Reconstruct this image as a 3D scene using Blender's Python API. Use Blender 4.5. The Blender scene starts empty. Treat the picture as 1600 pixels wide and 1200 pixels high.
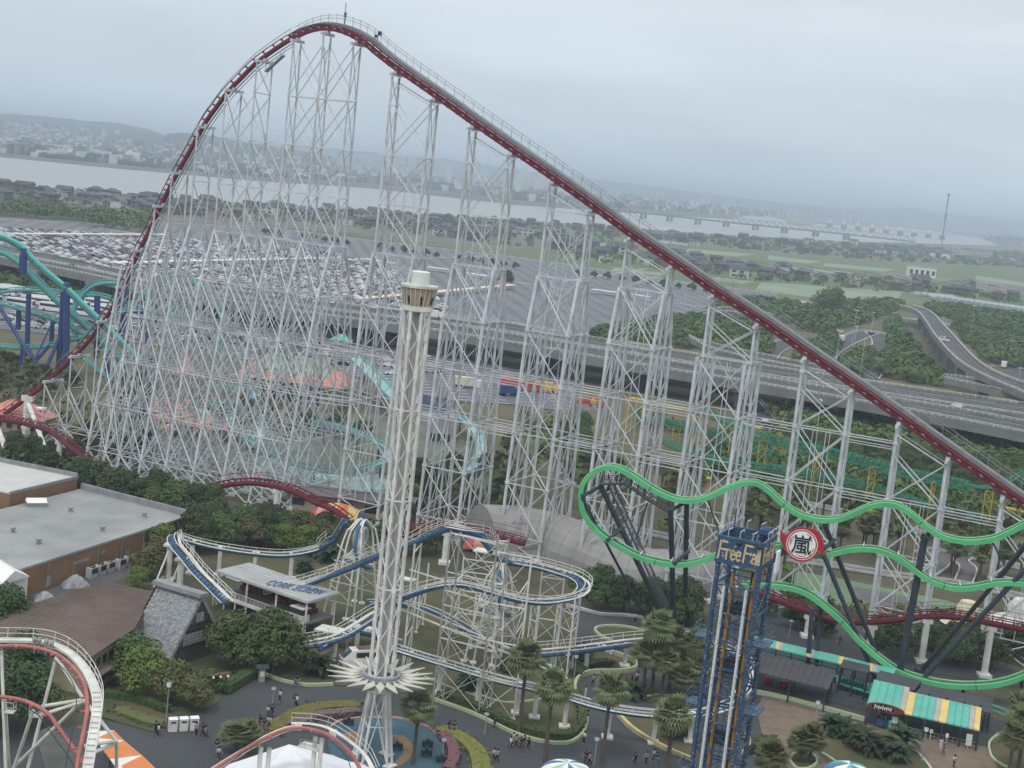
import bpy, bmesh, math, random
from math import sin, cos, pi, radians, sqrt, atan2
from mathutils import Vector, Matrix
RND = random.Random(7)
scene = bpy.context.scene
COL = scene.collection
# ---------------------------------------------------------------- camera, world, sun, exposure
HC = 70.0; FPX = 2400.0; PITCH = radians(7.75); ROLL = radians(6.2)
cam_d = bpy.data.cameras.new('camera'); cam = bpy.data.objects.new('camera', cam_d); COL.objects.link(cam)
scene.camera = cam
cam_d.sensor_width = 36.0; cam_d.lens = 36.0 * FPX / 1600.0
cam_d.clip_start = 1.0; cam_d.clip_end = 40000.0
_F = Vector((0, cos(PITCH), -sin(PITCH))); _U = Vector((0, sin(PITCH), cos(PITCH)))
_X = Vector((1, 0, 0)) * cos(ROLL) + _U * sin(ROLL)
_Y = Vector((-1, 0, 0)) * sin(ROLL) + _U * cos(ROLL)
_M = Matrix((_X, _Y, -_F)).transposed().to_4x4(); _M.translation = Vector((0, 0, HC))
cam.matrix_world = _M
SUN_EL, SUN_ROT = radians(58), radians(200)
world = bpy.data.worlds.new('World'); scene.world = world; world.use_nodes = True
wn = world.node_tree; wn.nodes.clear()
def N(nt, t, **kw):
 n = nt.nodes.new(t)
 for k, v in kw.items():
  if k in ('operation', 'blend_type', 'data_type', 'noise_dimensions', 'sky_type', 'sun_disc', 'interpolation', 'vector_type', 'feature', 'distance', 'wave_type', 'bands_direction', 'clamp'):
   setattr(n, k, v)
  else:
   n.inputs[k].default_value = v
 return n
sky = N(wn, 'ShaderNodeTexSky', sky_type='NISHITA', sun_disc=False)
sky.sun_elevation = SUN_EL; sky.sun_rotation = SUN_ROT; sky.altitude = 70; sky.dust_density = 3.0; sky.air_density = 1.0
tc = N(wn, 'ShaderNodeTexCoord')
sep = N(wn, 'ShaderNodeSeparateXYZ'); wn.links.new(tc.outputs['Generated'], sep.inputs[0])
ramp = N(wn, 'ShaderNodeValToRGB'); wn.links.new(sep.outputs['Z'], ramp.inputs[0])
cr = ramp.color_ramp
cr.elements[0].position = 0.0; cr.elements[0].color = (0.54, 0.645, 0.745, 1)
cr.elements[1].position = 1.0; cr.elements[1].color = (1.16, 1.20, 1.24, 1)
e = cr.elements.new(0.06); e.color = (0.62, 0.70, 0.78, 1)
e = cr.elements.new(0.20); e.color = (0.80, 0.85, 0.89, 1)
mp = N(wn, 'ShaderNodeMapping'); wn.links.new(tc.outputs['Generated'], mp.inputs[0]); mp.inputs['Scale'].default_value = (1.6, 1.6, 9.0)
cn = N(wn, 'ShaderNodeTexNoise', Scale=2.1, Detail=6.0, Roughness=0.55); wn.links.new(mp.outputs[0], cn.inputs['Vector'])
cm = N(wn, 'ShaderNodeMapRange'); wn.links.new(cn.outputs['Fac'], cm.inputs['Value'])
cm.inputs['From Min'].default_value = 0.3; cm.inputs['From Max'].default_value = 0.7; cm.inputs['To Min'].default_value = 0.875; cm.inputs['To Max'].default_value = 1.07
sc_ = N(wn, 'ShaderNodeVectorMath', operation='SCALE'); wn.links.new(ramp.outputs['Color'], sc_.inputs[0]); wn.links.new(cm.outputs['Result'], sc_.inputs['Scale'])
s10 = N(wn, 'ShaderNodeVectorMath', operation='SCALE'); s10.inputs['Scale'].default_value = 10.0; wn.links.new(sc_.outputs[0], s10.inputs[0])
mixw = N(wn, 'ShaderNodeMix', data_type='RGBA'); mixw.inputs['Factor'].default_value = 0.93
wn.links.new(sky.outputs[0], mixw.inputs['A']); wn.links.new(s10.outputs[0], mixw.inputs['B'])
bg = N(wn, 'ShaderNodeBackground', Strength=0.1); wn.links.new(mixw.outputs['Result'], bg.inputs['Color'])
wo = N(wn, 'ShaderNodeOutputWorld'); wn.links.new(bg.outputs[0], wo.inputs['Surface'])
sl = bpy.data.lights.new('sun', 'SUN'); sl.energy = 1.15; sl.angle = radians(10); sl.color = (1.0, 0.97, 0.92)
so = bpy.data.objects.new('sun', sl); COL.objects.link(so)
_sd = Vector((sin(SUN_ROT) * cos(SUN_EL), cos(SUN_ROT) * cos(SUN_EL), sin(SUN_EL)))
so.rotation_euler = _sd.to_track_quat('Z', 'Y').to_euler(); so.location = (0, 0, 300)
vs = scene.view_settings
vs.view_transform = 'Standard'; vs.look = 'None'; vs.exposure = 0.14; vs.gamma = 1.0; vs.use_curve_mapping = False
scene.cycles.max_bounces = 5; scene.cycles.diffuse_bounces = 2; scene.cycles.glossy_bounces = 2
scene.cycles.transmission_bounces = 3; scene.cycles.volume_bounces = 0; scene.cycles.transparent_max_bounces = 6
scene.cycles.use_denoising = True; scene.cycles.caustics_reflective = False; scene.cycles.caustics_refractive = False
# ---------------------------------------------------------------- where a sighted direction meets the ground, a height or a vertical plane (survey helpers)
def ray(px, py):
 return _F + _X * ((px - 800) / FPX) + _Y * ((600 - py) / FPX)
def G(px, py, z=0.0):
 d = ray(px, py); t = (z - HC) / d.z
 return Vector((d.x * t, d.y * t, z))
def D(px, py, Y):
 d = ray(px, py); t = Y / d.y
 return Vector((d.x * t, Y, HC + d.z * t))
def LN(px, py, A, B):
 d = ray(px, py); nx, ny = -(B[1] - A[1]), B[0] - A[0]
 t = (nx * A[0] + ny * A[1]) / (nx * d.x + ny * d.y)
 return Vector((d.x * t, d.y * t, HC + d.z * t))
def UP(px, py, py2):
 """height above ground of something standing at ground pixel (px,py) whose top is at row py2"""
 g = G(px, py)
 lo, hi = 0.0, 120.0
 for _ in range(40):
  m = (lo + hi) / 2
  v = Vector((g.x, g.y, m - HC)); zz = v.dot(_F); yy = 600 - FPX * v.dot(_Y) / zz
  if yy > py2: lo = m
  else: hi = m
 return lo
# ---------------------------------------------------------------- materials
MATS = {}
def mat(name, col, rough=0.7, metal=0.0, var=0.12, scale=0.6, col2=None, detail=4.0, bump=0.0, bscale=None, coord='world', spec=0.3, trans=0.0):
 if name in MATS: return MATS[name]
 m = bpy.data.materials.new(name); m.use_nodes = True; nt = m.node_tree
 p = nt.nodes['Principled BSDF']
 p.inputs['Roughness'].default_value = rough; p.inputs['Metallic'].default_value = metal
 p.inputs['Specular IOR Level'].default_value = spec
 if trans: p.inputs['Transmission Weight'].default_value = trans
 c1 = (*col, 1); c2 = (*(col2 if col2 else tuple(max(0, c * (1 - var * 2)) for c in col)), 1)
 if coord == 'world':
  g = nt.nodes.new('ShaderNodeNewGeometry'); vec = g.outputs['Position']
 else:
  g = nt.nodes.new('ShaderNodeTexCoord'); vec = g.outputs['Object']
 n = nt.nodes.new('ShaderNodeTexNoise'); n.inputs['Scale'].default_value = scale; n.inputs['Detail'].default_value = detail
 nt.links.new(vec, n.inputs['Vector'])
 r = nt.nodes.new('ShaderNodeMapRange'); r.inputs['From Min'].default_value = 0.35; r.inputs['From Max'].default_value = 0.65
 nt.links.new(n.outputs['Fac'], r.inputs['Value'])
 mx = nt.nodes.new('ShaderNodeMix'); mx.data_type = 'RGBA'
 mx.inputs['A'].default_value = c1; mx.inputs['B'].default_value = c2
 nt.links.new(r.outputs['Result'], mx.inputs['Factor']); nt.links.new(mx.outputs['Result'], p.inputs['Base Color'])
 if bump:
  b = nt.nodes.new('ShaderNodeBump'); b.inputs['Strength'].default_value = bump; b.inputs['Distance'].default_value = 0.1
  n2 = nt.nodes.new('ShaderNodeTexNoise'); n2.inputs['Scale'].default_value = bscale or scale * 4; n2.inputs['Detail'].default_value = 3
  nt.links.new(vec, n2.inputs['Vector']); nt.links.new(n2.outputs['Fac'], b.inputs['Height']); nt.links.new(b.outputs['Normal'], p.inputs['Normal'])
 MATS[name] = m
 return m
def obj_random(m, amt=0.25):
 """per-object shade and hue variation"""
 nt = m.node_tree; p = nt.nodes['Principled BSDF']
 l = p.inputs['Base Color'].links[0]; src = l.from_socket
 oi = nt.nodes.new('ShaderNodeObjectInfo')
 mr = nt.nodes.new('ShaderNodeMapRange'); mr.inputs['To Min'].default_value = 1 - amt; mr.inputs['To Max'].default_value = 1 + amt
 nt.links.new(oi.outputs['Random'], mr.inputs['Value'])
 hs = nt.nodes.new('ShaderNodeHueSaturation'); nt.links.new(src, hs.inputs['Color']); nt.links.new(mr.outputs['Result'], hs.inputs['Value'])
 mr2 = nt.nodes.new('ShaderNodeMapRange'); mr2.inputs['To Min'].default_value = 0.48; mr2.inputs['To Max'].default_value = 0.515
 nt.links.new(oi.outputs['Random'], mr2.inputs['Value']); nt.links.new(mr2.outputs['Result'], hs.inputs['Hue'])
 nt.links.new(hs.outputs['Color'], p.inputs['Base Color'])
 return m
# ---------------------------------------------------------------- mesh builder
class MB:
 def __init__(s): s.v = []; s.f = []; s.mi = []; s.cur = 0
 def add(s, vs_, fs):
  o = len(s.v); s.v.extend([tuple(v) for v in vs_]); s.f.extend([tuple(i + o for i in f) for f in fs]); s.mi.extend([s.cur] * len(fs)); return s
 def box(s, c, size, rz=0.0, axes=None):
  hx, hy, hz = size[0] / 2, size[1] / 2, size[2] / 2; c = Vector(c)
  if axes is None: ax, ay, az = Vector((cos(rz), sin(rz), 0)), Vector((-sin(rz), cos(rz), 0)), Vector((0, 0, 1))
  else: ax, ay, az = axes
  P = [c + ax * (i * hx) + ay * (j * hy) + az * (k * hz) for k in (-1, 1) for j in (-1, 1) for i in (-1, 1)]
  return s.add(P, [(0, 2, 3, 1), (4, 5, 7, 6), (0, 1, 5, 4), (2, 6, 7, 3), (0, 4, 6, 2), (1, 3, 7, 5)])
 def tube(s, p, q, r, n=5, r2=None, cap=False):
  p = Vector(p); q = Vector(q); d = q - p
  if d.length < 1e-6: return s
  d.normalize(); a = d.orthogonal().normalized(); b = d.cross(a); r2 = r if r2 is None else r2
  V = []
  for P, R in ((p, r), (q, r2)):
   for k in range(n):
    t = 2 * pi * k / n; V.append(P + a * (R * cos(t)) + b * (R * sin(t)))
  F = [(k, (k + 1) % n, n + (k + 1) % n, n + k) for k in range(n)]
  if cap: F += [tuple(range(n - 1, -1, -1)), tuple(range(n, 2 * n))]
  return s.add(V, F)
 def beam(s, p, q, w, h, up=Vector((0, 0, 1))):
  p = Vector(p); q = Vector(q); d = q - p; L = d.length
  if L < 1e-6: return s
  d.normalize(); side = d.cross(up)
  side = side.normalized() if side.length > 1e-4 else d.orthogonal().normalized()
  u = side.cross(d)
  return s.box((p + q) / 2, (L, w, h), axes=(d, side, u))
 def sweep(s, pts, r, n=6, closed=False, radii=None):
  pts = [Vector(p) for p in pts]; m = len(pts); V = []; F = []
  prev = None
  for i, p in enumerate(pts):
   t = (pts[min(i + 1, m - 1)] - pts[max(i - 1, 0)])
   t = t.normalized() if t.length > 1e-9 else Vector((1, 0, 0))
   a = Vector((0, 0, 1)).cross(t)
   if a.length < 0.15: a = prev if prev is not None else t.orthogonal()
   a = (a - t * a.dot(t)).normalized(); prev = a; b = t.cross(a); R = radii[i] if radii else r
   for k in range(n):
    w = 2 * pi * k / n; V.append(p + a * (R * cos(w)) + b * (R * sin(w)))
  for i in range(m - 1):
   for k in range(n):
    F.append((i * n + k, i * n + (k + 1) % n, (i + 1) * n + (k + 1) % n, (i + 1) * n + k))
  F += [tuple(range(n - 1, -1, -1)), tuple((m - 1) * n + k for k in range(n))]
  return s.add(V, F)
 def rect_sweep(s, pts, w, h, normals=None, dz=0.0, ds=0.0):
  """box section swept along pts; w across, h along local up; offset ds sideways and dz up"""
  pts = [Vector(p) for p in pts]; m = len(pts); V = []; F = []
  for i, p in enumerate(pts):
   t = (pts[min(i + 1, m - 1)] - pts[max(i - 1, 0)]).normalized()
   up = normals[i] if normals else Vector((0, 0, 1))
   a = t.cross(up).normalized(); u = a.cross(t).normalized()
   c = p + a * ds + u * dz
   for (i1, j1) in ((-1, -1), (1, -1), (1, 1), (-1, 1)): V.append(c + a * (i1 * w / 2) + u * (j1 * h / 2))
  for i in range(m - 1):
   for k in range(4): F.append((i * 4 + k, i * 4 + (k + 1) % 4, (i + 1) * 4 + (k + 1) % 4, (i + 1) * 4 + k))
  F += [(3, 2, 1, 0), tuple((m - 1) * 4 + k for k in range(4))]
  return s.add(V, F)
 def prism(s, poly, z0, z1, cap_bottom=False):
  n = len(poly); P = [Vector((p[0], p[1], 0)) for p in poly]
  area = sum(P[i].x * P[(i + 1) % n].y - P[(i + 1) % n].x * P[i].y for i in range(n))
  if area < 0: P = P[::-1]
  V = [Vector((p.x, p.y, z0)) for p in P] + [Vector((p.x, p.y, z1)) for p in P]
  F = [(i, (i + 1) % n, n + (i + 1) % n, n + i) for i in range(n)] + [tuple(range(n, 2 * n))]
  if cap_bottom: F.append(tuple(range(n - 1, -1, -1)))
  return s.add(V, F)
 def sheet(s, poly, z):
  n = len(poly); P = [(p[0], p[1], z) for p in poly]
  area = sum(P[i][0] * P[(i + 1) % n][1] - P[(i + 1) % n][0] * P[i][1] for i in range(n))
  if area < 0: P = P[::-1]
  return s.add(P, [tuple(range(n))])
 def ribbon(s, L, R):
  n = len(L); return s.add(list(L) + list(R), [(i, i + 1, n + i + 1, n + i) for i in range(n - 1)])
 def lathe(s, c, prof, n=16):
  c = Vector(c); V = []; F = []; m = len(prof)
  for (r, z) in prof:
   for k in range(n): t = 2 * pi * k / n; V.append(c + Vector((r * cos(t), r * sin(t), z)))
  for i in range(m - 1):
   for k in range(n): F.append((i * n + k, i * n + (k + 1) % n, (i + 1) * n + (k + 1) % n, (i + 1) * n + k))
  return s.add(V, F)
 def mesh(s, name, mats, smooth=False, org=None):
  me = bpy.data.meshes.new(name)
  V = s.v if org is None else [(v[0] - org[0], v[1] - org[1], v[2] - org[2]) for v in s.v]
  me.from_pydata(V, [], s.f)
  if not isinstance(mats, (list, tuple)): mats = [mats]
  for m in mats: me.materials.append(m)
  if len(mats) > 1: me.polygons.foreach_set('material_index', s.mi)
  if smooth: me.polygons.foreach_set('use_smooth', [True] * len(s.f))
  me.update()
  return me
 def build(s, name, mats, parent=None, smooth=False, label=None, kind=None, local=False):
  """vertices are world coordinates unless local=True; the origin goes to the parent's place"""
  org = None
  if not local:
   if parent is not None: org = parent.get('_w', (0, 0, 0))
   else:
    xs = [v[0] for v in s.v]; ys = [v[1] for v in s.v]; org = ((min(xs) + max(xs)) / 2, (min(ys) + max(ys)) / 2, min(v[2] for v in s.v))
  o = bpy.data.objects.new(name, s.mesh(name, mats, smooth, org)); COL.objects.link(o)
  if parent is not None:
   o.parent = parent
   if not local: o['_w'] = tuple(parent.get('_w', (0, 0, 0)))
  elif not local: o.location = org; o['_w'] = tuple(org)
  if label: o['label'] = label
  if kind: o['kind'] = kind
  return o
def thing(name, label, cat, loc=(0, 0, 0), rz=0.0, group=None):
 o = bpy.data.objects.new(name, None); COL.objects.link(o); o.location = loc; o.rotation_euler = (0, 0, rz)
 o['label'] = label; o['category'] = cat; o['_w'] = tuple(loc); o.empty_display_size = 0.5
 if group: o['group'] = group
 return o
def tag(o, label, cat, group=None):
 o['label'] = label; o['category'] = cat
 if group: o['group'] = group
 return o
KIDS = {}
def dup(root, loc, rz=0.0, label=None, group=None, scale=None, mats=None):
 if root.name not in KIDS: KIDS[root.name] = [(c, list(c.children)) for c in root.children]
 r = root.copy(); COL.objects.link(r); r.location = loc; r.rotation_euler = (0, 0, rz); r['_w'] = tuple(loc)
 if scale: r.scale = scale if isinstance(scale, (tuple, list)) else (scale,) * 3
 if label: r['label'] = label
 if group: r['group'] = group
 for c, sub in KIDS[root.name]:
  d = c.copy(); COL.objects.link(d); d.parent = r
  if mats and c.name.split('.')[0] in mats:
   d.data = d.data.copy(); d.data.materials[0] = mats[c.name.split('.')[0]]
  for g in sub:
   h = g.copy(); COL.objects.link(h); h.parent = d
 return r
def swap(root, loc, rz=0.0, label=None, scale=None):
 root.location = loc; root.rotation_euler = (0, 0, rz); root['_w'] = tuple(loc)
 if label: root['label'] = label
 if scale: root.scale = scale if isinstance(scale, (tuple, list)) else (scale,) * 3
 return root
class Kind:
 """first use moves the prototype itself, then copies are made"""
 def __init__(s, proto): s.p = proto; s.used = False
 def put(s, loc, rz=0.0, label=None, scale=None, group=None):
  if not s.used:
   s.used = True; KIDS[s.p.name] = [(c, list(c.children)) for c in s.p.children]
   if group: s.p['group'] = group
   return swap(s.p, loc, rz, label, scale)
  r = dup(s.p, loc, rz, label, group, scale or (1, 1, 1)); return r
def spline(pts, step=1.5, closed=False):
 pts = [Vector(p) for p in pts]; out = []; n = len(pts)
 for i in range(n - 1):
  p0 = pts[max(i - 1, 0)]; p1 = pts[i]; p2 = pts[i + 1]; p3 = pts[min(i + 2, n - 1)]
  k = max(2, int((p2 - p1).length / step))
  for j in range(k):
   t = j / k
   out.append(0.5 * ((2 * p1) + (p2 - p0) * t + (2 * p0 - 5 * p1 + 4 * p2 - p3) * t * t + (3 * p1 - p0 - 3 * p2 + p3) * t ** 3))
 out.append(pts[-1]); return out
def text_mesh(txt, size, mat_, depth=0.02, name='lettering', extrude=None):
 cu = bpy.data.curves.new(name, 'FONT'); cu.body = txt; cu.size = size; cu.extrude = depth; cu.align_x = 'CENTER'; cu.align_y = 'CENTER'
 cu.resolution_u = 2; cu.offset = 0.02 if txt.isascii() else .028
 o = bpy.data.objects.new(name, cu); COL.objects.link(o)
 dg = bpy.context.evaluated_depsgraph_get(); me = bpy.data.meshes.new_from_object(o.evaluated_get(dg))
 bpy.data.objects.remove(o); bpy.data.curves.remove(cu)
 me.materials.clear(); me.materials.append(mat_)
 return me
# ---------------------------------------------------------------- common materials
M_STEEL = mat('painted_steel', (0.62, 0.65, 0.67), 0.5, var=0.10, scale=0.35, col2=(0.44, 0.465, 0.485), spec=0.4)
M_STEELD = mat('galvanised_steel', (0.30, 0.32, 0.34), 0.5, var=0.15)
M_WHITE = mat('white_paint', (0.76, 0.76, 0.73), 0.5, col2=(0.57, 0.57, 0.53), scale=0.6, detail=8)
M_RED = mat('red_paint', (0.175, 0.016, 0.034), 0.45, col2=(0.135, 0.014, 0.028), scale=0.4)
M_CONC = mat('concrete', (0.34, 0.34, 0.32), 0.85, var=0.15, scale=0.3)
M_ASPH = mat('asphalt', (0.052, 0.058, 0.064), 0.85, col2=(0.068, 0.073, 0.078), scale=0.08, detail=8)
M_DARK = mat('dark_metal', (0.035, 0.042, 0.048), 0.5)
M_GLASS = mat('window_glass', (0.03, 0.04, 0.05), 0.12, spec=0.6, var=0.05)
M_WATER = mat('river_water', (0.20, 0.22, 0.205), 0.28, col2=(0.235, 0.25, 0.235), scale=0.004, detail=6, bump=0.15, bscale=0.15, spec=0.5)
M_FARGREEN = mat('far_land', (0.055, 0.085, 0.050), 0.95, col2=(0.12, 0.125, 0.095), scale=0.012, detail=8)
def structure(o): o['kind'] = 'structure'; return o
# ground reaching the horizon: lower under the river
gm = MB(); S = 30000
gm.add([(-S, -600, 0), (S, -600, 0), (S, S, 0), (-S, S, 0)], [(0, 1, 2, 3)])
mg = mat('ground_soil', (0.075, 0.088, 0.042), 0.95, col2=(0.135, 0.112, 0.072), scale=0.09, detail=10)
structure(gm.build('ground', mg))
RIV_FAR = [(-300, 212), (0, 244), (162, 260), (400, 281), (575, 291), (700, 304), (800, 317), (970, 330), (1060, 337), (1147, 342), (1165, 337.5), (1200, 337), (1232, 346), (1290, 351), (1400, 355), (1475, 363), (1530, 372), (1562, 384)]
RIV_NEAR = [(1425, 380), (1325, 379), (1200, 372), (1090, 366), (975, 357), (800, 345), (720, 340), (550, 331), (400, 322), (350, 318), (150, 305), (0, 290), (-300, 262)]
w = MB(); w.sheet([G(*p) for p in RIV_FAR + RIV_NEAR], 0.12); structure(w.build('river', M_WATER))
# pale embankment wall along the near bank and a mud bank along the far bank
b = MB(); pn = [G(*p) for p in RIV_NEAR]
for i in range(len(pn) - 1): b.beam(pn[i] + Vector((0, 0, 1.2)), pn[i + 1] + Vector((0, 0, 1.2)), 5, 2.4)
o = b.build('embankment_wall', mat('embankment_concrete', (0.50, 0.50, 0.47), 0.8)); tag(o, 'long pale concrete embankment wall along the near bank of the river', 'wall')
mb = MB(); mb.sheet([G(-300, 210.5), G(0, 240), G(160, 255), G(400, 276), G(575, 286), G(800, 314), G(970, 328), G(1145, 341.5), G(1147, 343), G(970, 332), G(800, 320), G(575, 294), G(400, 283), G(160, 261.5), G(0, 245.5), G(-300, 213)], 0.2)
structure(mb.build('mud_bank', mat('mud', (0.12, 0.11, 0.09), 0.9, scale=0.02)))
sb = MB(); sb.sheet([G(*p) for p in [(1225, 343), (1245, 341), (1275, 346), (1275, 351), (1250, 353), (1232, 350)]], 0.25)
structure(sb.build('sand_bar', mat('sand', (0.22, 0.20, 0.16), 0.9, scale=0.02)))
# hills: ridges of varied height far behind the town
SLOPE = []
def ridge(name, pts, depth, m, seed, town=0):
 """pts: (px, py of crest, distance); a solid ridge with a sloping face"""
 r = random.Random(seed); V = []; cols = []
 crest = []
 for i in range(len(pts) - 1):
  for j in range(14):
   t = j / 14; crest.append([pts[i][k] * (1 - t) + pts[i + 1][k] * t for k in range(3)])
 crest.append(list(pts[-1])); n = len(crest); rows = 6; F = []
 for i, (px, py, Y) in enumerate(crest):
  c = D(px, py, Y); c.z = max(c.z + r.uniform(-1, 1) * 3, 3)
  for k in range(rows):
   t = k / (rows - 1); hh = c.z * (1 - t) ** 0.8 if k < rows - 1 else -2
   y = Y - depth * t + (r.uniform(-.06, .06) * depth if 0 < k < rows - 1 else 0)
   V.append((c.x * y / Y, y, hh + (r.uniform(-.06, .06) * c.z if 0 < k < rows - 1 else 0)))
  V.append((c.x * 1.05, Y * 1.05, -2))
 R = rows + 1
 for i in range(n - 1):
  for k in range(rows - 1): F.append((i * R + k, i * R + k + 1, (i + 1) * R + k + 1, (i + 1) * R + k))
  F.append((i * R + rows, i * R, (i + 1) * R, (i + 1) * R + rows))
 for _ in range(town):
  i = r.randrange(n); px, py, Y = crest[i]; c = D(px, py, Y); t = r.uniform(.5, 1.0); y = Y - depth * t; SLOPE.append((c.x * y / Y, y, max(c.z, 3) * (1 - t) ** 0.8))
 b = MB(); b.add(V, F); return structure(b.build(name, m, smooth=True))
M_HILL = mat('wooded_hill', (0.045, 0.068, 0.055), 0.95, col2=(0.075, 0.09, 0.08), scale=0.006, detail=8)
ridge('hill_ridge', [(-200, 165, 7600), (0, 177, 7600), (60, 181, 7500), (120, 187, 7500), (190, 193, 7400), (235, 203, 7400), (262, 213, 7400)], 1800, M_HILL, 1, 700)
ridge('hill_ridge', [(165, 214, 6100), (195, 206, 6000), (235, 210, 6000), (262, 222, 6000)], 700, M_HILL, 2, 60)
ridge('hill_ridge', [(248, 222, 5600), (262, 208, 5600), (300, 207, 5600), (370, 220, 5600), (440, 232, 5700), (520, 244, 5900)], 700, M_HILL, 3, 160)
ridge('mountain_ridge', [(240, 212, 11500), (420, 224, 11500), (560, 236, 11500), (700, 249, 12000), (850, 271, 12000), (1000, 288, 12500), (1100, 302, 12500), (1200, 314, 12800), (1340, 329, 13000)], 2500, M_HILL, 4, 500)
ridge('mountain_peak', [(1290, 326, 16000), (1340, 326, 16000), (1400, 324, 16000), (1425, 325, 16000), (1470, 334, 16000), (1530, 338, 16000), (1620, 352, 16000)], 3000, M_HILL, 5)
# haze: one closed box of thin pale air round everything
hz = MB(); hz.box((0, 13400, 74), (44000, 27600, 152))
hzm = bpy.data.materials.new('haze_air'); hzm.use_nodes = True; hn = hzm.node_tree; hn.nodes.clear()
pv = hn.nodes.new('ShaderNodeVolumePrincipled'); pv.inputs['Color'].default_value = (0.74, 0.87, 1.0, 1); pv.inputs['Density'].default_value = 0.00017; pv.inputs['Anisotropy'].default_value = 0.0
ho = hn.nodes.new('ShaderNodeOutputMaterial'); hn.links.new(pv.outputs[0], ho.inputs['Volume'])
ho_ = hz.build('haze', hzm); ho_['kind'] = 'stuff'
# ---------------------------------------------------------------- the giant red and white coaster
PA, PB = (70, 252), (-105, 338)
_tdir = Vector((PB[0] - PA[0], PB[1] - PA[1], 0)).normalized()      # towards the drop (left)
_nrm = Vector((-_tdir.y, _tdir.x, 0))
if _nrm.y > 0: _nrm = -_nrm                                          # towards the camera side
TRK = [(1700, 862), (1660, 833), (1600, 790), (1484, 709), (1407, 654), (1333, 602), (1260, 552), (1185, 500), (1115, 455), (1050, 410), (985, 366), (925, 322), (865, 279), (800, 234), (740, 192), (680, 149), (620, 107), (590, 84), (570, 67), (548, 54), (525, 46), (500, 44), (476, 50), (455, 61), (430, 77), (400, 99), (378, 121), (355, 145), (338, 168), (322, 190), (300, 230), (282, 262), (270, 284), (262, 300), (248, 329), (235, 358), (215, 397), (197, 440), (175, 482), (142, 529), (116, 557), (84, 587), (60, 609), (0, 652), (-60, 690), (-140, 730)]
trk = spline([LN(x, y, PA, PB) for x, y in TRK], 2.0)
dragon = thing('roller_coaster', 'giant roller coaster with red track on a forest of pale grey steel towers', 'roller coaster', (trk[0].x, trk[0].y, 0))
def frame_at(pts, i, up=Vector((0, 0, 1))):
 t = (pts[min(i + 1, len(pts) - 1)] - pts[max(i - 1, 0)]).normalized()
 a = t.cross(up).normalized(); return t, a, a.cross(t).normalized()
# split: lift side (to the right of the crest) and drop side
ipk = max(range(len(trk)), key=lambda i: trk[i].z)
lift = trk[:ipk + 6]; drop = trk[ipk + 5:]
# t runs to the left, so a = t x up points away from / towards: sideways vector with far side positive
def far_sign(a): return 1 if a.y > 0 else -1
s = MB(); s.rect_sweep(lift, .95, .95); s.build('spine', M_RED, dragon)
rl = MB()
for ds in (-0.75, 0.75): rl.rect_sweep(lift, 0.22, 0.22, dz=.68, ds=ds)
for i in range(0, len(lift), 1):
 t, a, u = frame_at(lift, i); rl.beam(lift[i] + a * 0.85 + u * 0.58, lift[i] - a * 0.85 + u * 0.58, 0.16, 0.16)
rl.build('rails', M_RED, dragon)
bx = MB()
for i in range(4, len(lift) - 1, 1):                                  # pale chain-trough brackets on the near face
 t, a, u = frame_at(lift, i); n_ = a * (-far_sign(a))
 bx.box(lift[i] + n_ * 0.51 + u * 0.12, (0.62, 0.08, 0.13), axes=(t, n_, u))
bx.build('trough_bracket', mat('bracket_white', (0.62, 0.58, 0.58), 0.5), dragon, kind='stuff')
bf = MB()
for i in range(4, len(lift) - 1, 1):
 t, a, u = frame_at(lift, i); n_ = a * (-far_sign(a))
 bf.box((lift[i] + lift[i - 1]) / 2 + n_ * 0.56 - u * 0.30, (0.16, 0.16, 0.45), axes=(t, n_, u))
bf.build('spine_flange', M_RED, dragon, kind='stuff')
wk = MB(); a0 = frame_at(lift, 10)[1]; fs = far_sign(a0)
wk.rect_sweep(lift, 1.7, 0.12, dz=1.3, ds=fs * 2.0); wk.rect_sweep(lift, 0.12, .6, dz=.95, ds=fs * 1.1)
wk.build('walkway', mat('walkway_grating', (0.22, 0.235, 0.24), 0.8), dragon)
hr = MB()
for dz in (2.35, 2.95): hr.rect_sweep(lift, 0.07, 0.07, dz=dz, ds=fs * 2.8)
for i in range(0, len(lift)):
 t, a, u = frame_at(lift, i)
 hr.tube(lift[i] + a * fs * 2.8 + u * 0.7, lift[i] + a * fs * 2.8 + u * (0.7 if i % 2 else 0.7) + Vector((0, 0, 2.6)), 0.055, 3)
hr.build('handrail', M_STEELD, dragon)
ns = MB()                                                            # netting of thin wires on the handrail
for i in range(0, len(lift) - 1):
 t, a, u = frame_at(lift, i)
 for k in range(4):
  c = lift[i] + t * (-0.5 * k) + a * fs * 2.8; ns.tube(c + u * 1.8, c + u * 2.9, 0.016, 3)
ns.build('safety_netting', M_STEELD, dragon, kind='stuff')
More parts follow.
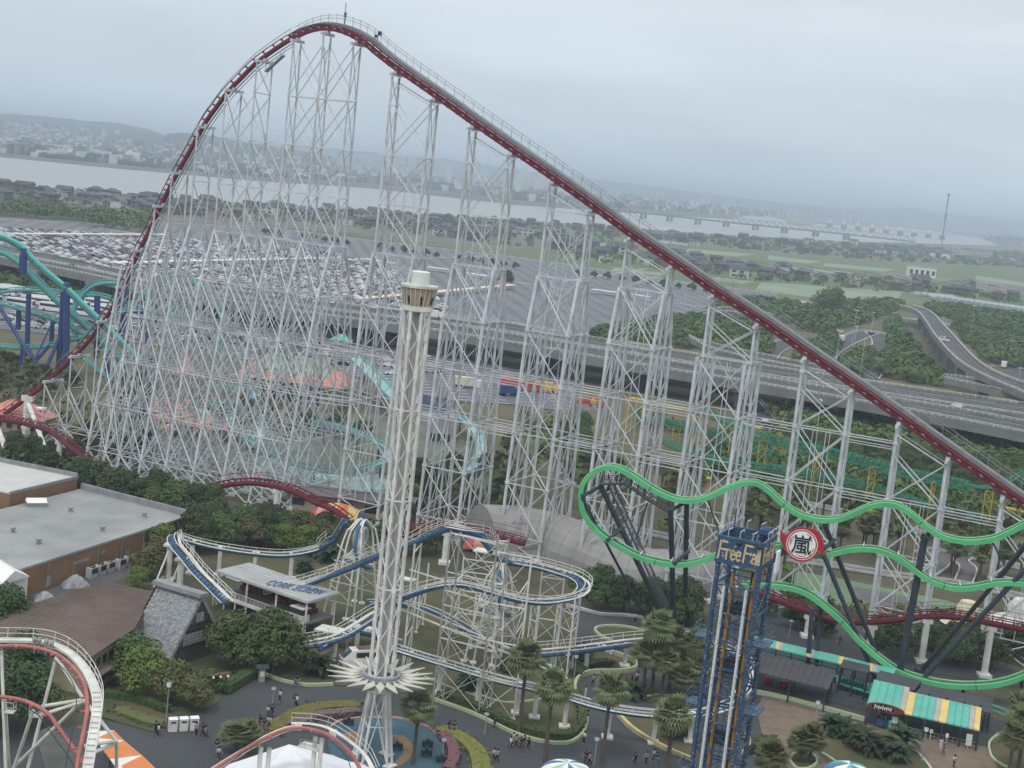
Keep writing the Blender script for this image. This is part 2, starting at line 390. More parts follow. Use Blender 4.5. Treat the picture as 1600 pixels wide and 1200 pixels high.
# drop side: round spine, rails and a thin handrail
dsn = MB(); dsn.sweep(drop, 0.5, 8); dsn.build('spine', M_RED, dragon, smooth=True)
dr = MB()
for ds in (-0.8, 0.8): dr.rect_sweep(drop, 0.15, 0.15, dz=.8, ds=ds)
for i in range(len(drop)):
 t, a, u = frame_at(drop, i); dr.beam(drop[i] + a * 0.85 + u * .7, drop[i] - a * 0.85 + u * .7, 0.09, 0.09); dr.beam(drop[i] + u * 0.6, drop[i] + u * 1.05, 0.25, 0.3)
dr.build('rails', M_RED, dragon)
dh = MB(); dh.rect_sweep(drop, 0.1, 0.1, dz=2.5, ds=fs * 1.5)
for i in range(0, len(drop), 2):
 t, a, u = frame_at(drop, i); dh.tube(drop[i] + a * fs * 0.8 + u * 1.1, drop[i] + a * fs * 1.5 + u * 2.5, 0.05, 3)
dh.rect_sweep(drop, 0.4, 0.06, dz=-0.95, ds=0); dh.rect_sweep(drop, 0.10, 0.10, dz=-1.3, ds=0.5)
dh.build('handrail', M_STEELD, dragon)
# support bents: image column of the top, grouped into towers
BENT_X = [62 + 22, 127, 167, 198, 225, 253, 285, 320, 366, 415, 462, 512, 562, 619, 678, 741, 797, 861, 924, 991, 1056, 1120, 1189, 1265, 1337, 1410, 1486, 1565, 1640]
def track_at_px(px):
 best = None
 for i in range(len(trk) - 1):
  p = trk[i]; v = Vector((p.x, p.y, p.z - HC)); x = 800 + FPX * v.dot(_X) / v.dot(_F)
  if best is None or abs(x - px) < best[0]: best = (abs(x - px), i)
 return trk[best[1]]
BENTS = [track_at_px(x) for x in BENT_X]
def prof_inner(z, h, drop_):
 return 2.6 if drop_ else 1.25 + 0.8 * max(0, (h - z)) / 60
def prof_outer(z, h, big):
 zs = min(h - 2.5, 56); k = 42
 ok = 6.0 if big else 4.3; base = 13.0 if big else 6.2
 if z >= zs: return None
 if z >= k: return 1.4 + (ok - 1.4) * (zs - z) / (zs - k)
 return ok + (base - ok) * (k - z) / k
LEV = [0.0, 4.0, 13.5, 23.0, 32.5, 42.0, 52.0, 61.5, 71.0, 80.5]
def col_pts(C, h, side, kind_, drop_, big):
 pts = []
 zs = sorted(set([z for z in LEV if z < h - 1.5] + [h - 1.6] + ([min(h - 2.5, 56)] if kind_ == 'o' else [])), reverse=True)
 for z in zs:
  o = prof_inner(z, h, drop_) if kind_ == 'i' else prof_outer(z, h, big)
  if o is None:
   continue
  if kind_ == 'i' and h > 46 and z < 42: o = max(o, 0.36 * prof_outer(z, h, big))
  pts.append((z, C + _nrm * (side * o)))
 return [Vector((p.x, p.y, z)) for z, p in pts]
nb = len(BENTS); cols = []
for bi, T in enumerate(BENTS):
 C = Vector((T.x, T.y, 0)); h = T.z; drop_ = bi <= 9; big = BENT_X[bi] < 600 and h > 46
 d = {}
 for side, sn in ((1, 'n'), (-1, 'f')):
  d['i' + sn] = col_pts(C, h, side, 'i', drop_, big)
  if h > 46: d['o' + sn] = col_pts(C, h, side, 'o', drop_, big)
  if big: d['m' + sn] = [Vector((C.x, C.y, 0)) + _nrm * (side * .69 * prof_outer(z, h, big)) + Vector((0, 0, z)) for z in (42, 32.5, 23, 13.5, 4, 0)]
 cols.append((C, h, drop_, big, d))
def at_z(poly, z):
 for i in range(len(poly) - 1):
  a, b_ = poly[i], poly[i + 1]
  if a.z >= z >= b_.z:
   t = (a.z - z) / max(a.z - b_.z, 1e-6); return a.lerp(b_, t)
 return None
TOWER = {}
for bi, (C, h, drop_, big, d) in enumerate(cols):
 nm = 'support_tower'
 tw = MB(); rbr = 0.11 if h > 30 else 0.095
 cap = T = BENTS[bi]
 tw.beam(C + Vector((0, 0, h - 1.2)) + _nrm * 2.2 * (1.4 if drop_ else 1), C + Vector((0, 0, h - 1.2)) - _nrm * 2.2 * (1.4 if drop_ else 1), 0.5, 0.55)
 tw.beam(C + Vector((0, 0, h - 1.2)), C + Vector((0, 0, h - 0.5)), 0.8, 0.8)
 lv = [z for z in LEV if z < h - 4 and z > 0]
 allz = [h - 1.9] + sorted(lv, reverse=True) + [0.2]
 order = ['on', 'in', 'if', 'of']
 for k in range(len(allz)):
  z = allz[k]
  ps = [at_z(d[c], z) for c in order if c in d]
  ps = [p for p in ps if p is not None]
  if k > 0 and z > 1 and len(ps) > 1: tw.tube(ps[0], ps[-1], rbr * 1.1, 4)
  if k < len(allz) - 1:
   qs = [at_z(d[c], allz[k + 1]) for c in order if c in d]
   pz = [at_z(d[c], z) for c in order if c in d]
   for j in range(len(pz) - 1):
    if pz[j] is None or pz[j + 1] is None or qs[j] is None or qs[j + 1] is None: continue
    zm = (z + allz[k + 1]) / 2
    if len(pz) == 2:
     m = [at_z(d[c], zm) for c in order if c in d]
     if (z - allz[k + 1]) > 7 and not drop_:
      tw.tube(pz[0], m[1], rbr, 4); tw.tube(m[1], qs[0], rbr, 4); tw.tube(m[0], m[1], rbr * .8, 4)
     else:
      tw.tube(pz[0], qs[1], rbr, 4); tw.tube(pz[1], qs[0], rbr, 4)
    elif j == 1: tw.tube(pz[1], qs[2], rbr, 4); tw.tube(pz[2], qs[1], rbr, 4)
    else:
     inner, outer = (1, 0) if j == 0 else (2, 3)
     tw.tube(pz[inner], qs[outer], rbr * 1.3, 4)
     tw.tube(at_z(d[order[outer]], zm) or qs[outer], qs[inner], rbr, 4)
 to = tw.build(nm, M_STEEL, dragon)
 TOWER[bi] = to
 for c, pts in d.items():
  lg = MB(); r = ((0.25 if c[0] == 'o' else 0.19) if big else (.32 if c[0] == 'o' else .24)) if h > 46 else 0.20
  if not drop_ and h <= 46: r = 0.30
  if drop_ and h < 46: r = 0.17
  lg.sweep(pts, r, 6)
  lg.box((pts[-1].x, pts[-1].y, 0.3), (1.3, 1.3, 0.7))
  for p in pts[1:-1]: lg.box(p, (r * 2.5, r * 2.5, 0.4))
  lg.build('leg', M_STEEL, to)
# along-track bracing between neighbouring bents
PAIR = {(12 + 2 * k + 1, 12 + 2 * k + 2) for k in range(8)}
for bi in range(nb - 1):
 C1, h1, dr1, bg1, d1 = cols[bi]; C2, h2, dr2, bg2, d2 = cols[bi + 1]
 paired = (bi, bi + 1) in PAIR; left = bi < 12
 br = MB(); hmin = min(h1, h2)
 if left and bi == 9: top_ok = 71
 elif left and bi in (10, 11): top_ok = 999
 elif left: top_ok = 999 if bi in (0, 8) else min(hmin, 42 if bi > 4 else hmin * 0.6)
 elif paired: top_ok = 999
 else: top_ok = -1
 zz = sorted([z for z in LEV if z < min(hmin - 4, 999)] + [hmin - 1.7], reverse=True)
 for c in ('on', 'mn', 'in', 'if', 'mf', 'of'):
  if c not in d1 or c not in d2:
   if c[0] in 'om': continue
  P1, P2 = d1[c], d2[c]
  if c[0] == 'i' and 'o' + c[1] in d1 and 'o' + c[1] in d2: lowonly = 42
  else: lowonly = -1
  for k in range(len(zz) - 1):
   za, zb = zz[k], zz[k + 1]
   if za > top_ok + 1: continue
   if za <= lowonly + 0.5 and c[0] == 'i' and not left: continue
   a1, a2, b1, b2 = at_z(P1, za), at_z(P2, za), at_z(P1, zb), at_z(P2, zb)
   if None in (a1, a2, b1, b2): continue
   r = 0.115
   if za - zb < 3: br.tube(a1, a2, r, 4); continue
   if zb > 0.5: br.tube(b1, b2, r, 4)
   br.tube(a1, b2, r * 1.1, 4); br.tube(a2, b1, r * 1.1, 4)
   if paired and za > 12 and k > 0:
    for f in (0.38, 0.64): br.tube(a1.lerp(a2, f), b1.lerp(b2, f), r * .7, 3)
 if paired or (not left):
  # sloping strut right under the track
  for c in ('in', 'if'):
   hi, lo = (d1, d2) if h1 > h2 else (d2, d1)
   a = at_z(hi[c], min(h1, h2) + (abs(h1 - h2)) - 2.0) if paired else None
   b_ = lo[c][0]
   if a is not None: br.tube(hi[c][0] - Vector((0, 0, 1.0)), b_ - Vector((0, 0, 0.5)), 0.13, 4)
 if not paired and not left:
  for z in (23.0, 32.5):
   for c in ('on', 'in', 'if', 'of'):
    if c in d1 and c in d2:
     a, b_ = at_z(d1[c], z), at_z(d2[c], z)
     if a and b_:
      br.tube(a, b_, 0.12, 4); br.tube(a + Vector((0, 0, -1.0)), b_ + Vector((0, 0, -1.0)), 0.09, 4)
 if br.f: br.build('bracing', M_STEEL, dragon, kind=None)
# long rope line across at z = 71 as tie rod between the three highest towers
tr = MB()
for side in (1, -1):
 a = Vector(BENTS[8]); a.z = 71; b_ = Vector(BENTS[14]); b_.z = 71.0
 if side == 1: tr.tube(a + _nrm * 1.4, b_ + _nrm * 1.4, 0.10, 4)
tr.build('tie_rod', M_STEEL, dragon)
# wind vane mast, lightning rod and a pair of speakers on the crest walkway
cm_ = MB(); p = trk[ipk - 2]; cm_.tube(p + Vector((0, 0, 0)), p + Vector((0, 0, 5.6)), 0.10, 4)
cm_.build('lightning_rod', M_STEELD, dragon)
cm_ = MB(); p = LN(525, 46, PA, PB); cm_.tube(p - _nrm * 2.8, p - _nrm * 2.8 + Vector((0, 0, 3.6)), 0.16, 5); cm_.box(p - _nrm * 2.8 + Vector((0, 0, 3.2)), (0.5, 0.4, 0.9)); cm_.build('signal_post', M_DARK, dragon)
cm_ = MB(); p = LN(577, 72, PA, PB) - _nrm * 2.8; cm_.tube(p, p + Vector((0, 0, 3.2)), 0.10, 4); cm_.box(p + Vector((0.4, 0, 2.8)), (0.6, 0.5, 0.8)); cm_.box(p + Vector((-0.4, 0, 2.2)), (0.5, 0.5, 0.6)); cm_.build('signal_post', M_DARK, dragon)
# evacuation stair just left of the crest
es = MB(); q0, q1 = LN(452, 72, PA, PB), LN(424, 96, PA, PB)
es.beam(q0 - _nrm * -1.6 + Vector((0, 0, -2)), q1 + _nrm * 1.6 + Vector((0, 0, -2.2)), 0.9, 0.3)
for k in range(6):
 c = (q0 + _nrm * 1.6).lerp(q1 + _nrm * 1.6, k / 5); es.tube(c + Vector((0, 0, -2)), c + Vector((0, 0, -0.8)), 0.06, 3)
es.build('stair', M_STEELD, dragon)
def red_track(pts, post_px, r=0.5):
 P = spline(pts, 1.2)
 t_ = MB(); t_.sweep(P, r, 8); t_.build('return_spine', M_RED, dragon, smooth=True)
 rr = MB()
 for ds in (-0.7, 0.7): rr.rect_sweep(P, 0.17, 0.17, dz=r + 0.45, ds=ds)
 for i in range(0, len(P), 1):
  t, a, u = frame_at(P, i); rr.beam(P[i] + a * 0.75 + u * (r + 0.35), P[i] - a * 0.75 + u * (r + 0.35), 0.12, 0.12); rr.beam(P[i] + u * r * .8, P[i] + u * (r + .35), 0.2, 0.2)
 rr.build('return_rails', M_RED, dragon)
 hh = MB(); hh.rect_sweep(P, 0.06, 0.06, dz=r + 1.5, ds=1.5); hh.rect_sweep(P, 0.06, 0.06, dz=r + 1.5, ds=-1.5)
 for i in range(0, len(P), 2):
  t, a, u = frame_at(P, i)
  for sg in (-1, 1): hh.tube(P[i] + a * 0.75 * sg + u * (r + .35), P[i] + a * 1.5 * sg + u * (r + 1.5), 0.04, 3)
 hh.build('return_handrail', M_RED, dragon)
 for (tx, ty, fy) in post_px:
  best = min(P, key=lambda p: abs(800 + FPX * Vector((p.x, p.y, p.z - HC)).dot(_X) / Vector((p.x, p.y, p.z - HC)).dot(_F) - tx))
  ps = MB(); ps.tube((best.x, best.y, 0), (best.x, best.y, best.z - r), 0.55, 8); ps.box((best.x, best.y, best.z - r - 0.3), (1.6, 1.0, 0.6)); ps.box((best.x, best.y, 0.3), (2, 2, 0.6))
  ps.build('column', M_WHITE, dragon)
red_track([D(-40, 654, 325), D(0, 656, 322), D(40, 662, 318), D(80, 676, 312), D(110, 700, 305), D(140, 722, 300), D(160, 738, 296)], [(40, 0, 0), (92, 0, 0), (141, 0, 0)])
red_track([D(318, 768, 292), D(350, 759, 289), D(385, 755, 286), D(420, 758, 282), D(455, 767, 278), D(490, 784, 275), D(520, 797, 273), D(545, 815, 271)], [(345, 0, 0), (435, 0, 0)])
red_track([D(1180, 925, 250), D(1222, 941, 248), D(1255, 953, 246), D(1300, 968, 244), D(1340, 973, 242), D(1390, 970, 240), D(1450, 963, 238), D(1500, 965, 236), D(1550, 974, 234), D(1610, 986, 232)], [(1268, 0, 0), (1364, 0, 0), (1455, 0, 0), (1545, 0, 0)])
red_track([D(640, 830, 268), D(680, 826, 268), D(740, 832, 266), D(775, 838, 264), D(820, 850, 262)], [(700, 0, 0)])
# thick column and raking legs under the foot of the drop
ft = MB(); a = LN(44, 622, PA, PB); ft.tube((a.x, a.y, 0), a, 0.95, 8); ft.box((a.x, a.y, a.z), (2.6, 1.6, 1.2)); ft.build('column', M_WHITE, dragon)
ft = MB(); ft.tube(a - Vector((0, 0, 1)), G(76, 716), 0.5, 6); ft.build('column', M_WHITE, dragon)
ft = MB(); ft.tube(D(-4, 668, a.y), G(14, 716), 0.6, 6); ft.build('column', M_WHITE, dragon)
# ---------------------------------------------------------------- farmland, car parks
def patch(name, px, m, z, grid=False):
 b = MB(); b.sheet([G(*p) for p in px], z); return structure(b.build(name, m))
def inpoly(x, y, P):
 c = False; n = len(P); j = n - 1
 for i in range(n):
  if (P[i][1] > y) != (P[j][1] > y) and x < (P[j][0] - P[i][0]) * (y - P[i][1]) / (P[j][1] - P[i][1]) + P[i][0]: c = not c
  j = i
 return c
M_FIELD = mat('field_green', (0.085, 0.135, 0.050), 0.95, col2=(0.12, 0.15, 0.075), scale=0.02, detail=6)
M_PADDY = mat('paddy_water', (0.19, 0.255, 0.155), 0.55, col2=(0.13, 0.19, 0.10), scale=0.02)
M_BARE = mat('bare_field', (0.19, 0.18, 0.17), 0.9, scale=0.03)
FARBANK = [(-300, 205), (0, 240), (400, 276), (800, 313), (1150, 337), (1560, 376), (1750, 392), (1800, 384), (1200, 322), (800, 278), (0, 192), (-300, 160)]
patch('far_plain', FARBANK, M_FARGREEN, 0.05)
patch('farmland', [(560, 343), (720, 352), (975, 366), (1200, 378), (1425, 390), (1700, 402), (1750, 520), (1430, 480), (1230, 470), (1217, 459), (1055, 441), (880, 415), (700, 388), (560, 368)], M_FIELD, 0.10)
patch('village_ground', [(-300, 272), (0, 291), (150, 306), (350, 319), (550, 332), (720, 341), (975, 358), (1200, 373), (1425, 381), (1700, 391), (1700, 420), (1500, 412), (1300, 402), (1160, 392), (1000, 372), (930, 366), (900, 392), (800, 392), (560, 366), (400, 352), (0, 343), (-300, 322)], mat('village_soil', (0.11, 0.12, 0.085), 0.95, col2=(0.16, 0.155, 0.14), scale=0.05, detail=6), 0.16)
for P in [[(1075, 389), (1182, 397), (1150, 401), (1068, 394)], [(1200, 399), (1282, 409), (1262, 412), (1200, 406)], [(1230, 416), (1345, 427), (1300, 429), (1228, 421)],
   [(1190, 441), (1412, 456), (1400, 471), (1325, 473), (1180, 453)], [(1525, 431), (1602, 442), (1602, 448), (1525, 437)], [(930, 379), (980, 385), (970, 389), (925, 384)],
   [(1150, 455), (1205, 459), (1205, 466), (1150, 461)], [(1290, 411), (1400, 421), (1380, 425), (1285, 416)], [(1090, 430), (1180, 440), (1160, 444), (1085, 435)], [(880, 395), (935, 401), (930, 407), (878, 401)],
   [(960, 418), (1040, 427), (1030, 431), (955, 423)]]:
 patch('paddy_field', P, M_PADDY, 0.2)
for P in [[(1372, 426), (1495, 436), (1470, 441), (1380, 433)], [(1485, 443), (1520, 437), (1620, 452), (1620, 463), (1490, 449)], [(1200, 412), (1226, 414), (1226, 419), (1200, 416)], [(1195, 461), (1272, 471), (1257, 487), (1188, 477)]]:
 patch('bare_field', P, M_BARE, 0.24)
patch('pale_basin', [(1205, 465), (1262, 472), (1252, 481), (1200, 474)], mat('basin', (0.33, 0.36, 0.33), 0.5), 0.3)
fl = MB()
for k in range(16):      # low dykes dividing the fields
 x0 = 900 + k * 45; fl.beam(G(x0, 380 + (x0 - 900) * .10, .3), G(x0 + 90, 398 + (x0 - 900) * .10, .3), 2.5, 0.5)
fl.build('field_dyke', mat('dyke', (0.06, 0.085, 0.045), 0.95)); bpy.context.scene.objects['field_dyke']['kind'] = 'structure'
def lot_mat():
 m = mat('car_park', (0.115, 0.12, 0.135), 0.9, col2=(0.14, 0.145, 0.16), scale=0.03, detail=8); nt = m.node_tree
 p = nt.nodes['Principled BSDF']; src = p.inputs['Base Color'].links[0].from_socket
 g = nt.nodes.new('ShaderNodeNewGeometry'); mp = nt.nodes.new('ShaderNodeMapping'); mp.inputs['Rotation'].default_value = (0, 0, radians(-9)); nt.links.new(g.outputs['Position'], mp.inputs[0])
 s = nt.nodes.new('ShaderNodeSeparateXYZ'); nt.links.new(mp.outputs[0], s.inputs[0])
 def M(op, a, b=None):
  n = nt.nodes.new('ShaderNodeMath'); n.operation = op
  for i, v in enumerate((a, b)):
   if v is None: continue
   if isinstance(v, (int, float)): n.inputs[i].default_value = v
   else: nt.links.new(v, n.inputs[i])
  return n.outputs[0]
 fy = M('FRACT', M('DIVIDE', s.outputs['Y'], 6.5)); bay = M('LESS_THAN', fy, 0.16)      # bays 10 m deep, aisle 7 m
 fx = M('FRACT', M('DIVIDE', s.outputs['X'], 11.0)); ln = M('LESS_THAN', fx, 0.62)
 ctr = M('LESS_THAN', M('ABSOLUTE', M('SUBTRACT', fy, 0.70)), 0.018)
 a = M('MULTIPLY', M('MULTIPLY', ln, bay), 0.75)
 mx = nt.nodes.new('ShaderNodeMix'); mx.data_type = 'RGBA'; nt.links.new(a, mx.inputs['Factor']); nt.links.new(src, mx.inputs['A']); mx.inputs['B'].default_value = (0.48, 0.48, 0.48, 1)
 mx2 = nt.nodes.new('ShaderNodeMix'); mx2.data_type = 'RGBA'; mx2.blend_type = 'MULTIPLY'; nt.links.new(M('MULTIPLY', M('SUBTRACT', 1.0, bay), 0.2), mx2.inputs['Factor']); nt.links.new(mx.outputs['Result'], mx2.inputs['A']); mx2.inputs['B'].default_value = (0.62, 0.62, 0.66, 1)
 nt.links.new(mx2.outputs['Result'], p.inputs['Base Color']); return m
M_LOT = lot_mat()
LOT = [(-300, 310), (0, 343), (290, 350), (400, 354), (575, 376), (800, 402), (975, 427), (1075, 443), (1217, 460), (1180, 490), (1100, 496), (1000, 514), (925, 524), (800, 515), (650, 500), (400, 470), (200, 436), (0, 396), (-300, 335)]
patch('car_park', LOT, M_LOT, 0.28)
LOT2 = [(-60, 440), (0, 452), (180, 470), (450, 506), (650, 545), (870, 575), (905, 600), (890, 645), (790, 632), (700, 628), (560, 590), (400, 565), (200, 535), (0, 515), (-60, 500)]
patch('staff_car_park', LOT2, M_LOT, 0.2)
patch('river_side_car_park', [(-300, 300), (0, 319), (215, 330), (225, 341), (0, 332), (-300, 308)], M_LOT, 0.3)
kb = MB()
for a, b_ in [((0, 341.5), (45, 344.5)), ((64, 346), (80, 347)), ((124, 343), (292, 350)), ((290, 350), (400, 353)), ((400, 353), (575, 375)), ((575, 375), (800, 401)), ((800, 401), (975, 426)), ((975, 426), (1075, 442)), ((1075, 442), (1217, 459)),
    ((155, 356), (225, 367)), ((400, 385), (530, 404)), ((690, 424), (800, 437)), ((800, 440), (930, 458)), ((930, 458), (1180, 490)), ((1096, 488), (1130, 492)), ((560, 414), (690, 423)), ((640, 405), (760, 400)), ((880, 440), (1010, 420))]:
 kb.beam(G(*a, .35), G(*b_, .35), 1.6, 0.5)
o = kb.build('car_park_kerb', mat('kerb', (0.5, 0.5, 0.48), 0.8)); o['kind'] = 'structure'
# covered walkways: long pale roofs on posts
def walkway(a, b_, lab, col):
 A, B = G(*a), G(*b_); w = thing('covered_walkway', lab, 'walkway', A, 0)
 r = MB(); r.beam(A + Vector((0, 0, 3)), B + Vector((0, 0, 3)), 5.0, 0.3); r.build('roof', col, w)
 L = (B - A).length; k = int(L / 12); ps = MB()
 for i in range(k + 1):
  c = A.lerp(B, i / k); ps.tube(c, c + Vector((0, 0, 3)), 0.12, 4)
 ps.build('posts', M_WHITE, w, kind='stuff')
M_CREAM = mat('cream_roof', (0.82, 0.74, 0.62), 0.6, var=0.08)
M_WROOF = mat('white_roof', (0.80, 0.80, 0.78), 0.6, var=0.06)
walkway((19, 372.5), (268, 373), 'long cream roofed walkway across the full car park at far left', M_CREAM)
walkway((176, 419), (505, 410), 'long white roofed walkway in the middle of the full car park', M_WROOF)
walkway((560, 476), (800, 452.5), 'peach roofed walkway behind the head of the white tower', mat('peach_roof', (0.80, 0.62, 0.45), 0.6, var=0.06))
walkway((570, 411), (615, 418), 'short white walkway roof furthest out in the empty car park', M_WROOF)
walkway((668, 424), (700, 428), 'short white walkway roof right of the white tower head', M_WROOF)
walkway((728, 433), (768, 439), 'white walkway roof piece between two steel towers in the empty car park', M_WROOF)
walkway((925, 459), (1015, 471), 'broken line of white walkway roofs in the empty car park beside small trees', M_WROOF)
# ---------------------------------------------------------------- cars
def car_mesh(paint, van=False):
 b = MB(); L, W = (4.4, 1.75) if not van else (4.7, 1.9); hb = 0.78 if not van else 0.95; ht = 1.42 if not van else 1.95
 prof = [(-L / 2, 0.3), (-L / 2, hb), (-L / 2 + .35, hb + .06), (-L / 2 + .75 if not van else -L / 2 + .25, ht), (L * .12 if not van else L * .22, ht), (L * .30 if not van else L * .38, hb + .08), (L / 2 - .1, hb - .08), (L / 2, 0.32)]
 n = len(prof); V = []; tap = [1, 1, 1, .84, .84, 1, 1, 1]
 for sg in (-1, 1):
  for (x, z), t in zip(prof, tap): V.append((x, sg * W / 2 * t, z))
 F = []
 for i in range(n - 1): F.append((i, i + 1, n + i + 1, n + i))
 F += [tuple(range(n - 1, -1, -1)), tuple(range(n, 2 * n))]
 b.add(V, F); b.mi[2] = 1; b.mi[4] = 1
 return b
def glass_bits(van=False):
 b = MB(); L, W = (4.4, 1.75) if not van else (4.7, 1.9); ht = 1.42 if not van else 1.95; hb = .9 if not van else 1.1
 for sg in (-1, 1):
  y0, y1 = sg * (W / 2 * 0.965 + .012), sg * (W / 2 * .86 + .012)
  q = [(-L / 2 + .6, y0, hb), (L * .24, y0, hb), (L * .10, y1, ht - .1), (-L / 2 + .85, y1, ht - .1)]
  b.add(q if sg < 0 else q[::-1], [(0, 1, 2, 3)])
 return b
M_TYRE = mat('tyre_rubber', (0.02, 0.02, 0.02), 0.9)
PAINTS = [mat('paint_white', (0.68, 0.69, 0.70), 0.25, var=.02), mat('paint_silver', (0.45, 0.46, 0.48), 0.3, metal=.3, var=.02), mat('paint_black', (0.02, 0.02, 0.025), 0.2, var=.02), mat('paint_pearl', (0.58, 0.58, 0.57), 0.25, var=.02),
   mat('paint_grey', (0.12, 0.13, 0.15), 0.3, var=.02), mat('paint_blue', (0.04, 0.08, 0.2), 0.25, var=.02), mat('paint_red', (0.2, 0.02, 0.02), 0.25, var=.02)]
CW = ['white', 'silver', 'black', 'pearl white', 'dark grey', 'dark blue', 'red']
def make_car(ci, van=False):
 t = thing('parked_car', '%s car parked in the crowded car park' % CW[ci], 'car', (0, 0, 0))
 car_mesh(None, van).build('body', [PAINTS[ci], M_GLASS], t, local=True)
 glass_bits(van).build('side_window', M_GLASS, t, local=True)
 for i, x in enumerate((-1.35, 1.35)):
  for y in (-.82, .82):
   w = MB(); w.tube((x, y - .12, .33), (x, y + .12, .33), .33, 8, cap=True); w.build('wheel', M_TYRE, t, local=True)
 return Kind(t)
CAR = [make_car(i, i in (3,)) for i in range(7)]
def car_spots(P, step_row=13.0, prob=0.9, ang=9, x0=None):
 """rows as painted by the car park material"""
 pts = [G(*p) for p in P]; poly = [(p.x, p.y) for p in pts]; a = radians(ang); out = []
 cs, sn = cos(a), sin(a)
 loc = [(p[0] * cs + p[1] * sn, -p[0] * sn + p[1] * cs) for p in poly]      # inverse rotate (mapping rotation is -ang)
 loc = [(p[0] * cos(-a) - p[1] * sin(-a), p[0] * sin(-a) + p[1] * cos(-a)) for p in poly]
 xs = [l[0] for l in loc]; ys = [l[1] for l in loc]
 r0 = int(min(ys) // step_row); r1 = int(max(ys) // step_row) + 1
 for r in range(r0, r1):
  for fy in (0.2, 0.7):
   y = (r + fy) * step_row; k = int(min(xs) // 5.3)
   while k * 5.3 < max(xs):
    x = (k + .5) * 5.3 + RND.uniform(-.5, .5); k += 1
    if RND.random() > prob: continue
    x += RND.uniform(-.1, .1); yy_ = y; y = y + RND.uniform(-.9, .9); wx, wy = x * cos(a) - y * sin(a), x * sin(a) + y * cos(a); y = yy_
    if inpoly(wx, wy, poly): out.append((wx, wy, a + (pi if RND.random() < .5 else 0) + RND.uniform(-.03, .03)))
 return out
SP = []
SP += car_spots([(-40, 358), (60, 360), (150, 366), (300, 376), (500, 392), (600, 415), (660, 455), (655, 492), (400, 462), (200, 428), (0, 384), (-40, 376)], prob=0.93)
SP += car_spots([(-40, 316), (0, 320), (200, 331), (205, 338), (0, 330), (-40, 327)], prob=0.85)
SP += [s for s in car_spots([(600, 455), (700, 462), (700, 488), (655, 492), (600, 485)], prob=0.5)]
near = car_spots([(0, 490), (90, 497), (250, 515), (420, 540), (560, 575), (400, 560), (200, 530), (0, 512)], prob=0.85) + car_spots([(560, 560), (690, 560), (700, 585), (620, 592)], prob=0.35) + car_spots([(240, 500), (520, 540), (520, 560), (240, 520)], prob=0.8)
SP += near
for s_ in [(1497, 636), ]: pass
SP.sort(key=lambda s: s[0] ** 2 + s[1] ** 2)
wch = [0, 0, 1, 1, 2, 2, 3, 3, 4, 4, 5, 4, 1, 2, 0, 3, 4, 2, 1, 0, 2, 4, 1, 4, 0, 3, 1, 2, 6]
for (x, y, a) in SP[:285]:
 c = RND.choice(wch); CAR[c].put((x, y, .3), a, '%s car parked %s' % (CW[c], 'in the nearest rows' if y < 470 else 'in the rows before the expressway' if y < 540 else 'just beyond the expressway'), group='cars in the crowded car park')
rest = {}
for (x, y, a) in SP[285:]:
 c = RND.choice(wch); b = rest.setdefault(c, MB())
 cb = car_mesh(None); ca, sa = cos(a), sin(a)
 V = [(x + v[0] * ca - v[1] * sa, y + v[0] * sa + v[1] * ca, v[2] + .3) for v in cb.v]; n0 = len(b.f); b.add(V, cb.f)
 for j, mi in enumerate(cb.mi): b.mi[n0 + j] = mi
allm = MB(); mats_ = []
for c, b in rest.items():
 n0 = len(allm.f); allm.add(b.v, b.f)
 base = len(mats_); mats_ += [PAINTS[c], M_GLASS]
 for j, mi in enumerate(b.mi): allm.mi[n0 + j] = base + mi
o = allm.build('distant_parked_cars', mats_, kind='stuff')
# ---------------------------------------------------------------- buses
def make_bus():
 t = thing('parked_bus', 'white coach', 'bus', (0, 0, 0))
 b = MB(); b.box((0, 0, 1.85), (11.2, 2.5, 2.9)); b.box((0, 0, 3.35), (6, 1.8, .2)); b.build('body', PAINTS[0], t, local=True)
 for sg in (-1, 1):
  w = MB(); w.box((0, sg * 1.26, 2.3), (10.4, .04, 1.0)); w.build('window_band', M_GLASS, t, local=True)
 w = MB(); w.box((5.61, 0, 2.1), (.04, 2.2, 1.4)); w.build('windscreen', M_GLASS, t, local=True)
 for x in (-3.4, 3.6):
  for y in (-1.1, 1.1):
   w = MB(); w.tube((x, y - .15, .5), (x, y + .15, .5), .5, 8, cap=True); w.build('wheel', M_TYRE, t, local=True)
 return Kind(t)
BUS = make_bus()
for r, (x0, y0, n) in enumerate([(5, 462, 9), (60, 478, 8), (-20, 474, 4)]):
 A = G(x0, y0)
 for k in range(n):
  BUS.put(A + Vector((k * 11.5 * .93 if False else (k % 4) * 13.5, (k // 4) * 5.0 - (k % 4) * 2.5, .25)), radians(-12), 'white coach in the %s rank behind the teal coaster' % ['back', 'front', 'leftmost'][r], group='coaches parked in ranks')
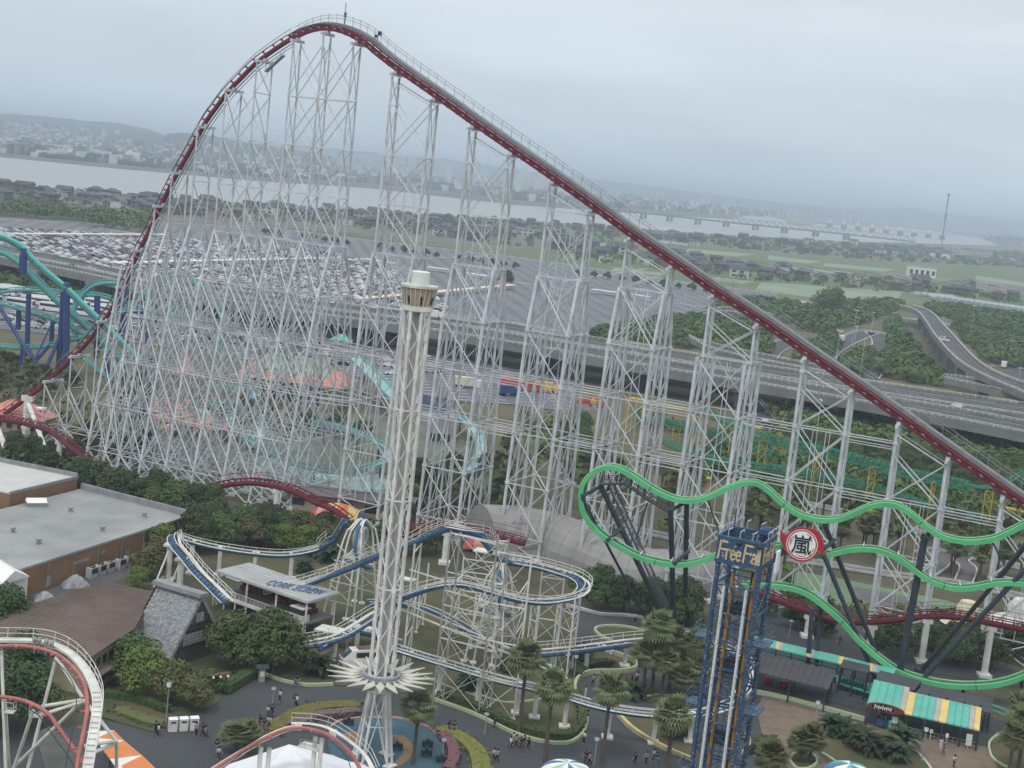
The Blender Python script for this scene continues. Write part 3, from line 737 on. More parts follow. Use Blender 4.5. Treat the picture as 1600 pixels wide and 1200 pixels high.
# ---------------------------------------------------------------- expressway
M_DECK = mat('road_deck', (0.062, 0.066, 0.07), 0.9, col2=(0.085, 0.088, 0.09), scale=0.1)
M_PARA = mat('parapet_concrete', (0.20, 0.21, 0.20), 0.85, col2=(0.15, 0.155, 0.15), scale=0.15)
M_LINE = mat('road_paint', (0.7, 0.7, 0.68), 0.7)
def elevated(name, lab, far, near_, z, beam=2.0, pier_every=32, rail=1.2, zf=None, skip_pier=False):
 n = len(far); zs = [z] * n if not isinstance(z, list) else z
 F_ = spline([G(far[i][0], far[i][1], zs[i]) for i in range(n)], 7); N_ = []
 nn = spline([G(near_[i][0], near_[i][1], zs[i]) for i in range(n)], 7)
 m = len(F_); N_ = [nn[min(int(i * (len(nn) - 1) / (m - 1) + .5), len(nn) - 1)] for i in range(m)]
 t = thing(name, lab, 'road bridge', (F_[m // 2].x, F_[m // 2].y, 0))
 d = MB(); d.ribbon(F_, N_); d.ribbon([p - Vector((0, 0, .4)) for p in N_], [p - Vector((0, 0, .4)) for p in F_]); d.build('deck', M_DECK, t)
 for E_, nm in ((F_, 'parapet'), (N_, 'parapet')):
  g = MB(); g.rect_sweep([p + Vector((0, 0, .45 - beam / 2)) for p in E_], .5, beam + .9); g.build(nm, M_PARA, t)
  g = MB(); g.rect_sweep([p + Vector((0, 0, rail + .5)) for p in E_], .15, .15); g.rect_sweep([p + Vector((0, 0, rail + .1)) for p in E_], .08, .08)
  for i in range(0, m - 1):
   for f in (0, .33, .66):
    c = E_[i].lerp(E_[i + 1], f); g.beam(c + Vector((0, 0, .8)), c + Vector((0, 0, rail + .5)), .13, .13)
  g.build('guard_rail', M_WHITE, t)
 acc = 0
 for i in range(1, m):
  acc += (F_[i] - F_[i - 1]).length
  if acc > pier_every:
   acc = 0; c = (F_[i] + N_[i]) / 2; dd = (F_[i] - F_[i - 1]).normalized(); a = atan2(dd.y, dd.x); w = (F_[i] - N_[i]).length
   if skip_pier: continue
   p = MB(); p.box((c.x, c.y, (c.z - beam) / 2), (2.6, (max(3, min(w * .5, 9)) if 'ramp' not in name and 'slip' not in name else 4), c.z - beam), a); (p.box((c.x, c.y, c.z - beam - .2), (3.2, w * .92, 1.6), a) if 'express' in name and 'ramp' not in name else 0); p.build('pier', M_PARA, t)
 ln = MB()
 for f in (0.08, 0.92):
  P_ = [F_[i].lerp(N_[i], f) + Vector((0, 0, .03)) for i in range(m)]; Q_ = [F_[i].lerp(N_[i], f + .012) + Vector((0, 0, .03)) for i in range(m)]; ln.ribbon(P_, Q_)
 for i in range(0, m - 1):
  for f in (0.36, 0.64):
   a_, b_ = F_[i].lerp(N_[i], f), F_[i + 1].lerp(N_[i + 1], f); b2 = a_.lerp(b_, .45); s_ = (N_[i] - F_[i]).normalized() * .2
   ln.add([a_ + Vector((0, 0, .03)), b2 + Vector((0, 0, .03)), b2 + s_ + Vector((0, 0, .03)), a_ + s_ + Vector((0, 0, .03))], [(0, 1, 2, 3)])
 ln.build('lane_marking', M_LINE, t, kind='stuff'); return t, F_, N_
FA = [(-60, 372), (0, 386), (100, 405), (200, 427), (300, 446), (400, 462), (520, 478), (650, 492), (800, 510), (925, 532), (1050, 552), (1200, 577), (1360, 601), (1500, 621), (1600, 636), (1720, 654)]
NA = [(-60, 384), (0, 397), (100, 416), (200, 437), (300, 456), (400, 471), (520, 488), (650, 504), (800, 524), (925, 546), (1050, 567), (1200, 592), (1360, 617), (1500, 638), (1600, 653), (1720, 672)]
elevated('expressway', 'grey elevated expressway carriageway further from the park, carrying the white car', FA, NA, 9)
FB = [(-60, 386), (0, 399), (100, 418), (200, 439), (300, 458), (400, 473), (520, 490), (650, 506), (800, 527), (925, 549), (1050, 570), (1200, 596), (1360, 622), (1500, 645), (1600, 664), (1720, 686)]
NB = [(-60, 392), (0, 406), (100, 425), (200, 446), (300, 465), (400, 481), (520, 499), (650, 516), (800, 540), (925, 562), (1050, 583), (1200, 607), (1360, 635), (1500, 661), (1600, 681), (1720, 704)]
elevated('expressway', 'grey elevated expressway carriageway nearer to the park with concrete piers', FB, NB, 9)
elevated('expressway_ramp', 'tall curving expressway ramp on concrete piers above the woods at right', [(1427, 480), (1453, 489), (1482, 519), (1526, 566), (1571, 592), (1640, 615)], [(1406, 479), (1435, 490), (1462, 528), (1497, 566), (1541, 592), (1610, 622)], [10, 11, 12, 12, 11, 10], beam=1.6, pier_every=48)
elevated('slip_road', 'low elevated slip road joining the expressway at right edge', [(1474, 590), (1520, 596), (1600, 610), (1700, 628)], [(1476, 594), (1520, 604), (1600, 622), (1700, 642)], 8, beam=1.4, pier_every=30)
elevated('slip_road', 'thin curved slip road half hidden by trees beyond the parking', [(1100, 488), (1130, 483), (1170, 487), (1210, 495)], [(1098, 493), (1130, 489), (1168, 494), (1206, 502)], 5, beam=1.0, pier_every=30)
elevated('slip_road', 'slip road curving out of the woods towards the expressway', [(1080, 533), (1110, 540), (1160, 552), (1200, 560), (1300, 580)], [(1076, 528), (1106, 546), (1156, 560), (1200, 569), (1300, 588)], 7, beam=1.2, pier_every=30)
# roads on the ground
def road(px, w, name='road', z=0.22, edge=True):
 c = spline([G(*p) for p in px], 5); L, R_ = [], []
 for i in range(len(c)):
  t = (c[min(i + 1, len(c) - 1)] - c[max(i - 1, 0)]).normalized(); a = Vector((-t.y, t.x, 0)); L.append(c[i] + a * w / 2 + Vector((0, 0, z))); R_.append(c[i] - a * w / 2 + Vector((0, 0, z)))
 b = MB(); b.ribbon(R_, L); structure(b.build(name, M_ASPH))
 if edge:
  b = MB()
  for E_, f in ((L, 1), (R_, 1)):
   b.ribbon([E_[i].lerp(c[i] + Vector((0, 0, z)), .05) + Vector((0, 0, .03)) for i in range(len(c))], [E_[i].lerp(c[i] + Vector((0, 0, z)), .11) + Vector((0, 0, .03)) for i in range(len(c))])
  structure(b.build('road_marking', M_LINE))
  b = MB(); b.rect_sweep([p + Vector((0, 0, .6)) for p in L], .15, .35); b.rect_sweep([p + Vector((0, 0, .6)) for p in R_], .15, .35); structure(b.build('guard_rail', M_STEEL))
road([(1255, 590), (1280, 562), (1300, 545), (1330, 530), (1362, 520), (1380, 535), (1372, 560), (1350, 590)], 13)
road([(1185, 575), (1200, 552), (1225, 538), (1260, 528)], 12)
road([(1130, 590), (1170, 640), (1200, 668), (1235, 672), (1290, 640), (1330, 600)], 14)
road([(1385, 497), (1450, 503), (1540, 520), (1640, 540)], 8)
patch('road', [(1575, 570), (1640, 585), (1640, 640), (1560, 600)], M_ASPH, .3)
# two curved-lattice bridges over the river
def river_bridge():
 t = thing('river_bridge', 'long road bridge across the river with a pale reddish lattice truss on its right half', 'bridge', G(1130, 347, 0))
 path = [G(838, 314, 16), G(915, 324, 16), G(967, 329.5, 16), G(1046, 337, 16), G(1134, 347, 16), G(1225, 356, 16), G(1322, 366, 16), G(1430, 378, 16)]
 P = spline(path, 18); d = MB(); d.rect_sweep(P, 16, 3.2); d.build('deck', mat('bridge_deck', (0.22, 0.22, 0.22), 0.8), t)
 Q = [p for p in P if p.x > G(1118, 345, 16).x]; mt = mat('truss_pink', (0.42, 0.37, 0.37), 0.6)
 for sg in (-1, 1):
  b = MB()
  for i in range(len(Q) - 1):
   a, c = Q[i] + Vector((0, sg * 8, 2)), Q[i + 1] + Vector((0, sg * 8, 2)); up = Vector((0, 0, 9)); m = (a + c) / 2 + up
   b.beam(a, m, .8, .8); b.beam(m, c, .8, .8)
   if i: b.beam((Q[i - 1] + Q[i]) / 2 + Vector((0, sg * 8, 11)), m, .9, .9)
  b.build('truss', mt, t)
 for x, y in [(1005, 338), (1046, 342), (1090, 347), (1134, 351), (1180, 356), (1225, 361), (1274, 366), (1322, 371)]:
  for dx in (-3.0, 3.0):
   c = G(x + dx, y + 3.5, 0); p = MB(); p.box((c.x, c.y, 7), (6, 12, 14)); p.build('pier', M_PARA, t)
river_bridge()
def far_bridge():
 t = thing('river_bridge', 'faint far bridge with a row of small white pylons beyond the lattice bridge', 'bridge', G(1390, 360, 0))
 A, B = G(1225, 340, 18), G(1490, 368.5, 18); d = MB(); d.beam(A, B, 24, 5); d.build('deck', mat('far_bridge_white', (0.55, 0.55, 0.55), 0.7), t)
 for k in range(9):
  c = A.lerp(B, 0.27 + k * 0.083); p = MB(); p.box((c.x, c.y, 7), (16, 26, 14)); p.build('pier', M_PARA, t)
  p = MB(); p.add([c + Vector((-8, 0, 2)), c + Vector((8, 0, 2)), c + Vector((0, 0, 14)), c + Vector((-8, 8, 2)), c + Vector((8, 8, 2)), c + Vector((0, 8, 14))], [(0, 1, 2), (5, 4, 3), (0, 2, 5, 3), (1, 4, 5, 2)]); p.build('pylon', M_WHITE, t)
far_bridge()
# guyed radio mast
t = thing('radio_mast', 'very tall thin red and white guyed radio mast standing beyond the fields', 'mast', G(1468, 404))
c = G(1468, 404); Hm = UP(1468, 404, 253)
for k in range(7):
 b = MB(); b.tube(c + Vector((0, 0, Hm * k / 7)), c + Vector((0, 0, Hm * (k + 1) / 7)), 1.1, 5); b.build('mast_section', [mat('mast_red', (0.20, 0.12, 0.12), .6), M_STEELD][k % 2], t)
b = MB()
for f in (.35, .68, 1):
 b.box(c + Vector((0, 0, Hm * f - 2)), (4, 4, 2.5))
b.build('mast_collar', M_STEELD, t)
b = MB(); b.box(c + Vector((5, 20, 4)), (34, 16, 8)); tag(b.build('transmitter_building', M_WHITE), 'small pale building at the foot of the tall radio mast', 'building')
# ---------------------------------------------------------------- houses
ROOFM = [mat('roof_slate', (0.05, 0.054, 0.062), 0.7, col2=(0.08, 0.084, 0.095), scale=.15), mat('roof_grey', (0.12, 0.127, 0.14), 0.7, scale=.15), mat('roof_brown', (0.085, 0.065, 0.055), 0.8, scale=.15), mat('roof_bluegrey', (0.075, 0.095, 0.13), .7, scale=.15)]
WALLM = [mat('wall_white', (0.50, 0.50, 0.47), .8, scale=.1), mat('wall_beige', (0.36, 0.31, 0.24), .85, scale=.1), mat('wall_grey', (0.16, 0.16, 0.165), .85, scale=.1), mat('wall_brown', (0.14, 0.11, 0.09), .85, scale=.1)]
def gable(b, cx, cy, w, d, z0, h, ov=.6):
 w2, d2 = w / 2 + ov, d / 2 + ov
 b.add([(cx - w2, cy - d2, z0), (cx + w2, cy - d2, z0), (cx + w2, cy + d2, z0), (cx - w2, cy + d2, z0), (cx - w2, cy, z0 + h), (cx + w2, cy, z0 + h)], [(0, 1, 5, 4), (2, 3, 4, 5), (0, 4, 3), (1, 2, 5), (3, 2, 1, 0)])
def hip(b, cx, cy, w, d, z0, h, ov=.7, r=None):
 w2, d2 = w / 2 + ov, d / 2 + ov; r = max(w2 - d2, 0.5) if r is None else r
 b.add([(cx - w2, cy - d2, z0), (cx + w2, cy - d2, z0), (cx + w2, cy + d2, z0), (cx - w2, cy + d2, z0), (cx - r, cy, z0 + h), (cx + r, cy, z0 + h)], [(0, 1, 5, 4), (2, 3, 4, 5), (3, 0, 4), (1, 2, 5), (3, 2, 1, 0)])
def make_house(w, d, h, kind_, rm, wm, lab):
 t = thing('house', lab, 'house', (0, 0, 0)); b = MB(); b.box((0, 0, h / 2), (w, d, h))
 if kind_ == 'lean': b.box((w * .32, -d * .5 - 1.4, h * .27), (w * .5, 2.8, h * .54))
 b.build('wall', wm, t, local=True)
 r = MB()
 (hip if kind_ == 'hip' else gable)(r, 0, 0, w, d, h, d * .30)
 if kind_ == 'lean': r.box((w * .32, -d * .5 - 1.5, h * .56), (w * .58, 3.6, .25))
 if kind_ == 'flat': r = MB(); r.box((0, 0, h + .15), (w + .4, d + .4, .3))
 r.build('roof', rm, t, local=True)
 for x in (-w * .28, w * .12):
  for z in ((h * .3, h * .75) if h > 4.5 else (h * .5,)):
   q = MB(); q.box((x, -d / 2 - .03, z), (w * .2, .1, 1.2)); q.build('window', M_GLASS, t, local=True)
 return Kind(t)
HOUSES = []
for i in range(14):
 hh = RND.choice([3.4, 5.8, 5.8, 6.2]); HOUSES.append(make_house(RND.uniform(8, 14), RND.uniform(6.5, 9), hh, ['gable', 'hip', 'lean', 'gable', 'hip', 'flat'][i % 6], ROOFM[[0, 0, 1, 0, 2, 1, 0, 3][i % 8]], WALLM[[2, 3, 0, 2, 1, 3, 3][i % 7]], 'house'))
HN = ['dark tiled gabled house', 'dark hip roofed house', 'grey roofed lean-to house', 'dark tiled low house', 'brown hip roofed house', 'flat roofed pale house']
placed = []
def scatter(P, n, mind, tries=40):
 pts = [G(*p) for p in P]; xs = [p[0] for p in P]; ys = [p[1] for p in P]; out = []
 for _ in range(n * tries):
  if len(out) >= n: break
  x, y = RND.uniform(min(xs), max(xs)), RND.uniform(min(ys), max(ys))
  if not inpoly(x, y, P): continue
  g = G(x, y)
  if any((g.x - q[0]) ** 2 + (g.y - q[1]) ** 2 < mind * mind for q in placed): continue
  placed.append((g.x, g.y)); out.append(g)
 return out
BANDS = [([(0, 294), (150, 308), (345, 322), (345, 344), (200, 330), (0, 318)], 60, 'on the river bank at far left'),
   ([(345, 322), (550, 334), (720, 343), (860, 351), (900, 356), (890, 378), (800, 386), (640, 362), (480, 346), (345, 338)], 85, 'in the village behind the steel towers'),
   ([(900, 356), (1200, 376), (1200, 391), (1080, 384), (1000, 372), (900, 366)], 34, 'below the lattice bridge'),
   ([(1200, 375), (1425, 386), (1600, 396), (1660, 399), (1660, 420), (1500, 414), (1380, 409), (1200, 393)], 66, 'in the town around the radio mast'),
   ([(870, 382), (1000, 398), (1080, 406), (1300, 432), (1410, 443), (1405, 455), (1290, 446), (1180, 438), (1060, 424), (870, 398)], 52, 'in the farm row between paddies'),
   ([(1420, 441), (1490, 448), (1600, 462), (1600, 474), (1480, 462), (1425, 455)], 16, 'beside the long greenhouses at right')]
for P, n, where in BANDS:
 for g in scatter(P, n, 13.5):
  k = RND.randrange(14)
  HOUSES[k].put((g.x, g.y, .3), RND.choice([0, pi / 2, 0]) + radians(-12) + RND.uniform(-.25, .25), '%s %s' % (HN[k % 6], where), scale=RND.uniform(1.05, 1.5), group='houses ' + where)
for i, h in enumerate(HOUSES):
 if not h.used:
  g = scatter(BANDS[1][0], 1, 10)
  if g: h.put(g[0], 0, '%s in the village behind the steel towers' % HN[i % 6], group='houses in the village behind the steel towers')
def block(name, lab, px, py, pxr, h, d, m, cat='building', rows=2, rz=-.1, roofm=None):
 """a larger building: left and right ground pixels, height and depth in metres, window openings set into the walls"""
 a, b_ = G(px, py), G(pxr, py + (pxr - px) * .109); c = (a + b_) / 2; w = (b_ - a).length; t = thing(name, lab, cat, (c.x, c.y, 0), rz)
 q = MB(); q.box((0, d / 2, h / 2), (w, d, h)); q.build('wall', m, t, local=True)
 q = MB(); q.box((0, d / 2, h + .2), (w + .8, d + .8, .4)); q.box((w * .1, d / 2, h + 1.4), (w * .18, d * .4, 2.2)); q.build('roof', roofm or M_CONC, t, local=True)
 n = max(2, int(w / 5.5)); 
 for r in range(rows):
  for k in range(n):
   q = MB(); q.box((-w / 2 + w * (k + .5) / n, -.03, h * (r + .5) / rows), (w / n * .55, .12, h / rows * .42)); q.build('window', M_GLASS, t, local=True)
block('white_building', 'lone white building with a dark gateway standing in the fields', 1419, 431, 1461, 12, 24, M_WHITE, rows=1)
block('school_building', 'long cream school building with rows of windows right of the radio mast', 1487, 399, 1549, 15, 14, WALLM[0], rows=3)
block('apartment_block', 'cream low block with two window rows behind the right steel tower at mid height', 800, 366, 841, 8, 12, WALLM[0], rows=2)
block('warehouse', 'white shed beside the farmland left of the descending red track', 935, 410, 955, 5, 12, M_WHITE, rows=1)
block('warehouse', 'peach roofed block near the village seen between the middle steel towers', 735, 362, 778, 8, 12, WALLM[1], rows=2)
block('tower_house', 'pale cube shaped building on the river bank under the bridge', 1044, 370, 1055, 11, 10, WALLM[1], rows=3)
block('apartment_block', 'white block on the far left village edge beside the car park trees', 72, 316, 98, 9, 12, WALLM[0], rows=2)
block('apartment_block', 'white two storey block left of the drop track near the river', 108, 311, 126, 8, 10, M_WHITE, rows=2)
# greenhouses
t0 = None
def make_gh():
 t = thing('greenhouse', 'long pale plastic greenhouse', 'greenhouse', (0, 0, 0)); b = MB(); V = []; F = []; n = 9
 for k in range(n):
  a = pi * k / (n - 1)
  for y in (0, 46): V.append((-4.2 * cos(a), y, 1.4 + 2.4 * sin(a) if 0 < k < n - 1 else 1.4))
 for k in range(n - 1): F.append((2 * k, 2 * k + 1, 2 * k + 3, 2 * k + 2))
 F.append(tuple(2 * k for k in range(n))); b.add(V, F); b.box((0, 23, .7), (8.4, 46, 1.4)); b.build('plastic_cover', mat('greenhouse_film', (0.33, 0.36, 0.38), .5, col2=(.24, .27, .29), scale=.3), t, local=True)
 r = MB()
 for j in range(10): r.box((0, j * 5 + .5, 1.45), (8.5, .12, .12))
 r.build('frame', M_STEELD, t, local=True); return Kind(t)
GH = make_gh()
for k in range(17):
 g = G(1466 + k * 9.3, 470 + k * 1.35); GH.put((g.x, g.y, .2), -.12, 'pale plastic greenhouse in the long joined row beyond the ramp', group='greenhouses in a row')
for k in range(4):
 g = G(1425 + k * 11, 462 + k * .9); GH.put((g.x, g.y, .2), -.9, 'small pale tunnel greenhouse left of the long row', scale=(.9, .6, .9), group='tunnel greenhouses')
for k in range(4):
 g = G(1030 + k * 15, 380 + k * 2.0); GH.put((g.x, g.y, .2), 1.2, 'white tunnel greenhouse in the green fields', scale=(1, .9, 1), group='white tunnels in the fields')
# far town over the river: so many small buildings that they read as one mass
ft = MB(); fm = [mat('town_white', (0.55, 0.56, 0.56), .8, var=.05), mat('town_grey', (0.22, 0.225, 0.235), .8, var=.05), mat('town_dark', (0.09, 0.095, 0.11), .8, var=.05), mat('town_red', (0.3, 0.19, 0.16), .8, var=.05)]
R2 = random.Random(5)
def town(n, x0, x1, yo0, yo1, line, big=1.0):
 for _ in range(n):
  x = R2.uniform(x0, x1); t = R2.random() ** 1.1; y = line(x) - yo0 - (yo1 - yo0) * t
  g = G(x, y)
  if g.y > 12000 or g.y < 0: continue
  s_ = R2.uniform(9, 20) * big; hh = R2.choice([6, 7, 8, 10, 14]) * (1 + g.y / 9000)
  ft.cur = R2.choices([0, 1, 2, 3], [3.2, 3.6, 4, .8])[0]
  if R2.random() < .05: s_ *= 2.4
  ft.box((g.x, g.y, hh / 2), (s_, s_ * .8, hh), R2.uniform(-.5, .5))
def lin(pts):
 def f(x):
  for i in range(len(pts) - 1):
   if x <= pts[i + 1][0]: a, b = pts[i], pts[i + 1]; return a[1] + (b[1] - a[1]) * (x - a[0]) / (b[0] - a[0])
  return pts[-1][1]
 return f
farl = lin([(-60, 232), (0, 240), (162, 256), (400, 277), (575, 287), (700, 300), (800, 313), (970, 326), (1145, 337), (1300, 335), (1500, 353), (1560, 366), (1700, 385)])
town(3600, -20, 700, 1, 46, farl); town(2600, 560, 1180, 1, 30, farl); town(1500, 1180, 1640, -2, 16, farl, .9); town(600, 1540, 1660, -14, 16, farl)
for (x, y, z) in SLOPE:
 s_ = R2.uniform(9, 22); ft.cur = R2.choices([0, 1, 2, 3], [3, 4, 3, .6])[0]; ft.box((x, y, z + 4), (s_, s_ * .8, 12), R2.uniform(-.5, .5))
ft.build('far_town', fm, kind='stuff')
fv = MB()      # dark tree belts in the far town
for _ in range(1500):
 x = R2.uniform(-20, 1180); y = farl(x) - R2.uniform(1, 34); g = G(x, y)
 if g.y > 9000: continue
 s_ = R2.uniform(14, 40); fv.lathe((g.x, g.y, 0), [(s_, 0), (s_ * .9, 5), (s_ * .5, 9), (0.1, 10)], 5)
fv.build('far_woods', mat('far_trees', (0.03, 0.05, 0.03), .95, scale=.02), kind='stuff')
def fbox(lab, px, py, wpx, hm, m=M_WHITE, cat='building'):
 a, b_ = G(px, py), G(px + wpx, py + wpx * .109); c = (a + b_) / 2; w = (b_ - a).length; q = MB(); q.box((c.x, c.y, hm / 2), (w, w * .5, hm)); q.box((c.x - w * .2, c.y, hm + 2), (w * .25, w * .3, 4)); tag(q.build('distant_building', m), lab, cat)
fbox('white hall on the far river bank left of the towers', 103, 246, 26, 16); fbox('large pale sheds with a white tank on the far river bank', 196, 254, 20, 26); fbox('long pale shed on the far bank just left of the red drop', 224, 257, 32, 14)
fbox('white warehouse on the far bank seen through the highest tower', 455, 276, 22, 14); fbox('long white warehouse on the far bank right of the highest tower', 520, 279, 40, 12)
fbox('pale pink hall on the far bank hills', 97, 234, 18, 20, fm[3]); fbox('tiny twin white blocks on the far shore at centre right', 1078, 324, 5, 34); fbox('tiny white block beside its twin on the far shore', 1087, 325, 5, 32)
for k, (x, h_) in enumerate([(808, 70), (815, 95), (822, 80), (838, 60), (845, 90), (851, 70), (600, 60), (612, 80), (700, 75), (1098, 70), (1107, 90)]):
 c = G(x, farl(x) - 12); q = MB(); q.box((c.x, c.y, h_ / 2), (22, 18, h_)); q.box((c.x, c.y, h_ + 2), (10, 8, 4)); tag(q.build('tower_block', fm[0]), 'hazy grey tower block across the river', 'tower block', 'tower blocks in the far town')
# ---------------------------------------------------------------- trees and plants
def leaf_mat(name, c1, c2, sc=1.2):
 m = mat(name, c1, 0.75, col2=c2, scale=sc, detail=3, spec=.2, coord='object'); return obj_random(m, .22)
M_LEAF = [leaf_mat('foliage_dark', (0.038, 0.068, 0.026), (0.062, 0.098, 0.038)), leaf_mat('foliage_mid', (0.058, 0.098, 0.032), (0.092, 0.132, 0.046)), leaf_mat('foliage_olive', (0.085, 0.10, 0.040), (0.12, 0.125, 0.05)), leaf_mat('foliage_light', (0.085, 0.14, 0.030), (0.12, 0.18, 0.045))]
M_BARK = mat('bark', (0.10, 0.08, 0.06), .9, scale=2)
M_PALMBARK = mat('palm_bark', (0.12, 0.10, 0.08), .95, scale=3)
M_PALM = leaf_mat('palm_frond', (0.080, 0.105, 0.042), (0.15, 0.17, 0.085), 3)
M_DEADF = mat('dead_frond', (0.16, 0.13, 0.08), .9, scale=2, coord='object')
M_CYCAD = leaf_mat('cycad_frond', (0.018, 0.040, 0.018), (0.035, 0.065, 0.03), 2)
def leafball(b, c, R, n, ls, r, flat=.8):
 for _ in range(n):
  th = r.uniform(0, 2 * pi); cz = r.uniform(-.75, 1); sr = sqrt(1 - cz * cz); rad = R * r.uniform(.72, 1.08)
  p = Vector((c[0] + rad * sr * cos(th), c[1] + rad * sr * sin(th), c[2] + rad * cz * flat))
  nrm = Vector((sr * cos(th), sr * sin(th), cz)) + Vector((r.uniform(-.7, .7), r.uniform(-.7, .7), r.uniform(-.2, .9)))
  nrm.normalize(); a = nrm.orthogonal().normalized(); a.rotate(Matrix.Rotation(r.uniform(0, 6.28), 3, nrm)); bb = nrm.cross(a); s_ = ls * r.uniform(.6, 1.3)
  b.add([p - a * s_ - bb * s_ * .2, p - bb * s_ * .6, p + a * s_ + bb * s_ * .1, p + bb * s_ * .65], [(0, 1, 2, 3)])
def make_tree(seed, H, R, m, n_clump=16, leaves=230, ls=.27, lab='tree', name='broadleaf_tree'):
 r = random.Random(seed); t = thing(name, lab, 'tree', (0, 0, 0)); tr = MB(); th = H * .42
 tr.sweep([(0, 0, 0), (r.uniform(-.15, .15), r.uniform(-.15, .15), th * .6), (r.uniform(-.3, .3), r.uniform(-.3, .3), th), (0, 0, H * .75)], .2, 6, radii=[H * .03, H * .024, H * .019, H * .006])
 cr = MB()
 for k in range(n_clump):
  a = 2 * pi * k / n_clump * 2.4 + r.uniform(-.4, .4); lay = (k + .5) / n_clump; rr = R * (1 - lay ** 2.2) * r.uniform(.35, .82) + R * .08
  c = Vector((rr * cos(a), rr * sin(a), H * (.36 + .52 * lay) + r.uniform(-.3, .3))); cR = R * r.uniform(.34, .5)
  tr.tube((0, 0, th * r.uniform(.7, 1)), c, H * .012, 4, r2=H * .004)
  leafball(cr, c, cR, leaves, ls, r)
 tr.build('trunk', M_BARK, t, local=True); cr.build('crown', m, t, local=True); return Kind(t)
TREE = [make_tree(11, 7.5, 3.8, M_LEAF[0]), make_tree(12, 8.5, 4.4, M_LEAF[1], 18), make_tree(13, 6.5, 3.6, M_LEAF[2]), make_tree(14, 7, 3.6, M_LEAF[3]), make_tree(15, 9.5, 4.8, M_LEAF[0], 20, 250), make_tree(16, 6, 3.4, M_LEAF[1], 13)]
TN = ['dark green dense tree', 'mid green bushy tree', 'olive green tree', 'bright green tree', 'tall dark green tree', 'rounded green tree']
def cheap_crown(b, g, R, H, r, n=46):
 n = int(n * 1.9)
 for _ in range(n):
  th = r.uniform(0, 6.283); cz = r.uniform(-.3, 1); sr = sqrt(max(0, 1 - cz * cz)); k = r.uniform(.7, 1.05)
  p = Vector((g.x + R * sr * cos(th) * k, g.y + R * sr * sin(th) * k, g.z + H * .5 + R * cz * k * .85)); nrm = Vector((sr * cos(th) + r.uniform(-.5, .5), sr * sin(th) + r.uniform(-.5, .5), cz + r.uniform(0, .8))).normalized()
  a = nrm.orthogonal().normalized(); a.rotate(Matrix.Rotation(r.uniform(0, 6.28), 3, nrm)); bb = nrm.cross(a); s_ = R * r.uniform(.13, .30)
  b.add([p - a * s_, p - bb * s_, p + a * s_, p + bb * s_ * .9], [(0, 1, 2, 3)])
def canopy_mat(name, c1, c2):
 return mat(name, c1, .9, col2=c2, scale=.11, detail=4, spec=.15)
M_WOOD = [canopy_mat('wood_dark', (0.036, 0.072, 0.022), (0.068, 0.115, 0.034)), canopy_mat('wood_mid', (0.058, 0.108, 0.028), (0.10, 0.15, 0.042)), canopy_mat('wood_olive', (0.10, 0.135, 0.038), (0.14, 0.165, 0.055))]
def forest(name, P, sp, R, H, seed, leaf=46, avoid=None, near_n=0, where='', grp=''):
 """trees on a jittered grid inside the sighted polygon; the nearest near_n stand as trees of their own"""
 if name == 'woodland': sp *= .84; R *= .78; H *= .52
 r = random.Random(seed); pts = [G(*p) for p in P]; poly = [(p.x, p.y) for p in pts]; xs = [p[0] for p in poly]; ys = [p[1] for p in poly]; S = []
 y = min(ys)
 while y < max(ys):
  x = min(xs)
  while x < max(xs):
   q = (x + r.uniform(-.4, .4) * sp, y + r.uniform(-.4, .4) * sp); x += sp
   if inpoly(q[0], q[1], poly) and not (avoid and any((q[0] - c[0]) ** 2 + (q[1] - c[1]) ** 2 < c[2] ** 2 for c in avoid)): S.append(q)
  y += sp
 S.sort(key=lambda q: q[0] ** 2 + q[1] ** 2)
 for q in S[:near_n]:
  k = r.choice([0, 0, 1, 1, 4, 5, 3, 2, 5]); TREE[k].put((q[0], q[1], 0), r.uniform(0, 6.28), '%s %s' % (TN[k], where), scale=r.uniform(.5, .78), group=grp or 'trees ' + where)
 b = MB()
 for q in S[near_n:]:
  b.cur = r.choices([0, 1, 2], [5, 4, 1.4])[0]; cheap_crown(b, Vector((q[0], q[1], 0)), R * r.uniform(.75, 1.3), H * r.uniform(.8, 1.2), r, leaf)
 if b.f: b.build(name, M_WOOD, kind='stuff')
 return S
RND = random.Random(21)
forest('woodland', [(925, 540), (935, 521), (1000, 511), (1060, 500), (1100, 497), (1130, 472), (1175, 470), (1250, 478), (1200, 500), (1200, 560), (1080, 545), (990, 540)], 6.5, 4.2, 8, 3, 40)
forest('woodland', [(1225, 484), (1290, 482), (1330, 476), (1395, 472), (1410, 478), (1400, 487), (1330, 512), (1290, 520), (1262, 520), (1230, 505)], 7.5, 4.6, 8, 4, 34)
forest('woodland', [(1378, 508), (1398, 500), (1420, 535), (1448, 575), (1475, 598), (1470, 604), (1380, 593), (1362, 580), (1392, 545), (1390, 522)], 6.5, 4.2, 8, 5, 44)
forest('woodland', [(1235, 575), (1262, 545), (1300, 525), (1310, 540), (1280, 575)], 6.5, 4, 7, 51, 40)
forest('woodland', [(1312, 572), (1335, 556), (1362, 548), (1360, 570), (1340, 592), (1300, 585)], 6, 4, 7, 52, 44)
forest('woodland', [(1440, 480), (1480, 480), (1640, 502), (1640, 536), (1560, 518), (1480, 500)], 8, 4.8, 8, 6, 34)
forest('woodland', [(1490, 512), (1530, 522), (1640, 545), (1640, 590), (1580, 575), (1540, 565), (1510, 535)], 7, 4.4, 8, 7, 40)
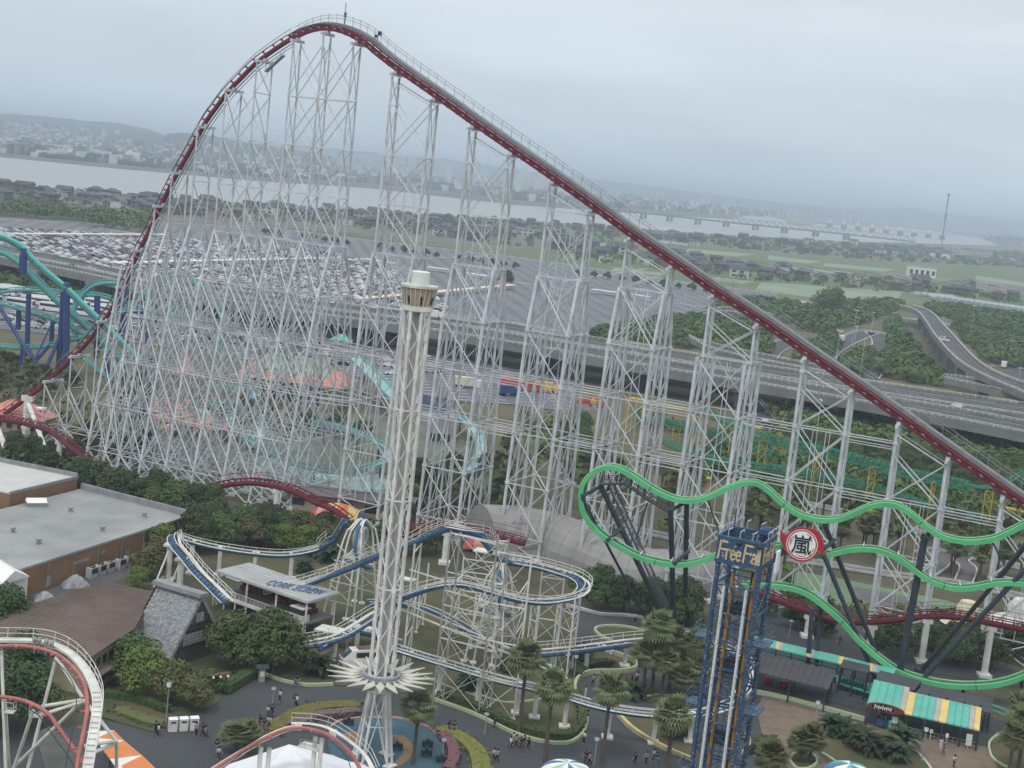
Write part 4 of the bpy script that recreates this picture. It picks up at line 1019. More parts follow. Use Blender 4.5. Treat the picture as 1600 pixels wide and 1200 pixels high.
forest('woodland', [(1245, 625), (1330, 640), (1420, 660), (1520, 682), (1640, 705), (1640, 800), (1540, 775), (1400, 742), (1320, 728), (1235, 705), (1240, 660)], 6.0, 4.0, 7, 8, 60, near_n=110, where='in the wood below the expressway')
forest('woodland', [(-20, 425), (60, 432), (160, 450), (240, 462), (300, 475), (300, 480), (180, 468), (0, 448), (-20, 445)], 6.5, 4, 7, 9, 46)
forest('woodland', [(300, 473), (480, 497), (640, 520), (640, 532), (480, 512), (300, 484)], 7, 4, 7, 91, 46)
forest('treeline', [(-20, 329), (60, 334), (160, 340), (235, 344), (232, 352), (160, 350), (60, 343), (-20, 339)], 8.5, 4.6, 9, 10, 24)
forest('treeline', [(130, 350), (190, 352), (225, 358), (222, 365), (180, 360), (130, 355)], 9, 4.4, 8, 110, 24)
forest('village_trees', [(-20, 290), (345, 320), (700, 341), (975, 359), (1200, 375), (1425, 386), (1640, 398), (1640, 422), (1400, 410), (1180, 393), (1000, 374), (900, 396), (780, 385), (600, 362), (345, 345), (-20, 322)], 30, 4.2, 4.5, 12, 20)
forest('village_trees', [(870, 383), (1080, 407), (1300, 433), (1420, 444), (1600, 466), (1600, 478), (1400, 458), (1180, 441), (870, 402)], 24, 4, 4.5, 13, 24)
# separate small trees in the car park
sm = make_tree(31, 4, 2.4, M_LEAF[0], 7, 90, .35, 'small tree', 'car_park_tree')
line_pts = [(412, 366), (421, 367)] + [(437 + 17.5 * k, 369 + 2.45 * k) for k in range(22)]
for k, (x, y) in enumerate(line_pts + [(905 + 22 * k, 431 + 3.0 * k) for k in range(10)]):
 if k in (3, 9, 10, 17): continue
 sm.put(G(x, y, .3), k, 'small round dark tree in the car park line', scale=1.25 + .2 * sin(k * 3), group='line of small car park trees')
TREE[4].put(G(790, 448, 0), 0, 'single dark tree beside the peach walkway roof', 1.1)
TREE[1].put(G(1297, 491, 0), 0, 'large rounded green tree standing alone by the pond', (2.6, 2.2, 2.2))
M_SCRUB = M_WOOD
forest('undergrowth', [(1000, 720), (1100, 740), (1240, 745), (1400, 770), (1600, 815), (1640, 850), (1560, 842), (1400, 815), (1250, 778), (1150, 765), (1010, 745)], 7.5, 2.0, 2.2, 61, 22)
forest('undergrowth', [(900, 700), (1000, 715), (1010, 800), (1100, 850), (1000, 860), (900, 800)], 10, 1.7, 2, 62, 20)
forest('undergrowth', [(1190, 880), (1240, 895), (1240, 930), (1330, 955), (1500, 965), (1640, 1000), (1640, 1030), (1400, 990), (1200, 960)], 6, 1.8, 2, 63, 20)
forest('undergrowth', [(-20, 590), (100, 620), (180, 640), (240, 690), (60, 690), (-20, 610)], 9, 2, 2, 64, 20)
forest('undergrowth', [(60, 720), (200, 745), (330, 795), (600, 825), (600, 850), (350, 830), (120, 765), (0, 735)], 6, 2.0, 2.4, 65, 22)
forest('thicket', [(1095, 700), (1250, 716), (1400, 748), (1560, 792), (1640, 812), (1640, 850), (1500, 835), (1350, 802), (1200, 772), (1080, 748)], 5.2, 2.5, 3.2, 71, 26)
forest('thicket', [(1000, 672), (1100, 690), (1230, 700), (1240, 640), (1180, 690), (1080, 672), (1000, 655)], 6, 2.4, 3, 72, 24)
forest('thicket', [(780, 650), (900, 665), (930, 700), (920, 760), (800, 745), (780, 700)], 9, 2.2, 3, 73, 24)
forest('thicket', [(1400, 640), (1300, 628), (1235, 632), (1200, 650), (1240, 660)], 5, 2.2, 3, 74, 24)
# ---------------------------------------------------------------- teal and blue coaster at far left
M_TEAL = mat('teal_paint', (0.13, 0.42, 0.40), .4, col2=(0.10, 0.36, 0.35), scale=.3)
M_NAVY = mat('navy_paint', (0.035, 0.07, 0.21), .45, scale=.3)
M_BLUE = mat('blue_paint', (0.045, 0.12, 0.26), .5, col2=(0.035, 0.085, 0.19), scale=.4)
M_GREEN = mat('green_paint', (0.12, 0.50, 0.21), .4, col2=(0.09, 0.41, 0.17), scale=.3)
M_YELLOW = mat('yellow_paint', (0.62, 0.40, 0.05), .5, scale=.4)
M_TERRA = mat('terracotta_roof', (0.56, 0.25, 0.21), .8, col2=(0.45, 0.19, 0.155), scale=.5)
def track(t, P, r, m, name='track', rail_m=None, gauge=.75, cross=1, up=Vector((0, 0, 1)), rz=None, hang=1):
 b = MB(); b.sweep(P, r, 7); b.build(name + '_spine', m, t, smooth=True)
 b = MB(); dz = (rz if rz is not None else r + .45) * hang
 for s_ in (-gauge, gauge): b.rect_sweep(P, .2, .2, dz=dz, ds=s_)
 for i in range(0, len(P), cross):
  tt, a, u = frame_at(P, i); b.beam(P[i] + a * gauge + u * dz, P[i] - a * gauge + u * dz, .14, .14); b.beam(P[i] + u * r * .7 * hang, P[i] + u * dz, .2, .2)
 b.build(name + '_rails', rail_m or m, t)
teal = thing('roller_coaster', 'teal tracked roller coaster on dark blue posts at the left edge', 'roller coaster', G(60, 580))
def ys(px, Y): return [D(x, y, yy if isinstance(Y, list) else Y) for (x, y), yy in zip(px, Y if isinstance(Y, list) else [0] * len(px))]
track(teal, spline(ys([(-40, 360), (0, 370), (15, 375), (35, 387), (50, 405), (75, 427), (105, 452), (125, 472), (155, 500), (175, 520), (200, 545), (225, 567), (250, 588)], 425), 1.6), 1.0, M_TEAL, gauge=1.3, rz=.5)
track(teal, spline(ys([(-40, 375), (0, 393), (25, 407), (55, 437), (82, 465), (110, 490), (140, 515), (165, 540), (200, 575)], 432), 1.8), .75, M_TEAL)
track(teal, spline(ys([(-40, 462), (0, 457), (25, 454), (62, 454), (100, 459), (150, 462), (180, 470), (225, 485), (260, 490), (300, 492)], 450), 1.8), .5, M_TEAL)
track(teal, spline(ys([(125, 535), (112, 510), (115, 490), (122, 472), (140, 450), (160, 443), (187, 444), (212, 455), (237, 470), (270, 482), (330, 510)], 440), 1.5), .6, M_TEAL)
track(teal, spline(ys([(-40, 468), (0, 475), (37, 485), (75, 497), (100, 507), (130, 523), (160, 545)], 435), 1.8), .5, M_TEAL)
track(teal, spline(ys([(-40, 541), (0, 542), (32, 544), (75, 541), (112, 532), (140, 522), (162, 507), (195, 485), (240, 450), (270, 430), (300, 440), (330, 470)], 428), 1.6), .5, M_TEAL)
track(teal, spline(ys([(330, 470), (352, 505), (345, 540), (320, 570)], 440), 1.8), .5, M_TEAL)
track(teal, spline(ys([(130, 560), (160, 585), (200, 610)], 415), 1.8), .4, M_TEAL)
def post(t, a, b_, r, m, name='post', n=8):
 q = MB(); q.tube(a, b_, r, n, cap=True); return q.build(name, m, t)
for (x1, y1, x2, y2, Y, r) in [(104, 442, 103, 577, 425, 1.0), (99, 456, 91, 580, 427, .8), (45, 458, 41, 585, 430, .75), (37, 388, 37, 427, 424, .9), (33, 398, 32, 425, 424, .5), (152, 462, 151, 560, 434, .9), (195, 446, 197, 560, 436, .8), (225, 480, 222, 590, 430, 1.1), (30, 481, 28, 515, 437, .8), (35, 540, 32, 583, 428, .5), (82, 502, 80, 540, 435, .7), (165, 555, 166, 590, 425, 1.0), (188, 450, 190, 520, 438, .9), (120, 520, 128, 560, 436, .4), (240, 560, 240, 600, 432, 1.2)]:
 post(teal, D(x1, y1, Y), D(x2, y2, Y), r, M_NAVY)
for (x1, y1, x2, y2, r) in [(0, 480, 65, 587, .6), (98, 515, 67, 587, .6), (82, 503, 48, 575, .3), (43, 543, 66, 580, .5), (77, 540, 48, 573, .5), (0, 600, 0, 601, .1)]:
 post(teal, D(x1, y1, 428), D(x2, y2, 422), r, M_NAVY, 'raking_post')
for k in range(6):
 post(teal, D(5 + k * 11, 373 + k * 9, 424.2), D(11 + k * 11, 371 + k * 9, 424.2), .12, M_DARK, 'bracket')
# ---------------------------------------------------------------- buildings of the children's village
def on_ground(px, py): g = G(px, py); return g
def make_building(name, lab, c, rz, w, d, h, rh, roof_m, wall_m, kind_='hip', nwin=4, cat='building', ov=1.2, floors=1):
 t = thing(name, lab, cat, c, rz); b = MB(); b.box((0, 0, h / 2), (w, d, h)); b.build('wall', wall_m, t, local=True)
 r = MB(); (hip if kind_ == 'hip' else gable)(r, 0, 0, w, d, h, rh, ov); ro = r.build('roof', roof_m, t, local=True)
 q = MB()
 if kind_ == 'hip': q.box((0, 0, h + rh), (max(w - d, 1), .4, .3)); q.build('ridge', roof_m, ro, local=True)
 for f in range(floors):
  for k in range(nwin):
   q = MB(); q.box((-w / 2 + w * (k + .5) / nwin, -d / 2 - .03, h * (f + .5) / floors), (w / nwin * .5, .12, h / floors * .4)); q.build('window', M_GLASS, t, local=True)
 for k in range(2):
  q = MB(); q.box((-w / 2 - .03, -d / 4 + k * d / 2, h * .5), (.12, d * .22, h / floors * .4)); q.build('window', M_GLASS, t, local=True)
 return t
M_PALEG = mat('pale_green_roof', (0.27, 0.33, 0.27), .7, col2=(0.22, 0.28, 0.23), scale=.4)
g = G(446, 632); hall = thing('village_hall', 'large hall with pale green roof and terracotta eaves behind the steel towers', 'building', g, -.13)
b = MB(); b.box((0, 8, 3.5), (27, 15, 7)); b.build('wall', WALLM[1], hall, local=True)
b = MB(); hip(b, 0, 8, 28, 16, 6.6, 3.4, 2.0, r=12); b.build('eaves_roof', M_TERRA, hall, local=True)
b = MB(); hip(b, 0, 8, 23, 10.5, 8.2, 4.6, 0, r=8.5); b.build('roof', M_PALEG, hall, local=True)
for k in range(9):
 b = MB(); b.tube((-10 + k * 2.5, -.4, 0), (-10 + k * 2.5, -.4, 7), .35, 6); b.build('column', WALLM[0], hall, local=True)
 if k < 8:
  b = MB(); b.box((-8.75 + k * 2.5, .42, 2.6), (1.7, .12, 3.6)); b.build('window', M_GLASS, hall, local=True)
g = G(283, 622); ct = thing('castle_turret', 'round cream turret with pointed terracotta roof behind the steel towers', 'tower', g)
b = MB(); b.lathe((0, 0, 0), [(3.0, 0), (3.0, 7.4)], 14); b.build('wall', WALLM[1], ct, local=True)
b = MB(); b.lathe((0, 0, 0), [(4.6, 6.8), (2.6, 9.0), (1.5, 11.5), (.05, 15.0)], 14); b.build('roof', M_TERRA, ct, local=True)
for k in range(3):
 b = MB(); b.box((3.0 * cos(-pi / 2 + (k - 1) * .8), 3.0 * sin(-pi / 2 + (k - 1) * .8), 4.2), (.8, .3, 1.6), (k - 1) * .8); b.build('window', M_GLASS, ct, local=True)
make_building('village_house', 'long low terracotta roofed arcade below the pointed turret', G(295, 682), -.35, 17, 6, 3.4, 2.6, M_TERRA, WALLM[1], 'hip', 5)
make_building('village_house', 'cream and terracotta house joined to the foot of the turret', G(262, 668), .1, 7, 6, 4.5, 3.0, M_TERRA, WALLM[1], 'gable', 2)
make_building('village_house', 'terracotta roofed building with skylight behind the foot of the red drop at left edge', G(28, 672), -.18, 13, 8, 3.6, 3.2, M_TERRA, WALLM[1], 'hip', 5)
g = G(28, 672); b = MB(); b.box((g.x + 4.5, g.y - 0.2, 5.6), (3, 2, .4)); tag(b.build('skylight', M_WROOF), 'white skylight box on the terracotta roof at the left edge', 'skylight')
make_building('village_house', 'low grey roofed service building behind the teal slide basin', G(545, 800), -.05, 24, 7, 3.6, .6, WALLM[2], WALLM[1], 'hip', 5)
b = MB()
for k in range(4):
 c = G(256 + k * 9, 683 - k * .5); b.lathe((c.x, c.y, 0), [(.06, 0), (.06, 2.4)], 4)
 q = MB(); q.lathe((c.x, c.y, 0), [(2.2, 2.2), (.05, 3.3)], 8); tag(q.build('parasol', [M_YELLOW, M_WHITE][k % 2]), ['leftmost yellow', 'left white', 'right yellow', 'rightmost white'][k] + ' parasol in front of the terracotta arcade behind the towers', 'parasol', 'parasols by the arcade')
structure(b.build('parasol_poles', M_WHITE))
g = G(532, 545); gz = thing('gazebo', 'small gazebo with bright turquoise roof seen through the steel towers', 'gazebo', g)
for a in range(4):
 b = MB(); b.tube((2.5 * (-1 if a & 1 else 1), 2.5 * (-1 if a & 2 else 1), 0), (2.5 * (-1 if a & 1 else 1), 2.5 * (-1 if a & 2 else 1), 3.2), .15, 5); b.build('post', M_WHITE, gz, local=True)
b = MB(); hip(b, 0, 0, 7, 5, 3.2, 2.2, .6); b.build('roof', mat('turquoise_roof', (0.10, 0.52, 0.42), .6), gz, local=True)
g = G(678, 690); gx = thing('slide_building', 'plain grey box building with dark blue roof right of the white tower', 'building', g, -.05)
b = MB(); b.box((0, 4, 3.3), (9.5, 8, 6.6)); b.build('wall', mat('light_grey_wall', (0.33, 0.34, 0.35), .8), gx, local=True)
b = MB(); gable(b, -2, 7, 8, 7, 6.6, 4, .4); b.build('roof', mat('dark_blue_roof', (0.03, 0.05, 0.10), .5), gx, local=True)
b = MB(); b.box((1.5, -.04, 1.2), (5, .12, 2.0)); b.build('opening', M_DARK, gx, local=True)
# water slides
M_SLIDE = mat('slide_turquoise', (0.17, 0.36, 0.355), .3, col2=(0.22, 0.42, 0.41), scale=.3)
def flume(lab, px, w, z, seats=None):
 t = thing('water_slide', lab, 'water slide', G(*px[len(px) // 2])); P = spline([G(x, y, zz) for (x, y), zz in zip(px, z)], 1.5)
 b = MB(); b.rect_sweep(P, w, .25); b.rect_sweep(P, .2, .8, dz=.4, ds=w / 2); b.rect_sweep(P, .2, .8, dz=.4, ds=-w / 2); b.build('trough', M_SLIDE, t)
 for i in range(2, len(P), 6):
  if P[i].z > 1.5: post(t, (P[i].x, P[i].y, 0), P[i], .2, M_NAVY, 'post', 6)
 return t
flume('wide turquoise water slide descending behind the white tower', [(555, 560), (575, 580), (595, 600), (615, 620), (640, 640)], 4.5, [10, 8.5, 7, 5, 4])
flume('turquoise slide curving round the grey box building', [(640, 640), (690, 640), (712, 652), (734, 665), (748, 685), (750, 712), (733, 735), (700, 743), (675, 739)], 2.6, [3, 4, 4, 3.5, 3, 2.5, 2, 1.5, 1])
flume('pale turquoise flume looping through the middle of the steel towers', [(490, 660), (540, 672), (575, 687), (606, 704), (608, 718), (590, 728), (550, 738), (505, 737), (450, 722), (400, 697), (360, 670), (330, 655)], 2.2, [5, 4.5, 4, 3.5, 3, 3, 2.5, 2.5, 2, 2, 2, 1.5])
flume('pale turquoise flume left of the hall near the turret', [(320, 610), (350, 606), (390, 610), (400, 622), (370, 628), (330, 632)], 2.2, [5, 5, 4.5, 4, 3.5, 3])
for P_, nm in (([(400, 712), (470, 722), (540, 748), (600, 742), (606, 765), (560, 775), (500, 778), (470, 768), (405, 745)], 'splash_basin'), ([(300, 640), (420, 650), (430, 690), (330, 680)], 'splash_basin')):
 patch(nm, P_, mat('basin_turquoise', (0.22, 0.42, 0.36), .35, col2=(0.28, 0.46, 0.40), scale=.2), .25)
patch('village_paving', [(230, 640), (420, 640), (600, 650), (760, 700), (780, 790), (560, 800), (380, 770), (230, 740)], mat('village_paving', (0.16, 0.17, 0.145), .9, col2=(0.10, 0.13, 0.08), scale=.12), .12)
# striped curved awnings
def shell(lab, px, py, w, l, rz, cols, h=3.2):
 g = G(px, py); t = thing('awning', lab, 'awning', g, rz); n = len(cols)
 for k, m in enumerate(cols):
  b = MB(); V = []; a0, a1 = -w / 2 + w * k / n, -w / 2 + w * (k + 1) / n; N_ = 8
  for i in range(N_ + 1):
   th = pi * i / N_; y = -l / 2 * cos(th); z = .9 + h * sin(th)
   sc = lambda q: (1 - (abs(q) / (w / 2)) ** 2 * .75)
   V += [(a0, y * (1 - .15 * k / n), .6 + (z - .6) * sc(a0)), (a1, y * (1 - .15 * k / n), .6 + (z - .6) * sc(a1))]
  b.add(V, [(2 * i, 2 * i + 2, 2 * i + 3, 2 * i + 1) for i in range(N_)]); b.add([(v[0], v[1], v[2] - .1) for v in V], [(2 * i + 1, 2 * i + 3, 2 * i + 2, 2 * i) for i in range(N_)]); b.build('canopy_strip', m, t, local=True)
 return t
M_ORANGE = mat('orange_canvas', (0.62, 0.20, 0.08), .7); M_REDC = mat('faded_red_canvas', (0.42, 0.10, 0.11), .7); M_PALEY = mat('pale_yellow_canvas', (0.70, 0.50, 0.20), .7); M_PINK = mat('salmon_canvas', (0.60, 0.30, 0.22), .7)
shell('rounded awning striped red, salmon and yellow at the foot of the steel towers', 528, 818, 12, 6, -.1, [M_REDC, M_PINK, M_PALEY, M_ORANGE, M_PALEY, M_NAVY])
shell('small faded red arched awning left of the yellow striped one', 508, 826, 6, 5, .1, [M_REDC, M_REDC, M_PINK], 2.2)
shell('salmon and red arched awning behind the blue coaster apex', 758, 862, 8, 5, -.1, [M_REDC, M_PINK, M_PINK, M_REDC], 2.6)
# ---------------------------------------------------------------- green cage coaster on yellow posts
M_CAGE = mat('cage_green', (0.04, 0.27, 0.17), .5, scale=.4)
tw_ = thing('cage_coaster', 'green tubular cage coaster on yellow lattice posts in front of the wood', 'roller coaster', G(1300, 790))
def cage(P, R=1.25, name='cage'):
 b = MB()
 for k in range(8):
  a = 2 * pi * k / 8; b.rect_sweep(P, .15, .15, dz=R * sin(a), ds=R * cos(a))
 b.build('rail', M_CAGE, tw_)
 b = MB()
 for i in range(0, len(P), 1):
  t, a, u = frame_at(P, i); q = [P[i] + a * (R * cos(k * pi / 4)) + u * (R * sin(k * pi / 4)) for k in range(9)]
  for k in range(8): b.tube(q[k], q[k + 1], .10, 3)
 b.build('cage_hoops', M_CAGE, tw_, kind='stuff')
 b = MB()
 for i in range(0, len(P) - 1):
  t, a, u = frame_at(P, i)
  for k in range(8):
   x = P[i] + a * (R * cos(k * pi / 4)) + u * (R * sin(k * pi / 4)); y = P[i + 1] + a * (R * cos((k + 1) * pi / 4)) + u * (R * sin((k + 1) * pi / 4)); b.tube(x, y, .045, 3)
 b.build('netting', M_CAGE, tw_, kind='stuff')
def ypost(P, i, z0=0):
 c = P[i]; t, a, u = frame_at(P, i); a = Vector((a.x, a.y, 0)).normalized(); q = MB(); w = 1.1
 for s_ in (-1, 1): q.tube(Vector((c.x, c.y, z0)) + a * w * s_, c + a * w * s_ + Vector((0, 0, -.6)), .13, 5)
 z = 0; 
 while z < c.z - 2:
  q.tube(Vector((c.x, c.y, z)) + a * w, Vector((c.x, c.y, z + 2.4)) - a * w, .07, 3); q.tube(Vector((c.x, c.y, z)) - a * w, Vector((c.x, c.y, z + 2.4)) + a * w, .07, 3); z += 2.4
 q.tube(c + a * w + Vector((0, 0, -.7)), c - a * w + Vector((0, 0, -.7)), .14, 4); q.build('lattice_post', M_YELLOW, tw_)
up_ = spline([G(x, y, 11) for x, y in [(1085, 640), (1130, 655), (1165, 672), (1205, 688), (1240, 695), (1290, 706), (1340, 718), (1400, 735), (1460, 748), (1512, 759)]], 1.7)
cage(up_); lo_ = spline([G(x, y, 4.5) for x, y in [(1040, 690), (1090, 712), (1150, 725), (1230, 735), (1300, 748), (1360, 762), (1430, 785), (1522, 812)]], 1.7); cage(lo_, 1.1)
op_ = spline([G(x, y, z) for x, y, z in [(1505, 757, 11), (1530, 763, 10.5), (1555, 762, 10.6), (1580, 752, 12), (1610, 735, 15)]], 1.5); track(tw_, op_, .16, M_CAGE, gauge=.9, rz=.5)
cage(spline([G(x, y, z) for x, y, z in [(1000, 655, 5), (1040, 660, 6), (1090, 668, 6), (1150, 690, 6), (1210, 712, 6)]], 1.7), 1.1)
for i in range(4, len(up_), 9): ypost(up_, i)
for i in range(6, len(lo_), 12): ypost(lo_, i)
for i in (4, 12, 20):
 if i < len(op_): ypost(op_, i)
pf = MB(); A, B = G(985, 622, 10), G(1088, 642, 10); pf.beam(A, B, 2.2, .5); pf.build('platform', M_YELLOW, tw_)
pf = MB()
for k in range(14):
 c = A.lerp(B, k / 13); pf.tube(c + Vector((0, -1.1, .2)), c + Vector((0, -1.1, 1.4)), .05, 3)
pf.tube(A + Vector((0, -1.1, 1.4)), B + Vector((0, -1.1, 1.4)), .06, 3); pf.tube(A + Vector((0, -1.1, .8)), B + Vector((0, -1.1, .8)), .05, 3); pf.build('platform_rail', M_CAGE, tw_)
for k in range(5):
 c = A.lerp(B, k / 4); q = MB()
 for sx in (-1, 1): q.tube((c.x + sx, c.y, 0), (c.x + sx, c.y, 10), .14, 4)
 for z in range(0, 9, 3): q.tube((c.x - 1, c.y, z), (c.x + 1, c.y, z + 3), .07, 3); q.tube((c.x + 1, c.y, z), (c.x - 1, c.y, z + 3), .07, 3)
 q.build('lattice_post', M_YELLOW, tw_)
for (x, y, x2, y2) in [(1340, 925 - 130, 1400, 805), (1475, 812, 1525, 830), (1560, 790, 1600, 800), (1060, 735, 1110, 748), (1150, 660, 1190, 670)]:
 q = MB(); q.beam(G(x, y, 4), G(x2, y2, 4), 1.2, .3); q.build('catwalk', M_YELLOW, tw_)
# small rides and lorries in the lot behind
def junkride(px, py, cols, lab, n=9, seed=1):
 g = G(px, py); t = thing('fairground_ride', lab, 'ride', g); r = random.Random(seed)
 q = MB(); q.lathe((0, 0, 0), [(4.6, 0), (4.6, .5), (0.1, .5)], 14); q.build('deck', M_STEELD, t, local=True)
 q = MB(); q.tube((0, 0, .5), (0, 0, 4.2), .5, 8, cap=True); q.build('centre_post', cols[0], t, local=True)
 for k in range(n):
  a = 2 * pi * k / n; c = Vector((3.7 * cos(a), 3.7 * sin(a), 1.6 + r.uniform(-.5, 1.4))); q = MB(); q.beam((0, 0, 3.8), c, .3, .3); q.build('arm', cols[0], t, local=True)
  q = MB(); q.box(c, (1.9, 1.1, .9), a + pi / 2); q.box(c + Vector((0, 0, .7)), (.5, .9, .8), a + pi / 2); q.build('cabin', cols[k % len(cols)], t, local=True)
M_RED2 = mat('bright_red', (0.48, 0.045, 0.03), .4, var=.05)
junkride(922, 638, [M_RED2, M_YELLOW, M_RED2], 'small red and yellow spinning ride seen between two steel towers')
def lorry(px, py, rz, cm, bm, lab, L=9):
 t = thing('lorry', lab, 'lorry', G(px, py, .25), rz)
 q = MB(); q.box((L / 2 + .9, 0, 1.5), (1.9, 2.3, 2.3)); q.build('cab', cm, t, local=True)
 q = MB(); q.box((L / 2 + 1.87, 0, 1.9), (.05, 2.0, .8)); q.build('windscreen', M_GLASS, t, local=True)
 q = MB(); q.box((0, 0, 2.1), (L * .95, 2.4, 2.6)); q.build('cargo_box', bm, t, local=True)
 for x in (-L * .32, -L * .18, L * .5):
  for y in (-1.05, 1.05):
   w = MB(); w.tube((x, y - .15, .5), (x, y + .15, .5), .5, 8, cap=True); w.build('wheel', M_TYRE, t, local=True)
lorry(808, 608, -.15, M_RED2, M_RED2, 'long red lorry parked beside a yellow one in the back lot', 12); lorry(845, 612, -.1, M_YELLOW, M_YELLOW, 'yellow lorry parked right of the red one in the back lot', 8)
lorry(725, 605, .1, M_WHITE, mat('cream_body', (.7, .66, .5), .5), 'cream lorry left of the red lorry in the back lot', 7); lorry(790, 618, .5, M_NAVY, M_NAVY, 'dark blue lorry in front of the red one in the back lot', 5)
t_ = lorry(675, 498, 0, M_WHITE, M_WHITE, 'white lorry on the expressway right of the white tower', 7)
bpy.data.objects[[o.name for o in bpy.data.objects if o.get('label', '').startswith('white lorry on the express')][0]].location = G(672, 497, 9.1)
c = G(1497, 637, 9.05); CAR[0].put(c, radians(-17), 'white car driving alone on the expressway at right', 1.05)
c = G(1475, 533, 12.6); CAR[3].put(c, radians(-60), 'white car driving down the curving ramp', 1.1)
c = G(1194, 667, .3); CAR[3].put(c, radians(80), 'white car on the curved slip road under the expressway', 1.2)
c = G(1240, 612, 9.05); CAR[1].put(c, radians(-12), 'silver car on the near expressway lane behind the red track', 1.0)
lorry(1315, 534, 1.2, M_WHITE, M_WHITE, 'small white lorry on the curved road in the woods', 4); lorry(1568, 575, 1.2, M_WHITE, M_WHITE, 'white lorry on the forecourt at the right edge by the ramp', 5)
c = G(115, 419, 9.05); CAR[2].put(c, radians(-14), 'black car on the expressway behind the teal coaster drop', 1.3); c = G(142, 421, 9.05); CAR[1].put(c, radians(-14), 'silver car following on the expressway behind the teal drop')
# ---------------------------------------------------------------- grey curved hall under the coaster
dome = thing('curved_hall', 'long grey curved shell roof winding past the feet of the steel towers', 'building', G(950, 900))
cp = spline([G(770, 872), G(810, 872), (G(850, 880)), G(890, 893), G(930, 907), G(975, 920), G(1020, 924), G(1070, 924), G(1125, 925)], 2.5)
Hs = [8.5, 8.4, 8, 7.2, 6.6, 6.2, 6, 5.8, 5.8]
b = MB(); V = []; F = []; n = 12; m_ = len(cp)
for i, p in enumerate(cp):
 t = (cp[min(i + 1, m_ - 1)] - cp[max(i - 1, 0)]).normalized(); a = Vector((t.y, -t.x, 0)); f = i / (m_ - 1) * 8; k = min(int(f), 7); hh = Hs[k] + (Hs[k + 1] - Hs[k]) * (f - k)
 c0 = Vector((p.x, p.y, 0)) - a * 6.0
 for j in range(n + 1):
  th = pi * j / n; V.append(c0 + a * (6.3 * cos(th)) + Vector((0, 0, hh * sin(th) ** .8)))
for i in range(m_ - 1):
 for j in range(n): F.append((i * (n + 1) + j, (i + 1) * (n + 1) + j, (i + 1) * (n + 1) + j + 1, i * (n + 1) + j + 1))
F.append(tuple(range(n + 1))); F.append(tuple((m_ - 1) * (n + 1) + j for j in range(n, -1, -1)))
b.add(V, F); b.build('shell_roof', mat('grey_sheet_roof', (0.25, 0.25, 0.235), .6, col2=(0.31, 0.31, 0.295), scale=.2), dome, smooth=False)
b = MB()
for i in range(0, m_, 1):
 for j in range(n): b.tube(V[i * (n + 1) + j], V[i * (n + 1) + j + 1], .05, 3)
b.build('seam', mat('seam_grey', (.17, .175, .17), .6), dome, kind='stuff')
# white conical pavilion at the right edge
pv_ = thing('pavilion', 'white domed pavilion with cream skirt roof at the right edge behind the red track', 'pavilion', G(1590, 1000))
g = G(1590, 1000)
for (dx, s_, hh) in ((0, 1.0, 0), (-10, .8, -.8), (9, .9, 0)):
 q = MB(); q.lathe((g.x + dx, g.y + (-2 if dx else 0), 0), [(2.6 * s_, 0), (2.6 * s_, 2.8 + hh), (5.4 * s_, 3.2 + hh), (2.4 * s_, 4.4 + hh), (2.4 * s_, 6.0 + hh), (1.6 * s_, 7.2 + hh), (.05, 7.5 + hh)], 14); q.build('roof', [mat('pale_cream', (.72, .68, .50), .6), M_WROOF][0 if dx == -10 else 1], pv_)
# ---------------------------------------------------------------- green coaster with dark posts
PLA, PLB = G(1010, 1003), G(1500, 1092)
ar = thing('roller_coaster', 'bright green wavy track coaster on thick dark grey posts with round sign', 'roller coaster', G(1100, 1000))
def A_(x, y, off=0.0):
 p = LN(x, y, PLA, PLB); return p
up1 = [(909, 775), (912, 758), (920, 745), (935, 734), (955, 729), (975, 735), (995, 747), (1017, 762), (1040, 774), (1062, 781), (1087, 782), (1112, 775), (1137, 763), (1162, 755), (1183, 755), (1202, 767), (1225, 788), (1250, 804), (1282, 812), (1312, 811), (1337, 801), (1360, 791), (1385, 787), (1407, 792), (1427, 806), (1450, 825), (1475, 839), (1512, 846), (1550, 842), (1575, 832), (1600, 819), (1650, 790)]
up2 = [(909, 775), (911, 795), (920, 812), (935, 830), (955, 845), (975, 857), (1000, 870), (1025, 877), (1050, 881), (1075, 881), (1100, 875), (1125, 866), (1150, 856), (1185, 850), (1222, 854), (1250, 862), (1275, 868), (1300, 865), (1325, 859), (1350, 857), (1375, 860), (1400, 870), (1425, 887), (1450, 905), (1475, 915), (1500, 919), (1525, 917), (1550, 912), (1575, 910), (1600, 912), (1650, 925)]
low = [(1160, 914), (1200, 914), (1225, 916), (1250, 922), (1270, 932), (1287, 945), (1307, 962), (1325, 980), (1342, 1000), (1362, 1018), (1387, 1038), (1412, 1052), (1450, 1064), (1487, 1070), (1525, 1071), (1562, 1067), (1600, 1055), (1650, 1030)]
pn_ = Vector((-(PLB.y - PLA.y), PLB.x - PLA.x, 0)).normalized()
if pn_.y > 0: pn_ = -pn_
M_GREENL = mat('green_rail_top', (0.30, 0.62, 0.36), .35, var=.05)
